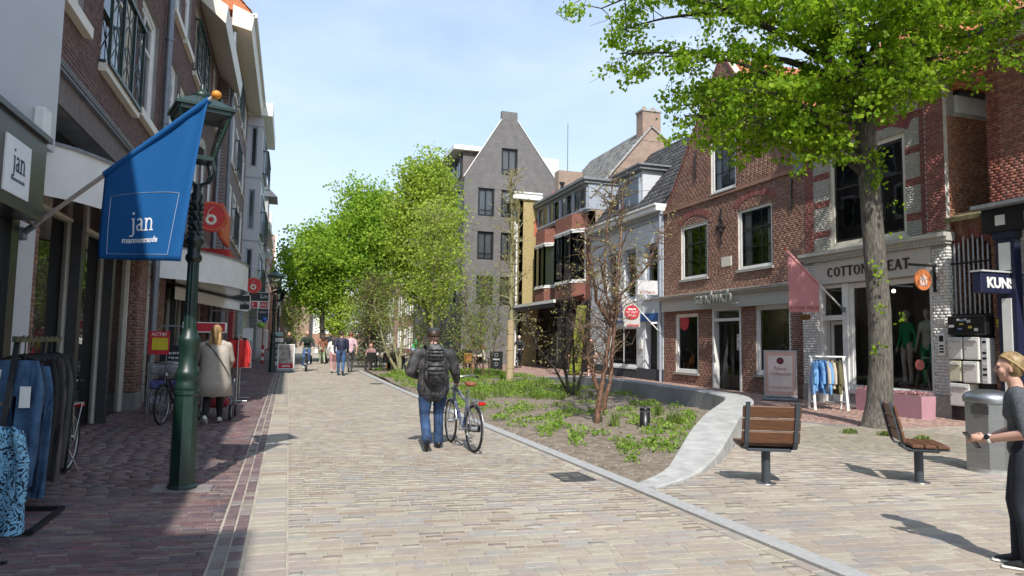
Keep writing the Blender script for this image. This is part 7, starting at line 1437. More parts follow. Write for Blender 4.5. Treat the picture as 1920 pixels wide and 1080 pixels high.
# --- signs and small displays along the left shops
def round_sign(label, x, y, z, r, n=(0, -1, 0), glyph='6'):
    t = thing('round_sign', label, 'sign', (x, y, z)); mb = MB(); mb.disc((x, y, z), r, (0, 1, 0), .16); d_ = mb.build('disc', mat('sign_red', (.50, .02, .018), .4, var=.05), t); mb = MB(); mb.torus((x, y, z), r * .9, .018, (0, 1, 0), 28, 6); mb.build('rim', mat('rim_orange', (.6, .14, .05), .4), d_)
    mb = MB(); mb.torus((x, y - .006, z - r * .22), r * .26, r * .1, (0, 1, 0), 20, 6, .15); mb.tube([(x - r * .26, y - .006, z - r * .2), (x - r * .16, y - .006, z + r * .35), (x + r * .12, y - .006, z + r * .62)], r * .1, 6, flat=.2); mb.build('emblem', m_cream, d_); return t
round_sign('big red round sign on top of the large white canopy', -1.86, 17.4, 4.5, .36); round_sign('small red round sign hanging at the far canopy corner', -1.27, 25.9, 3.52, .28)
t = thing('letter_sign', 'orange-red letter blocks standing behind the big round sign on the canopy', 'sign', (-1.75, 19.2, 4.0))
for i in range(5): mb = MB(); mb.bbox((-1.72, 18.3 + i * .45, 4.55), (.12, .34, .85), b=.03); mb.build('letter_block', mat('letter_orange', (.52, .09, .03), .45), t)
mb = MB(); mb.box(-2.6, -1.6, 19.6, 24, 3.76, 4.0); tag(mb.build('canopy_upstand', mat('sign_red_b', (.5, .02, .02), .5)), 'flat red box strip lying on the large white canopy', 'sign')
def box_sign(label, x0, x1, y, z0, z1, m_, lines, tm, th=.12):
    t = thing('box_sign', label, 'sign', ((x0 + x1) / 2, y, z0)); mb = MB(); mb.box(x0, x1, y, y + th, z0, z1); b_ = mb.build('panel', m_, t); mb = MB(); w = .02
    mb.box(x0 - w, x1 + w, y - .004, y + th + .004, z1, z1 + w); mb.box(x0 - w, x1 + w, y - .004, y + th + .004, z0 - w, z0); mb.box(x0 - w, x0, y - .004, y + th + .004, z0, z1); mb.box(x1, x1 + w, y - .004, y + th + .004, z0, z1); mb.build('frame', m_wl, t)
    for (s_, sz, dz, dx) in lines: text_mesh(s_, sz, tm, frame_M(((x0 + x1) / 2 + dx, y - .006, (z0 + z1) / 2 + dz), (1, 0, 0)), b_, ext=.003)
    mb = MB(); mb.box(x0 - .5, x0 - .02, y + th * .4, y + th * .6, z0 + .1, z0 + .14); mb.build('arm', m_pipe, t); return t
m_sblack = mat('sign_black', (.01, .01, .013), .35); m_sred = mat('sale_red', (.50, .015, .03), .5)
box_sign('black box sign reading Lincherie under the canopy', -2.14, -1.38, 26.2, 2.66, 3.16, m_sblack, [('Lincherie', .21, 0, 0)], m_wl)
box_sign('black fascia sign with white letters beyond the Lincherie sign', -1.75, -.93, 32.4, 3.3, 3.68, m_sblack, [('Lin', .26, .02, .22)], m_wl); box_sign('red and white sale banner under the black fascia sign', -1.75, -.93, 32.35, 3.0, 3.26, m_sred, [('SALE', .2, 0, .24), ('LE', .2, 0, -.28)], m_wl)
mb = MB(); mb.box(-1.38, -1.30, 32.335, 32.348, 3.0, 3.26); tag(mb.build('banner_stripe', m_wl), 'white stripe in the middle of the red sale banner', 'sign')
box_sign('dark sign reading ecco further down the left side', -1.5, -1.02, 36.2, 2.55, 3.12, mat('sign_slate', (.035, .045, .06), .5), [('ecco', .17, .12, 0)], m_wl)
t = thing('shop_balloon', 'blue and yellow-green balloons hanging under the ecco sign', 'balloon', (-1.3, 36.1, 2.4)); mb = MB(); mb.ell((-1.18, 36.1, 2.55), (.13, .13, .14)); mb.build('blue_ball', mat('ball_blue', (.03, .12, .5), .3), t); mb = MB(); mb.ell((-1.32, 36.05, 2.3), (.2, .15, .14)); mb.build('green_ball', mat('ball_green', (.25, .45, .06), .3), t); mb = MB(); mb.tube([(-1.3, 36.1, 2.4), (-1.3, 36.2, 2.56)], .01, 5); mb.build('string', m_wl, t)
at_, ap_ = aboard('red and white advertising board by the second lamp post', -.08, 32.4, .68, 1.08, R(4), mat('ad_photo', (.22, .22, .23), .5, var=.7, scale=5, col2=(.55, .5, .46)), m_white); mb = MB(); mb.box(-.31, .31, -.017, -.0125, .17, .38); rp_ = mb.build('red_strip', m_sred, ap_, True); o = dashes(7, .06, m_wl, Matrix.Translation((0, -.019, .27)) @ Matrix.Rotation(R(90), 4, 'X')); o.parent = rp_
t = thing('card_rack', 'tall white postcard rack behind the advertising board', 'rack', (-.45, 35.2, gz(35))); 
for i in range(6): mb = MB(); mb.bbox((-.45, 35.2, .45 + i * .28), (.34, .34, .2), (0, 0, .3 * i), b=.02); mb.build('card_tray', [m_wl, mat('cards_teal', (.35, .5, .52), .5, var=.3, scale=15)][i % 2], t)
mb = MB(); mb.tube([(-.45, 35.2, gz(35)), (-.45, 35.2, 2.0)], .03, 8); mb.build('pole', m_pipe, t)
t = thing('notice_stand', 'white notice stand in front of the pale shop front', 'sign', (-1.75, 33.2, 0)); mb = MB(); mb.box(-1.98, -1.55, 33.2, 33.26, .3, 2.1); pb = mb.build('panel', m_wl, t); mb = MB(); mb.box(-1.95, -1.75, 33.185, 33.2, 1.3, 1.55); mb.build('pink_patch', mat('patch_pink', (.5, .08, .2), .5), pb); mb = MB(); mb.box(-1.74, -1.58, 33.185, 33.2, 1.28, 1.52); mb.build('teal_patch', mat('patch_teal', (.03, .35, .42), .5), pb); mb = MB(); mb.box(-1.98, -1.94, 33.2, 33.26, gz(33), .3); mb.box(-1.59, -1.55, 33.2, 33.26, gz(33), .3); mb.build('feet', m_pipe, t)
t = thing('chalk_board', 'black chalk board with white scribble by the canopy shop', 'sign', (-2.45, 17.0, gl(-2.4))); mb = MB(); mb.bbox((-2.25, 17.0, .95), (.95, .04, 1.0), (R(-4), 0, 0), b=.01); cbd = mb.build('board', m_sblack, t); [dashes(7, .05, m_enamel[2], frame_M((-2.3, 16.94, z_), (1, 0, 0)), cbd, 1, k_) for k_, z_ in enumerate((1.28, 1.18, 1.08))]; mb = MB(); mb.box(-2.7, -2.66, 16.98, 17.02, .05, .5); mb.box(-1.84, -1.8, 16.98, 17.02, .05, .5); mb.build('legs', m_black, t)
box_sign('red display header above the chalk board', -2.35, -1.45, 17.6, 1.78, 1.98, m_sred, [], m_wl, .3)
t = thing('sale_sign', 'red and yellow offer sign above the parked bicycle', 'sign', (-2.25, 13.9, .1)); mb = MB(); mb.box(-2.42, -2.08, 13.9, 13.93, 1.32, 1.74); sb = mb.build('panel', m_sred, t); mb = MB(); mb.box(-2.36, -2.1, 13.885, 13.899, 1.4, 1.62); mb.build('yellow_patch', mat('patch_yellow', (.62, .5, .02), .5), sb); text_mesh('ACTIE!', .085, m_wl, frame_M((-2.25, 13.89, 1.68), (1, 0, 0)), sb, ext=.001); mb = MB()
for xx in (-2.38, -2.12): mb.tube([(xx, 13.93, gl(xx)), (xx, 13.93, 1.35)], .012, 6)
mb.build('stand', m_pipe, t)['kind'] = 'stuff'
# wire baskets with goods and the red clothes racks
m_wire = mat('wire_chrome', (.5, .5, .52), .3, .9)
def wire_rack(label, x, y, w, d, h, goods, gname, glabel):
    t = thing('wire_rack', label, 'rack', (x, y, gz(y) + gl(x))); z = gz(y) + gl(x); mb = MB()
    for sx in (-1, 1):
        for sy in (-1, 1): mb.tube([(x + sx * w / 2, y + sy * d / 2, z), (x + sx * w / 2, y + sy * d / 2, z + h)], .012, 6)
    for zz in (.15, .45, .75, h):
        for q in ((-1, -1, 1, -1), (1, -1, 1, 1), (1, 1, -1, 1), (-1, 1, -1, -1)): mb.tube([(x + q[0] * w / 2, y + q[1] * d / 2, z + zz), (x + q[2] * w / 2, y + q[3] * d / 2, z + zz)], .008, 5)
    mb.build('wire_frame', m_wire, t); i = 0
    for zz in (.16, .46, .76):
        mb = MB(); mb.bbox((x, y, z + zz + .1), (w * .9, d * .9, .17), b=.03); mb.build('goods', goods[i % len(goods)], t); i += 1
    return t
wire_rack('wire rack of small goods between the near lamp post and the woman in the coat', -1.7, 15.0, .5, .5, 1.05, [mat('goods_a', (.42, .42, .45), .6, var=.5, scale=22, col2=(.6, .2, .2)), mat('goods_b', (.3, .34, .42), .6, var=.6, scale=25)], 'goods', '')
wire_rack('wire basket rack of goods behind the parked bicycle', -2.3, 15.3, .6, .5, 1.0, [mat('goods_c', (.4, .38, .42), .6, var=.6, scale=25), mat('goods_d', (.12, .14, .34), .6, var=.5, scale=20)], 'goods', '')
for k, (x, y, lab, ms_) in enumerate(((-1.15, 18.3, 'rack of red and white sports shirts right of the woman in the coat', [mat('jersey_red', (.52, .02, .02), .7), m_wl, mat('jersey_navy', (.02, .02, .07), .8), mat('jersey_orange', (.6, .16, .03), .7)]), (-1.5, 24.0, 'second rack of dark and red clothes further along', [m_blk, mat('jersey_red', (.52, .02, .02), .7)]))):
    t = thing('clothes_rack', lab, 'clothes rail', (x, y, gz(y) + gl(x))); z = gz(y) + gl(x); mb = MB()
    for s in (-1, 1): mb.tube([(x, y + s * .5, z), (x, y + s * .5, z + 1.6)], .018, 6); mb.tube([(x - .25, y + s * .5, z + .03), (x + .25, y + s * .5, z + .03)], .018, 6)
    mb.tube([(x, y - .5, z + 1.6), (x, y + .5, z + 1.6)], .018, 6); mb.build('frame', m_wire, t)
    for i in range(8): garment('garment', .46, .72, ms_[i % len(ms_)], t, x, y - .42 + i * .12, z + 1.55, R(random.uniform(-12, 12)), seed=i)
# yellow-green vertical banner by the dark shop
t = thing('beach_banner', 'tall yellow-green banner with vertical lettering beside the white house', 'banner', (12.75, 29.6, gz(29))); mb = MB(); P = []
for i in range(21):
    k = i / 20; z = gz(29) + .05 + 3.25 * k; xx = 12.45 + .42 * k; w = .58 * (1 - .15 * k); P += [(xx, 29.6 + .03 * math.sin(6 * k), z), (xx + w, 29.6 - .03 * math.sin(6 * k), z + .0)]
mb.add(P, [(2 * i, 2 * i + 1, 2 * i + 3, 2 * i + 2) for i in range(20)], True); cl_ = mb.build('cloth', cloth_mat('banner_lime', (.30, .34, .05), .3), t); cl_.modifiers.new('s', 'SOLIDIFY').thickness = .006
mb = MB(); mb.tube([(12.43, 29.6, gz(29)), (12.62, 29.6, 1.6), (12.86, 29.6, 3.4)], .018, 6); mb.build('pole', m_black, t); text_mesh('western o', .5, m_black, frame_M((12.95, 29.55, 1.75), (.13, 0, 1), (-1, 0, .13)) @ Matrix.Scale(-1, 4, (0, 1, 0)), t, ext=.002)
t, p_ = aboard('black chalk A-board on the pavement at the terrace edge', 9.95, 33.0, .6, .85, R(-8), m_sblack, m_black, base=False); o = dashes(6, .07, m_enamel[2], Matrix.Translation((0, -.014, .62)) @ Matrix.Rotation(R(90), 4, 'X')); o.parent = p_; mb = MB(); mb.torus((0, -.014, .84), .08, .008, (0, 1, 0), 18, 5); mb.torus((0, -.014, .38), .08, .008, (0, 1, 0), 18, 5); mb.build('chalk_rings', m_enamel[2], p_, True)['kind'] = 'stuff'; mb = MB()
for s in (-1, 1): mb.bar((s * .28, 0, 0), (s * .28, 0, .16), .04, .03); mb.bar((s * .28, .4, 0), (s * .28, .02, 1.0), .04, .03)
mb.build('legs', m_black, t, True)
# ---------------------------------------------------------------- people
m_skin = mat('skin', (.56, .33, .25), .55, var=.08); m_hair_b = mat('hair_blond', (.36, .22, .09), .5, var=.4, scale=30, stretch=(1, 1, .15)); m_hair_d = mat('hair_brown', (.05, .03, .02), .5, var=.3, scale=30); m_hair_g = mat('hair_grey', (.28, .27, .26), .6, var=.3, scale=30); m_hair_r = mat('hair_auburn', (.20, .07, .03), .5, var=.3, scale=30)
m_jean = mat('worn_jeans', (.014, .034, .10), .85, var=.5, scale=5, col2=(.045, .10, .22), bump=.3, bscale=30); m_shoe = mat('shoe_black', (.012, .012, .012), .45); m_shoew = mat('shoe_white', (.62, .61, .58), .6); m_coat = mat('wool_coat', (.40, .355, .30), .9, var=.1, scale=12, bump=.15)
def camo(name, a, b_, c_, sc=9):
    m, nt, b, out = _nodes(name); N, L = nt.nodes, nt.links; t = N.new('ShaderNodeTexCoord'); n = N.new('ShaderNodeTexNoise'); n.inputs['Scale'].default_value = sc; n.inputs['Detail'].default_value = 2; L.new(t.outputs['Object'], n.inputs['Vector']); r = N.new('ShaderNodeValToRGB'); r.color_ramp.interpolation = 'CONSTANT'
    r.color_ramp.elements[0].color = c4(a); r.color_ramp.elements[1].position = .47; r.color_ramp.elements[1].color = c4(b_); e = r.color_ramp.elements.new(.56); e.color = c4(c_); L.new(n.outputs['Fac'], r.inputs['Fac']); L.new(r.outputs['Color'], b.inputs['Base Color']); b.inputs['Roughness'].default_value = .7
    bp = N.new('ShaderNodeBump'); bp.inputs['Strength'].default_value = .5; bp.inputs['Distance'].default_value = .02; n2 = N.new('ShaderNodeTexNoise'); n2.inputs['Scale'].default_value = 14; L.new(t.outputs['Object'], n2.inputs['Vector']); L.new(n2.outputs['Fac'], bp.inputs['Height']); L.new(bp.outputs['Normal'], b.inputs['Normal']); return m
m_camo = camo('camo_jacket', (.030, .030, .033), (.045, .044, .047), (.075, .073, .075)); m_camo2 = camo('camo_pack', (.035, .035, .038), (.06, .06, .064), (.12, .12, .125), 16)

def body_mesh(prims, voxel, smooth=4):
    """prims: (kind, data, label). Builds the pieces, fuses them into ONE closed skin by voxel remesh, labels its faces."""
    mb = MB(); seg = []
    for pr in prims:
        if pr[0] == 'c':      # tapered limb through points
            _, pts, rad, lab = pr[:4]; fl = pr[4] if len(pr) > 4 else 1.0; pts = [Vector(p) for p in pts]
            if not hasattr(rad, '__len__'): rad = [rad] * len(pts)
            mb.tube(pts, rad, 14, True, fl)
            for p, r in ((pts[0], rad[0]), (pts[-1], rad[-1])): mb.ell(p, (r * .97, r * .97, r * .97) if fl == 1 else (r * fl * .97, r * .97, r * .8), 12, 8)
            for i in range(1, len(pts) - 1):
                if fl == 1: mb.ell(pts[i], (rad[i],) * 3, 12, 8)
            for i in range(len(pts) - 1): seg.append((pts[i], pts[i + 1], rad[i], rad[i + 1], lab))
        else:
            _, c, r, lab = pr[:4]; M_ = pr[4] if len(pr) > 4 else None; mb.ell(c, r, 16, 12, M_); seg.append((Vector(c), Vector(c), sum(r) / 3, sum(r) / 3, lab))
    me = bpy.data.meshes.new('b'); me.from_pydata(mb.v, [], mb.f); ob = bpy.data.objects.new('b', me); COL.objects.link(ob)
    md = ob.modifiers.new('r', 'REMESH'); md.mode = 'VOXEL'; md.voxel_size = voxel; md.use_smooth_shade = True
    if smooth: s_ = ob.modifiers.new('s', 'SMOOTH'); s_.factor = .5; s_.iterations = smooth
    dg = bpy.context.evaluated_depsgraph_get(); nm = bpy.data.meshes.new_from_object(ob.evaluated_get(dg)); bpy.data.objects.remove(ob); bpy.data.meshes.remove(me)
    n = len(nm.polygons); C_ = np.zeros(n * 3); nm.polygons.foreach_get('center', C_); C_ = C_.reshape(-1, 3); best = np.full(n, 1e9); lab = np.zeros(n, int); names = []
    for a, b, ra, rb, l in seg:
        if l not in names: names.append(l)
        A = np.array(a); D = np.array(b) - A; dd = D @ D; t = np.clip((C_ - A) @ D / dd, 0, 1) if dd > 1e-12 else np.zeros(n); q = np.linalg.norm(C_ - A - t[:, None] * D, axis=1) - (ra + (rb - ra) * t); m_ = q < best; best[m_] = q[m_]; lab[m_] = names.index(l)
    nm.polygons.foreach_set('use_smooth', np.ones(n, bool)); return nm, lab, names
def hand(prims, w, fwd, up_, side, s=1.0, curl=.5, lab='skin'):
    """palm + four unequal curled fingers + a thumb leaving the side of the palm; w = wrist, fwd = along the hand, up_ = back of the hand"""
    w, f, u = Vector(w), Vector(fwd).normalized(), Vector(up_).normalized(); x = f.cross(u).normalized() * side
    prims.append(('c', [w, w + f * .05 * s, w + f * .085 * s], [.026 * s, .033 * s, .034 * s], lab))
    for k, (o, L_) in enumerate(((.03, .072), (.01, .082), (-.011, .076), (-.03, .058))):
        b = w + f * .085 * s + x * o * s; d1 = (f * math.cos(curl * .6) - u * math.sin(curl * .6)); d2 = (f * math.cos(curl * 1.5) - u * math.sin(curl * 1.5)); d3 = (f * math.cos(curl * 2.2) - u * math.sin(curl * 2.2)); L_ *= s
        prims.append(('c', [b, b + d1 * L_ * .45, b + d1 * L_ * .45 + d2 * L_ * .32, b + d1 * L_ * .45 + d2 * L_ * .32 + d3 * L_ * .25], [.0105 * s, .0095 * s, .009 * s, .008 * s], lab))
    b = w + f * .03 * s + x * .03 * s; prims.append(('c', [b, b + (x * .8 + f * .7 - u * .3) * .034 * s, b + (x * .8 + f * .7 - u * .3) * .034 * s + (f - u * curl * .6) * .034 * s], [.013 * s, .012 * s, .0095 * s], lab))
def person(label, loc, rz, h, J, pal, voxel=.018, hair=None, hair_m=None, build=1.0, waist=.155, coat=None, hands=True, face=True, skirt=None, group=None, sleeve='top', head_tilt=0, forearm=None, cap=None, look=0):
    """J: joint dict for a 1.75 m figure facing +y (x to its right). pal: label -> material"""
    k = h / 1.75; t = thing('person', label, 'person', loc, rz, group); P = []
    def S(p): return Vector(p) * k
    hipz = J.get('hipz', .93); px, py = J.get('hip', (0, 0)); ch = Vector(J.get('chest', (0, .01, 1.30))); nk = Vector(J.get('neck', (0, .0, 1.47))); hd = Vector(J.get('head', (0, .02, 1.635))); sh = J.get('sh', .185) * build; b = build
    P.append(('c', [S((px, py, hipz)), S((px, py, hipz + .1)), S(Vector((px, py, hipz + .2)).lerp(ch, .3)), S(ch - Vector((0, 0, .04))), S(ch + (nk - ch) * .55)], [.125 * b * k, .118 * b * k, waist * .72 * b * k, .128 * b * k, .105 * b * k], 'top', 1.32))
    P.append(('c', [S((px - .085, py - .01, hipz - .02)), S((px + .085, py - .01, hipz - .02))], [.105 * b * k] * 2, 'legs'))
    shp = ch + (nk - ch) * .62; P.append(('c', [S(shp + Vector((-sh * .55, 0, 0))), S(shp + Vector((sh * .55, 0, 0)))], [.085 * b * k] * 2, 'top')); P.append(('c', [S(shp), S(nk + Vector((0, 0, .0))), S(nk.lerp(hd, .45))], [.07 * k, .055 * k, .052 * k], 'neck'))
    Hm = Matrix.Rotation(look, 3, 'Z') @ Matrix.Rotation(head_tilt, 3, 'X'); hs = .104 * k
    def HP(v): return S(hd) + Hm @ (Vector(v) * k)
    P.append(('e', HP((0, -.008, .02)), (.078 * k, .096 * k, .098 * k), 'head')); P.append(('e', HP((0, .02, -.045)), (.058 * k, .066 * k, .066 * k), 'head')); P.append(('e', HP((0, .052, -.088)), (.03 * k, .03 * k, .026 * k), 'head'))
    if face:
        P.append(('c', [HP((0, .088, .015)), HP((0, .104, -.018))], [.011 * k, .0165 * k], 'head')); P.append(('c', [HP((-.04, .077, .03)), HP((.04, .077, .03))], [.016 * k] * 2, 'head')); P.append(('c', [HP((-.02, .082, -.052)), HP((.02, .082, -.052))], [.012 * k] * 2, 'lips'))
        for s in (-1, 1): P.append(('e', HP((s * .078, -.005, -.008)), (.012 * k, .02 * k, .032 * k), 'head')); P.append(('e', HP((s * .045, .06, -.02)), (.024 * k, .026 * k, .028 * k), 'head'))
    ak, lk = J.get('armk', 1.0), J.get('legk', 1.0)
    for s, sd in ((-1, 'l'), (1, 'r')):
        hp = Vector((px + s * .09, py, hipz - .03)); kn = Vector(J[sd + 'knee']); an = Vector(J[sd + 'ankle']); P.append(('c', [S(hp), S(hp.lerp(kn, .4) + Vector((s * .012, 0, 0))), S(kn), S(kn.lerp(an, .35) + Vector((0, -.012, 0))), S(an)], [.098 * b * k, .088 * b * k * lk, .062 * b * k * lk * lk, .06 * b * k * lk * lk, J.get('cuff', .05) * k * lk], 'legs'))
        fd = Vector(J.get(sd + 'foot', (0, 1, -.05))).normalized(); P.append(('c', [S(an + Vector((0, 0, -.035)) - fd * .045), S(an + Vector((0, 0, -.045)) + fd * .07), S(an + Vector((0, 0, -.058)) + fd * .155)], [.043 * k, .041 * k, .031 * k], 'shoe'))
        so_ = Vector((shp.x + s * sh, shp.y, shp.z - .01)); el = Vector(J[sd + 'elbow']); wr = Vector(J[sd + 'wrist']); P.append(('c', [S(so_), S(so_.lerp(el, .5)), S(el)], [.066 * b * k * ak ** .4, .055 * b * k * ak, .046 * b * k * ak], 'sleeve')); P.append(('c', [S(el), S(el.lerp(wr, .45)), S(wr)], [.045 * b * k * ak, .041 * b * k * ak, (.029 * k if 'forearm' in pal else .036 * k) * ak], 'forearm'))
        if hands: hand(P, S(wr), Vector(J.get(sd + 'hand', wr - el)), Vector(J.get(sd + 'up', (s * .3, -.3, 1))), -s, k, J.get('curl', .5))
    if skirt:
        z0, z1, r0, r1 = skirt; P.append(('c', [S((px, py, z1)), S((px, py + .0, (z0 + z1) / 2)), S((px, py, z0))], [r1 * k, (r0 + r1) / 2 * k, r0 * k], 'top', 1.2))
    me, lab, names = body_mesh(P, voxel); o = link('body', me, None, t); ml = []
    for nme in names:
        base = {'neck': 'skin', 'head': 'skin', 'lips': 'lips', 'sleeve': 'top', 'forearm': 'top'}.get(nme, nme); mm = pal.get(nme) or pal.get(base) or (mat('lips', (.40, .16, .14), .5) if nme == 'lips' else m_skin); me.materials.append(mm)
    me.polygons.foreach_set('material_index', lab.astype(np.int32))
    if face and voxel < .02:
        mb = MB()
        for s in (-1, 1): mb.ell(HP((s * .033, .083, .008)), (.013 * k, .007 * k, .007 * k), 10, 6)
        mb.build('eyes', mat('eye_dark', (.03, .02, .015), .2), t, True)['kind'] = 'stuff'
    if hair:
        mb = MB(); n, m_ = 20, 14; V = []
        def hv(i, q):
            th = math.pi * i / m_; a = 2 * math.pi * q / n; v = Vector((math.sin(th) * math.cos(a), math.sin(th) * math.sin(a), math.cos(th))); return v
        for i in range(m_ + 1):
            for q in range(n):
                v = hv(i, q); r = Vector((.094 * v.x, .112 * v.y, .112 * v.z)); c = Vector((0, -.014, .026))
                if v.y > .25 and v.z < .45: r *= .74                      # leave the face free
                if hair in ('short', 'cap') and v.z < -.25: r *= .72
                if hair == 'long' and v.z < -.1 and v.y < .15: r.z -= .10 * min(1, -v.z) ; r.y -= .01
                r *= 1 + .05 * mnoise.noise(v * 7); V.append(HP(c + r))
        mb.add(V, [(i * n + q, i * n + (q + 1) % n, (i + 1) * n + (q + 1) % n, (i + 1) * n + q) for i in range(m_) for q in range(n)], True)
        if hair == 'long':
            for _ in range(16): a = random.uniform(-1, 1); x = .075 * a; mb.tube([HP((x, -.07, .05)), HP((x * 1.15, -.115, -.06)), HP((x * 1.2 + random.gauss(0, .01), -.125, -.2)), HP((x * 1.0 + random.gauss(0, .02), -.115, -.33 - random.uniform(0, .06)))], [.03, .034, .028, .006], 7)
        if hair == 'tail':
            mb.tube([HP((0, -.10, .10)), HP((0, -.15, .06)), HP((.005, -.16, -.06)), HP((.01, -.145, -.2))], [.028, .036, .04, .012], 10)
            for _ in range(14): x = random.uniform(-.09, .09); mb.tube([HP((x * .8, -.06, .0)), HP((x, -.10, -.12)), HP((x * 1.1, -.115, -.26 - random.uniform(0, .08)))], [.028, .026, .006], 7)
        if hair == 'bun':
            mb.ell(HP((0, -.135, -.055)), (.052 * k, .05 * k, .05 * k), 14, 10)
            for _ in range(26): a = random.uniform(-1.2, 1.2); mb.tube([HP((.09 * math.sin(a) * .9, .055 * math.cos(a), .075 + .03 * math.cos(a))), HP((.1 * math.sin(a), -.04, .03)), HP((.06 * math.sin(a), -.11, -.045))], [.012, .014, .012], 5)
        mb.build('hair', hair_m, t, True)
    return t, S, HP

STAND = dict(lknee=(-.1, .02, .5), lankle=(-.1, 0, .09), rknee=(.1, .02, .5), rankle=(.1, 0, .09), lelbow=(-.25, -.02, 1.13), lwrist=(-.25, .06, .89), relbow=(.25, -.02, 1.13), rwrist=(.25, .06, .89))
WALK = dict(lknee=(-.09, .14, .52), lankle=(-.09, .2, .1), rknee=(.09, -.02, .5), rankle=(.09, -.26, .16), rfoot=(0, 1, -.5), lelbow=(-.26, -.08, 1.14), lwrist=(-.25, -.06, .90), relbow=(.26, .02, 1.13), rwrist=(.25, .16, .92))
WALK2 = dict(rknee=(.09, .14, .52), rankle=(.09, .2, .1), lknee=(-.09, -.02, .5), lankle=(-.09, -.26, .16), lfoot=(0, 1, -.5), relbow=(.26, -.08, 1.14), rwrist=(.25, -.06, .90), lelbow=(-.26, .02, 1.13), lwrist=(-.25, .16, .92))
def merge(*d):
    o = {}
    for x in d: o.update(x)
    return o
SIT = dict(hipz=.52, hip=(0, -.05), chest=(0, -.03, .92), neck=(0, -.0, 1.09), head=(0, .03, 1.25), lknee=(-.12, .38, .52), lankle=(-.12, .36, .1), rknee=(.12, .38, .52), rankle=(.12, .40, .1), lelbow=(-.25, .1, .78), lwrist=(-.14, .33, .80), relbow=(.25, .1, .78), rwrist=(.14, .33, .80))

# man pushing the bicycle, seen from behind
MX, MY, MZ = 2.10, 10.22, gz(10.2)
manJ = dict(hipz=.93, hip=(0, 0), chest=(0, .02, 1.29), neck=(0, .03, 1.48), head=(-.01, .06, 1.655), lknee=(-.115, .05, .49), lankle=(-.10, -.30, .19), lfoot=(.05, 1, -.95), rknee=(.10, .15, .51), rankle=(.11, .14, .095), lelbow=(-.345, .02, 1.13), lwrist=(-.2, .28, 1.05), relbow=(.335, .10, 1.13), rwrist=(.40, .40, .98), rhand=(.3, 1, -.5), cuff=.07, curl=.9, sh=.205, armk=1.4, legk=1.03)
mt_, S_, HP_ = person('man in dark camouflage jacket, jeans and flat cap walking away beside a bicycle', (MX, MY, MZ), R(-6), 1.78, manJ, dict(top=m_camo, legs=m_jean, shoe=m_shoe), .0125, 'short', m_hair_d, build=1.17, waist=.19, skirt=(.87, 1.2, .205, .185))
mb = MB(); c_ = HP_((0, -.005, .055)); mb.lathe([(.093, -.03), (.098, 0), (.100, .05), (.092, .07), (.0, .078)], 22, c_); mb.add([c_ + Vector((.09 * math.cos(a), .09 * math.sin(a) * 1 + .0, -.012)) for a in np.linspace(.3, 2.84, 10)] + [c_ + Vector((.085 * math.cos(a), .06 + .11 * math.sin(a), -.035)) for a in np.linspace(.3, 2.84, 10)], [(i, i + 1, 11 + i, 10 + i) for i in range(9)]); mb.build('cap', mat('cap_dark', (.035, .04, .042), .8, var=.4, scale=25), mt_, True)
mb = MB()                                                        # belt line and pockets on the jeans
for s in (-1, 1): pts = [S_((s * .05, -.128, .87)), S_((s * .05, -.136, .79)), S_((s * .10, -.133, .76)), S_((s * .15, -.112, .79)), S_((s * .15, -.105, .87))]; mb.tube(pts, .004, 4)
mb.build('pocket_seams', mat('seam', (.06, .11, .22), .8), mt_, True)['kind'] = 'stuff'
bp_ = thing('backpack', 'dark camouflage backpack with webbing straps on the walking man', 'backpack', (MX, MY, MZ + 1.0), R(-6)); mb = MB()
me, lab, nm_ = body_mesh([('e', (0, -.25, .30), (.155, .10, .27), 'a'), ('e', (0, -.24, .12), (.16, .11, .15), 'a'), ('e', (0, -.24, .46), (.145, .095, .12), 'a'), ('e', (0, -.32, .17), (.125, .075, .14), 'a'), ('e', (0, -.315, .40), (.12, .06, .10), 'a')], .012, 3); link('pack_body', me, m_camo2, bp_)
for z, d, w in ((.08, -.385, .20), (.135, -.398, .21), (.195, -.398, .21), (.255, -.385, .21), (.345, -.37, .2), (.395, -.382, .2), (.445, -.377, .19), (.49, -.355, .17)):
    mb = MB(); mb.tube([(-w / 2 - .02, d + .06, z), (-w / 4, d - .002, z), (0, d - .006, z), (w / 4, d - .002, z), (w / 2 + .02, d + .06, z)], .013, 6, flat=.5); mb.build('webbing', m_blk, bp_, True)
for s in (-1, 1):
    mb = MB(); mb.tube([(s * .11, -.17, .52), (s * .14, -.06, .555), (s * .15, .08, .50), (s * .16, .14, .35), (s * .17, .05, .15), (s * .14, -.14, .08)], .02, 6, flat=.5); mb.build('shoulder_strap', m_blk, bp_, True); mb = MB(); mb.tube([(s * .06, -.30, .0), (s * .065, -.30, -.15), (s * .06, -.29, -.27)], .012, 5, flat=.4); mb.build('hanging_strap', m_blk, bp_, True); mb = MB(); mb.tube([(s * .16, -.28, .02), (s * .175, -.27, .2), (s * .15, -.26, .42)], .014, 6, flat=.5); mb.build('side_strap', m_blk, bp_, True)
mb = MB(); mb.torus((0, -.18, .585), .035, .01, (0, 1, 0), 14, 6); mb.build('grab_loop', m_blk, bp_, True)

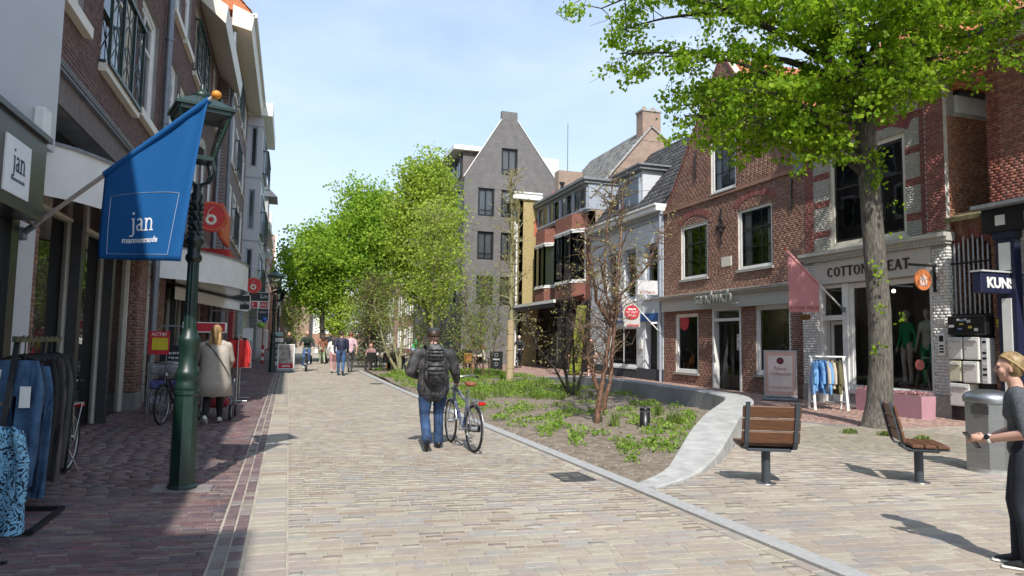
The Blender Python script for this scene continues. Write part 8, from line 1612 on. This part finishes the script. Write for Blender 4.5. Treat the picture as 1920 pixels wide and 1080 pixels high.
# woman at the right edge looking left
wJ = dict(hipz=.95, hip=(0, -.02), chest=(0, .0, 1.28), neck=(0, .015, 1.46), head=(0, .05, 1.62), lknee=(-.085, .03, .52), lankle=(-.085, -.03, .085), rknee=(.09, .06, .52), rankle=(.09, .03, .085), lelbow=(-.23, -.03, 1.10), lwrist=(-.07, .235, 1.02), lhand=(.35, 1, .05), lup=(-.8, .1, .6), relbow=(.22, .02, 1.10), rwrist=(.06, .25, 1.0), rhand=(-.2, 1, .12), rup=(.6, .2, .7), cuff=.062, curl=.75, sh=.165)
m_tee = mat('lace_tee', (.075, .082, .095), .85, var=.35, scale=40, bump=.3, bscale=90); m_hair_h = mat('hair_honey', (.20, .125, .055), .5, var=.35, scale=26, col2=(.42, .29, .13), stretch=(1, 1, .2)); m_trous = mat('navy_trousers', (.014, .018, .03), .85, var=.25, scale=8)
wt_, SW, HW = person('woman with a blond bun in grey lace top and dark trousers holding a phone', (5.37, 3.84, 0.0), R(38), 1.625, wJ, dict(top=m_tee, legs=m_trous, shoe=m_shoe, forearm=m_skin), .0072, 'bun', m_hair_h, build=.93, waist=.15, head_tilt=R(-4))
mb = MB(); w_ = SW(Vector(wJ['lwrist']).lerp(Vector(wJ['lelbow']), .1)); ax = (SW(wJ['lwrist']) - SW(wJ['lelbow'])).normalized(); mb.torus(w_, .031, .009, ax, 20, 6, 1.6); mb.build('watch_strap', m_shoew, wt_, True); dv = Vector((-.8, -.3, .45)); dv = (dv - ax * dv.dot(ax)).normalized(); mb = MB(); mb.disc(w_ + dv * .032, .02, dv, .01, 18); mb.build('watch', m_black, wt_, True)
for sd in ('l', 'r'):
    an = Vector(wJ[sd + 'ankle']); mb = MB(); mb.bbox(SW((an.x, an.y + .06, .012)), (.085, .255, .022), b=.01); mb.build('shoe_sole', m_shoew, wt_, True)
mb = MB(); ph_c = SW((-.015, .335, 1.0)); mb.bbox(ph_c, (.075, .012, .15), (R(-38), R(8), R(25)), b=.005); phn = mb.build('phone', mat('phone_case', (.02, .02, .035), .2, var=.2)); phn.data.transform(Matrix.Translation((5.37, 3.84, 0)) @ Matrix.Rotation(R(38), 4, 'Z')); tag(phn, 'dark smartphone held by the woman at the right edge', 'phone')

# woman in the long coat pushing a pram
CX, CY = -1.26, 13.6; CZ = gz(CY) + gl(CX)
cw, SC_, HC_ = person('woman with a blond ponytail in a long beige coat pushing a pram', (CX, CY, CZ), R(-3), 1.78, merge(WALK2, dict(lelbow=(-.27, .1, 1.13), lwrist=(-.22, .36, 1.05), relbow=(.27, .1, 1.13), rwrist=(.22, .36, 1.05), lankle=(-.09, -.22, .15))), dict(top=m_coat, legs=m_blk, shoe=m_shoew), .016, 'tail', m_hair_b, build=1.12, waist=.20)
mb = MB(); V = []; n = 28; prof = [(1.40, .20, .10), (1.3, .235, .15), (1.1, .235, .165), (.95, .25, .185), (.75, .275, .205), (.5, .295, .22)]
for (z, rx, ry) in prof:
    for q in range(n): a = 2 * math.pi * q / n; w = 1 + (.035 * math.sin(5 * a) * (1.4 - z)); V.append(SC_((rx * w * math.cos(a), ry * w * math.sin(a) + .0, z)))
mb.add(V, [(i * n + q, i * n + (q + 1) % n, (i + 1) * n + (q + 1) % n, (i + 1) * n + q) for i in range(len(prof) - 1) for q in range(n)], True); co = mb.build('coat', m_coat, cw, True); co.modifiers.new('s', 'SOLIDIFY').thickness = .01
mb = MB(); mb.tube([SC_((-.15, -.08, 1.45)), SC_((.05, -.19, 1.25)), SC_((.22, -.2, .98)), SC_((.27, -.1, .85))], .012, 6, flat=.5); mb.build('bag_strap', m_blk, cw, True)
pr = thing('pram', 'black pram with four wheels in front of the woman in the coat', 'pram', (CX, CY + .95, gz(CY + 1) + gl(CX)), R(-3)); mb = MB(); me, lab, _n = body_mesh([('e', (0, .1, .72), (.22, .38, .16), 'a'), ('e', (0, .3, .9), (.22, .2, .2), 'a')], .025, 3); link('carrycot', me, m_blk, pr); mb.tube([(-.25, -.62, 1.02), (.25, -.62, 1.02)], .016, 8)
for s in (-1, 1): mb.tube([(s * .25, -.62, 1.02), (s * .26, .35, .2)], .014, 6); mb.tube([(s * .26, -.35, .16), (s * .26, .2, .75)], .014, 6)
mb.build('frame', m_pipe, pr, True); mb = MB(); mb.bbox((0, 0, .3), (.4, .5, .16), b=.04); mb.build('basket', mat('basket_red', (.25, .02, .03), .8), pr, True)
for sx in (-1, 1):
    for yy, r in ((-.35, .15), (.4, .11)):
        mb = MB(); mb.torus((sx * .28, yy, r), r - .02, .022, (1, 0, 0), 22, 6); wv_ = mb.build('wheel', m_blk, pr, True); mb = MB(); mb.disc((sx * .28 - .012, yy, r), r - .035, (1, 0, 0), .024, 16); mb.build('hub', m_pipe, wv_, True)

# ---------------------------------------------------------------- bicycles
m_tyre = mat('tyre', (.014, .014, .014), .8); m_alu = mat('alloy', (.5, .51, .52), .3, .9, var=.08); m_leather = mat('saddle_leather', (.24, .075, .025), .45, var=.2)
def bicycle(label, loc, rz, frame_m, saddle_m, basket=False, lean=0.0, lady=False, steer=0.0, cat='bicycle', group='bicycles in the street'):
    t = thing('bicycle', label, cat, loc, rz, group); t.rotation_euler = (0, lean, rz); r = .345; B_, Fw = Vector((0, -.54, r)), Vector((0, .54, r)); sf = Vector((0, .30, .92)); bb = Vector((0, -.08, .29)); st = Vector((0, -.26, .80)); MF = Matrix.Translation((0, .36, 0)) @ Matrix.Rotation(steer, 4, 'Z') @ Matrix.Translation((0, -.36, 0))
    for c in (B_, Fw):
        M_ = MF if c is Fw else Matrix(); w = bpy.data.objects.new('wheel', None); COL.objects.link(w); w.parent = t; mb = MB(); mb.torus(c, r - .018, .019, (1, 0, 0), 40, 8); mb.v = [tuple(M_ @ Vector(v)) for v in mb.v]; mb.build('tyre', m_tyre, w, True); mb = MB(); mb.torus(c, r - .042, .011, (1, 0, 0), 40, 6); mb.v = [tuple(M_ @ Vector(v)) for v in mb.v]; mb.build('rim', m_alu, w, True); mb = MB(); mb.tube([c + Vector((-.05, 0, 0)), c + Vector((.05, 0, 0))], .03, 10)
        for i in range(18): a = 2 * math.pi * i / 18; mb.tube([c + Vector(((-1) ** i * .03, .03 * math.cos(a + .9), .03 * math.sin(a + .9))), c + Vector((0, (r - .045) * math.cos(a), (r - .045) * math.sin(a)))], .0018, 3, cap=False)
        mb.v = [tuple(M_ @ Vector(v)) for v in mb.v]; mb.build('spokes', m_alu, w, True)['kind'] = 'stuff'
        mb = MB(); a0, a1 = (R(20), R(195)) if c is B_ else (R(35), R(170)); pts = [c + Vector((0, (r + .022) * math.cos(a), (r + .022) * math.sin(a))) for a in np.linspace(a0, a1, 16)]; mb.tube(pts, .024, 6, flat=.35); mb.v = [tuple(M_ @ Vector(v)) for v in mb.v]; mb.build('mudguard', m_alu if not lady else m_blk, w, True)
    mb = MB(); ht = Vector((0, .36, .72)); hd_ = Vector((0, .33, .88))
    if lady: mb.tube([ht, Vector((0, .1, .42)), bb], .022, 8); mb.tube([hd_, Vector((0, .1, .56)), bb + Vector((0, -.06, .18))], .02, 8)
    else: mb.tube([ht, bb], .024, 8); mb.tube([hd_, st - Vector((0, -.02, .1))], .021, 8)
    mb.tube([bb, st], .02, 8); mb.tube([hd_ + Vector((0, -.01, .04)), ht + Vector((0, .01, -.04))], .026, 8)
    for s in (-1, 1): mb.tube([bb + Vector((s * .03, 0, 0)), B_ + Vector((s * .055, 0, 0))], .011, 6); mb.tube([st - Vector((0, 0, .12)), B_ + Vector((s * .055, 0, 0))], .009, 6)
    mb.build('frame', frame_m, t, True); mb = MB()
    for s in (-1, 1): mb.tube([ht + Vector((s * .04, .01, -.03)), Vector((s * .05, .47, .5)), Fw + Vector((s * .05, 0, 0))], .013, 6)
    mb.v = [tuple(MF @ Vector(v)) for v in mb.v]; mb.build('fork', frame_m, t, True)
    mb = MB(); mb.tube([hd_, Vector((0, .31, 1.04))], .014, 8); mb.tube([(-.29, .08, 1.06), (-.26, .22, 1.08), (-.1, .33, 1.06), (.1, .33, 1.06), (.26, .22, 1.08), (.29, .08, 1.06)], .012, 8); mb.v = [tuple(MF @ Vector(v)) for v in mb.v]; mb.build('handlebar', m_alu, t, True)
    for s in (-1, 1): mb = MB(); mb.tube([(s * .285, .16, 1.07), (s * .292, .04, 1.06)], .018, 8); mb.v = [tuple(MF @ Vector(v)) for v in mb.v]; mb.build('grip', m_blk, t, True)
    mb = MB(); mb.tube([st - Vector((0, 0, .05)), Vector((0, -.275, .94))], .014, 8); mb.build('seat_post', m_alu, t, True); me, lab, _n = body_mesh([('e', (0, -.36, .98), (.085, .11, .04), 'a'), ('c', [(0, -.3, .985), (0, -.14, .985)], [.04, .022], 'a')], .012, 2); link('saddle', me, saddle_m, t)
    mb = MB(); mb.disc(bb + Vector((.045, 0, 0)), .09, (1, 0, 0), .006, 20); mb.tube([bb - Vector((.07, 0, 0)), bb + Vector((.07, 0, 0))], .018, 8)
    for s in (-1, 1): mb.tube([bb + Vector((s * .07, 0, 0)), bb + Vector((s * .075, s * .06, -s * .15))], .010, 6); mb.bbox(bb + Vector((s * .125, s * .06, -s * .155)), (.1, .07, .022), b=.006)
    mb.build('crank', m_alu, t, True); mb = MB(); mb.prism([bb + Vector((.06, .11, -.06)), bb + Vector((.06, .11, .06)), B_ + Vector((.06, -.06, .05)), B_ + Vector((.06, -.06, -.05))], (.02, 0, 0)); mb.build('chain_guard', m_blk, t, True)
    mb = MB(); zc = .76
    for x in (-.055, 0, .055): mb.tube([(x, -.82, zc), (x, -.34, zc)], .006, 5)
    for y in (-.82, -.58, -.36): mb.tube([(-.06, y, zc), (.06, y, zc)], .006, 5)
    for s in (-1, 1): mb.tube([(s * .06, -.75, zc), (s * .06, -.54, r)], .006, 5); mb.tube([(s * .06, -.45, zc), (s * .06, -.54, r)], .006, 5)
    mb.build('carrier', m_alu, t, True); mb = MB(); mb.bbox((0, -.84, .73), (.11, .04, .055), b=.015); mb.build('rear_light', mat('rear_red', (.5, .01, .01), .2), t, True); mb = MB(); mb.ell((0, .42, .86), (.04, .05, .04)); mb.v = [tuple(MF @ Vector(v)) for v in mb.v]; mb.build('headlight', m_alu, t, True)
    if basket:
        mb = MB()
        for i in range(9): z = .82 + i * .03; b = .15 + i * .004; q = [(-b, .42), (b, .42), (b, .68), (-b, .68)]; [mb.tube([(q[j][0], q[j][1], z), (q[(j + 1) % 4][0], q[(j + 1) % 4][1], z)], .004, 4) for j in range(4)]
        mb.v = [tuple(MF @ Vector(v)) for v in mb.v]; mb.build('basket', m_wire, t, True)['kind'] = 'stuff'
    mb = MB(); mb.tube([(-.05, -.38, .3), (-.09, -.62, .27)] if 'parked' not in label else [(-.05, -.38, .3), (-.16, -.44, .015)], .01, 6); mb.build('kickstand', m_alu, t, True); return t
m_bblue = mat('bike_blue_silver', (.05, .10, .32), .3, .4, var=.5, scale=3, col2=(.4, .42, .45)); m_bblack = mat('bike_black', (.015, .016, .018), .3)
bicycle('silver and blue bicycle with brown saddle pushed by the man with the backpack', (2.58, 10.35, gz(10.3)), R(6), m_bblue, m_leather, steer=R(-4))
bicycle('parked bicycle behind the rack of jeans', (-2.38, 8.55, gz(8.5) + gl(-2.38)), R(180 - 3), m_bblack, m_blk, lean=0, lady=True)
bicycle('parked bicycle with a front basket behind the near lamp post', (-1.95, 13.9, gz(13.9) + gl(-1.95)), R(168), m_bblack, m_blk, basket=True, lady=True)

# ---------------------------------------------------------------- riders and walkers in the distance
RIDE = dict(hipz=.98, hip=(0, -.28), chest=(0, -.14, 1.36), neck=(0, -.08, 1.53), head=(0, -.02, 1.69), lknee=(-.11, .12, .78), lankle=(-.12, -.0, .42), rknee=(.11, .1, .62), rankle=(.12, -.02, .22), lelbow=(-.30, .06, 1.2), lwrist=(-.28, .16, 1.10), relbow=(.30, .06, 1.2), rwrist=(.28, .16, 1.10))
def pz(x, y): return (x, y, gz(y) + gl(x))
m_green_j = mat('jacket_darkgreen', (.02, .035, .027), .8, var=.2); m_navyj = mat('jacket_navy', (.012, .018, .045), .6, var=.2); m_lightp = mat('shirt_pink', (.58, .40, .44), .85); m_gtrous = mat('trousers_grey', (.06, .06, .065), .85); m_blues = mat('jeans_mid', (.05, .10, .21), .85, var=.2); m_cream2 = mat('cloth_cream', (.58, .54, .47), .85); m_blackt = m_blk
m, nt, b, out = _nodes('plaid'); N, L = nt.nodes, nt.links; tcx = N.new('ShaderNodeTexCoord'); ck = N.new('ShaderNodeTexChecker'); ck.inputs['Scale'].default_value = 9; ck.inputs['Color1'].default_value = (.48, .17, .05, 1); ck.inputs['Color2'].default_value = (.05, .05, .08, 1); L.new(tcx.outputs['Object'], ck.inputs['Vector']); L.new(ck.outputs['Color'], b.inputs['Base Color']); m_plaid = m
bicycle('bicycle ridden towards the viewer by the bald man', pz(.82, 33.2), R(176), m_bblack, m_blk, lady=True); person('bald man in a dark green jacket and jeans riding a bicycle', pz(.82, 33.2), R(176), 1.8, RIDE, dict(top=m_green_j, legs=m_blues, shoe=m_shoew), .022, face=True)
t = thing('pannier', 'black pannier bag beside the rear wheel of the bald rider', 'bag', pz(.98, 33.7)); mb = MB(); mb.bbox((1.0, 33.62, gz(33) + .52), (.16, .36, .42), b=.06); mb.build('bag', m_blk, t)
bicycle('bicycle of the woman riding behind the bald man', pz(.02, 37.5), R(178), m_bblack, m_blk, lady=True); person('woman in black with fair hair riding behind the bald man', pz(.02, 37.5), R(178), 1.74, RIDE, dict(top=m_blk, legs=m_blk, shoe=m_shoe), .024, 'long', m_hair_b)
person('man in a quilted navy jacket and jeans walking away', pz(2.12, 29.6), R(-4), 1.84, WALK, dict(top=m_navyj, legs=m_blues, shoe=m_shoe), .02, 'short', m_hair_d, build=1.15, waist=.18)
person('man in a pale pink shirt and grey trousers walking away', pz(2.72, 32.2), R(2), 1.82, WALK2, dict(top=m_lightp, legs=m_gtrous, shoe=m_shoe, forearm=m_skin), .022, 'short', m_hair_r, build=1.02)
person('woman in a white jacket and pink trousers half hidden by the navy jacket', pz(1.93, 31.6), R(0), 1.66, WALK2, dict(top=m_wl, legs=mat('trousers_pink', (.45, .22, .22), .85), shoe=m_shoew), .024, 'long', m_hair_d)
person('woman in an orange and black checked shirt and pale green trousers', pz(1.9, 41.5), R(8), 1.72, WALK, dict(top=m_plaid, legs=mat('trousers_sage', (.30, .36, .24), .85), shoe=m_shoew), .024, 'long', m_hair_d, build=1.1, skirt=(.82, 1.1, .15, .13))
t = thing('shopping_bag', 'white shopping bag carried by the woman in the checked shirt', 'bag', pz(1.6, 41.6)); mb = MB(); mb.bbox((1.58, 41.6, gz(41) + .72), (.26, .12, .3), b=.05); mb.tube([(1.5, 41.6, gz(41) + .86), (1.6, 41.6, gz(41) + .98), (1.68, 41.6, gz(41) + .86)], .01, 5); mb.build('bag_body', m_wl, t)
person('woman with dark hair in black dress and white top by the yellow-green banner', pz(13.45, 29.3), R(150), 1.74, STAND, dict(top=m_blk, legs=m_skin, shoe=m_shoew, sleeve=m_wl, forearm=m_skin), .022, 'long', m_hair_d, skirt=(.62, 1.15, .17, .13))
person('person in black shorts standing just behind the yellow-green banner', pz(13.0, 30.6), R(20), 1.72, STAND, dict(top=m_blk, legs=m_skin, shoe=m_shoew), .026, 'long', m_hair_d, skirt=(.6, 1.0, .16, .13))
bicycle('bicycle ridden on the right pavement by a white-haired man', pz(12.6, 37.3), R(150), m_bblack, m_blk); person('white-haired man in a dark jacket cycling on the right pavement', pz(12.6, 37.3), R(150), 1.78, RIDE, dict(top=mat('jacket_charcoal', (.03, .03, .035), .8), legs=m_blk, shoe=m_shoe, neck=m_wl), .024, 'short', m_wl)
t = thing('parcel', 'white box on the carrier of the white-haired cyclist', 'box', pz(12.2, 37.9)); mb = MB(); mb.bbox((12.24, 37.95, gz(38) + 1.0), (.34, .34, .42), b=.02); mb.build('carton', m_wl, t)

# ---------------------------------------------------------------- café terrace
m_rattan = mat('chair_black', (.014, .014, .015), .5, var=.3, scale=50, bump=.3); m_tabletop = mat('table_top', (.36, .25, .15), .5, var=.2, stretch=(1, 8, 1)); m_orange = mat('chair_wood', (.40, .17, .05), .5, var=.2)
def chair(label, x, y, rz, ms=None, src=None):
    if src is not None:
        c = copy_tree(src); c.location = pz(x, y); c.rotation_euler = (0, 0, rz); c['label'] = label; return c
    ms = ms or m_rattan; t = thing('terrace_chair', label, 'chair', pz(x, y), rz, 'chairs on the terrace'); mb = MB(); mb.bbox((0, 0, .45), (.46, .44, .05), b=.012); mb.build('seat', ms, t, True); mb = MB(); mb.bbox((0, -.235, .70), (.46, .035, .42), (R(8), 0, 0), b=.012); mb.build('backrest', ms, t, True)
    for sx in (-1, 1):
        for sy in (-1, 1): mb = MB(); mb.bar((sx * .21, sy * .2, 0), (sx * .21, sy * .2, .43), .035, .035); mb.build('leg', ms, t, True)
        mb = MB(); mb.bar((sx * .225, -.22, .66), (sx * .225, .2, .64), .035, .03); mb.bar((sx * .225, .19, .44), (sx * .225, .19, .64), .03, .03); mb.build('armrest', ms, t, True)
    return t
c0 = chair('black terrace chair at the street corner of the terrace, nearest the kerb', 3.75, 33.0, R(0))
spots = [(4.45, 32.7, 5, 'black terrace chair seen from behind next to the kerb corner chair'), (5.15, 33.4, -25, 'black terrace chair behind the yellowish stems'), (5.7, 32.9, 10, 'black terrace chair left of the man with the backpack'), (6.3, 33.5, 30, 'black terrace chair just left of the walking man'), (4.2, 34.9, 170, 'black terrace chair on the far side of the first table'), (5.4, 35.1, 190, 'black terrace chair on the far side of the second table'), (6.9, 34.8, 180, 'black terrace chair hidden behind the walking man'), (8.3, 33.8, -10, 'black terrace chair right of the walking man'), (8.9, 34.7, 170, 'black terrace chair at the right-hand tables'), (9.55, 34.0, -60, 'black terrace chair beside the chalk A-board')]
for (x, y, a, lab) in spots: chair(lab, x, y, R(a), src=c0)
chair('orange wooden terrace chair in the middle of the terrace', 4.75, 34.1, R(20), m_orange); chair('wooden terrace chair with orange seat left of the A-board', 8.6, 33.1, R(-30), m_orange)
for (x, y, lab) in ((4.15, 34.0, 'square café table nearest the kerb'), (5.5, 34.2, 'square café table behind the yellowish stems'), (7.0, 34.1, 'square café table behind the walking man'), (9.0, 33.6, 'square café table left of the A-board')):
    t = thing('cafe_table', lab, 'table', pz(x, y), group='café tables'); mb = MB(); mb.bbox((0, 0, .735), (.7, .7, .03), b=.006); mb.build('table_top', m_tabletop, t, True); mb = MB(); mb.tube([(0, 0, 0), (0, 0, .72)], .03, 8); mb.build('column', m_black, t, True); mb = MB(); mb.bbox((0, 0, .015), (.42, .42, .03), b=.008); mb.build('foot', m_black, t, True)
    for q in range(3): xx, yy = x + random.uniform(-.22, .22), y + random.uniform(-.22, .22); tag(MB().lathe([(.03, 0), (.036, .1), (.033, .105)], 12, (xx, yy, gz(y) + .752)).build('cup', m_wl), ['white cup on the ' + lab, 'second white cup on the ' + lab, 'third white cup on the ' + lab][q], 'cup', 'cups on the café tables')
m_floraltop = mat('floral_blouse', (.45, .36, .36), .85, var=.8, scale=22, col2=(.6, .3, .3)); m_teal = mat('jacket_teal', (.03, .22, .30), .8); m_khaki = mat('jacket_khaki', (.20, .20, .13), .85); m_lgreen = mat('jacket_green', (.02, .36, .09), .7)
person('woman with auburn hair in a patterned blouse seated at the nearest table', pz(3.95, 34.75), R(150), 1.68, SIT, dict(top=m_floraltop, legs=m_gtrous, shoe=m_shoe), .024, 'short', m_hair_r)
person('person in a khaki jacket seated with back to the street', pz(4.75, 33.35), R(-5), 1.7, SIT, dict(top=m_khaki, legs=m_blk, shoe=m_shoe), .024, 'short', m_hair_g)
person('person in a teal jacket seated beside the orange chair', pz(5.15, 34.6), R(100), 1.7, SIT, dict(top=m_teal, legs=m_blk, shoe=m_shoe), .024, 'short', m_hair_r)
person('person in a bright green jacket riding past behind the terrace', pz(7.0, 38.6), R(-120), 1.72, RIDE, dict(top=m_lgreen, legs=mat('jeans_pale', (.25, .33, .45), .85), shoe=m_shoew), .026, 'short', m_hair_d); bicycle('bicycle under the rider in the bright green jacket', pz(7.0, 38.6), R(-120), m_bblack, m_blk, lady=True)
person('bearded person in a dark top seated at the table left of the A-board', pz(8.75, 34.25), R(170), 1.75, SIT, dict(top=m_blk, legs=m_blk, shoe=m_shoe), .024, 'short', m_hair_r)
person('woman in a white top seated with her back to the A-board', pz(9.4, 33.6), R(80), 1.7, SIT, dict(top=m_cream2, legs=m_blk, shoe=m_shoe), .024, 'long', m_hair_r)
person('person in a grey top seated right of the walking man', pz(7.9, 34.3), R(200), 1.7, SIT, dict(top=m_gtrous, legs=m_blues, shoe=m_shoe), .026, 'short', m_hair_g)
person('person in a pale jacket seated behind the walking man', pz(7.3, 34.9), R(180), 1.7, SIT, dict(top=m_cream2, legs=m_blk, shoe=m_shoe), .026, 'long', m_hair_d)
# parked car and small things far off
car = thing('parked_car', 'dark grey car parked at the far end of the street', 'car', (4.9, 92, gz(92))); g = gz(92); mb = MB()
pf = [(-.85, .35), (-.88, .8), (-.72, 1.35), (-.6, 1.48), (.6, 1.48), (.72, 1.35), (.88, .8), (.85, .35)]; mb.prism([(4.9 + a, 90, g + z) for a, z in pf], (0, 4, 0)); mb.build('body', mat('car_grey', (.07, .075, .085), .25, .4), car); mb = MB(); mb.add([(4.9 - .62, 89.99, g + .85), (4.9 + .62, 89.99, g + .85), (4.9 + .52, 89.99, g + 1.38), (4.9 - .52, 89.99, g + 1.38)], [(0, 1, 2, 3)]); mb.build('windscreen', m_darkglass, car)
for sx in (-1, 1):
    mb = MB(); mb.bbox((4.9 + sx * .62, 89.97, g + .66), (.32, .05, .14), b=.02); mb.build('headlight', m_wl, car)
    for yy in (90.7, 93.3): mb = MB(); mb.disc((4.9 + sx * .75, yy, g + .31), .31, (sx, 0, 0), .14, 18); mb.build('wheel', m_tyre, car)

# ---------------------------------------------------------------- mannequins in the shop windows
m_manq = mat('mannequin', (.62, .57, .52), .4); m_mgreen = mat('suit_green', (.015, .30, .13), .8); m_mblue = mat('skirt_blue', (.02, .04, .28), .8)
def mannequin(label, x, y, z, rz, h, pal, skirt=None):
    me_t, S2, H2 = person(label, (x, y, z), rz, h, STAND, pal, .022, None, None, build=.86, face=False, skirt=skirt); me_t.name = 'mannequin'; me_t['category'] = 'mannequin'; me_t['group'] = 'shop window mannequins'
    mb = MB(); mb.lathe([(.2, -.03), (.2, -.01), (.03, .0)], 18); mb.build('stand', m_steel, me_t, True)
    return me_t
pm = dict(skin=m_manq, lips=m_manq)
mannequin('mannequin in green blazer and blue skirt in the grey shop window', 15.5, 13.92, .68, R(80), 1.98, merge(pm, dict(top=m_mgreen, legs=m_manq, shoe=m_manq)), None); mannequin('mannequin in white blouse and green trousers in the grey shop window', 15.45, 13.25, .68, R(95), 2.0, merge(pm, dict(top=mat('blouse_mint', (.50, .56, .50), .8), legs=m_mgreen, shoe=m_manq)))
mannequin('mannequin in a dark green jacket in the right-hand window of the brick house', 15.5, 18.35, .76, R(80), 1.95, merge(pm, dict(top=mat('jacket_moss', (.08, .10, .04), .85), legs=m_greyc, shoe=m_manq))); mannequin('mannequin in pale coat in the left-hand window of the brick house', 15.5, 22.95, .62, R(90), 1.8, merge(pm, dict(top=m_cream2, legs=m_blk, shoe=m_manq)))
mannequin('mannequin in beige jacket beside the dark green one', 15.6, 17.8, .76, R(110), 1.9, merge(pm, dict(top=m_beige, legs=m_greyc, shoe=m_manq)))
for (x, y, z, w) in ((15.9, 18.8, 2.7, .05), (15.6, 14.4, 3.2, .05)): tag(MB().ell((x, y, z), (w, w, w)).build('spot_lamp', emat('spot_glow', (1, .8, .55), 6)), 'small glowing spot lamp high in the ' + ('brick house window' if y > 17 else 'grey shop window'), 'lamp')
mb = MB(); mb.disc((14.87, 23.6, 2.55), .33, (-1, 0, 0), .004); tag(mb.build('window_sticker', mat('disc_red3', (.42, .02, .04), .5)), 'red round sticker high in the left window of the brick house', 'sticker')
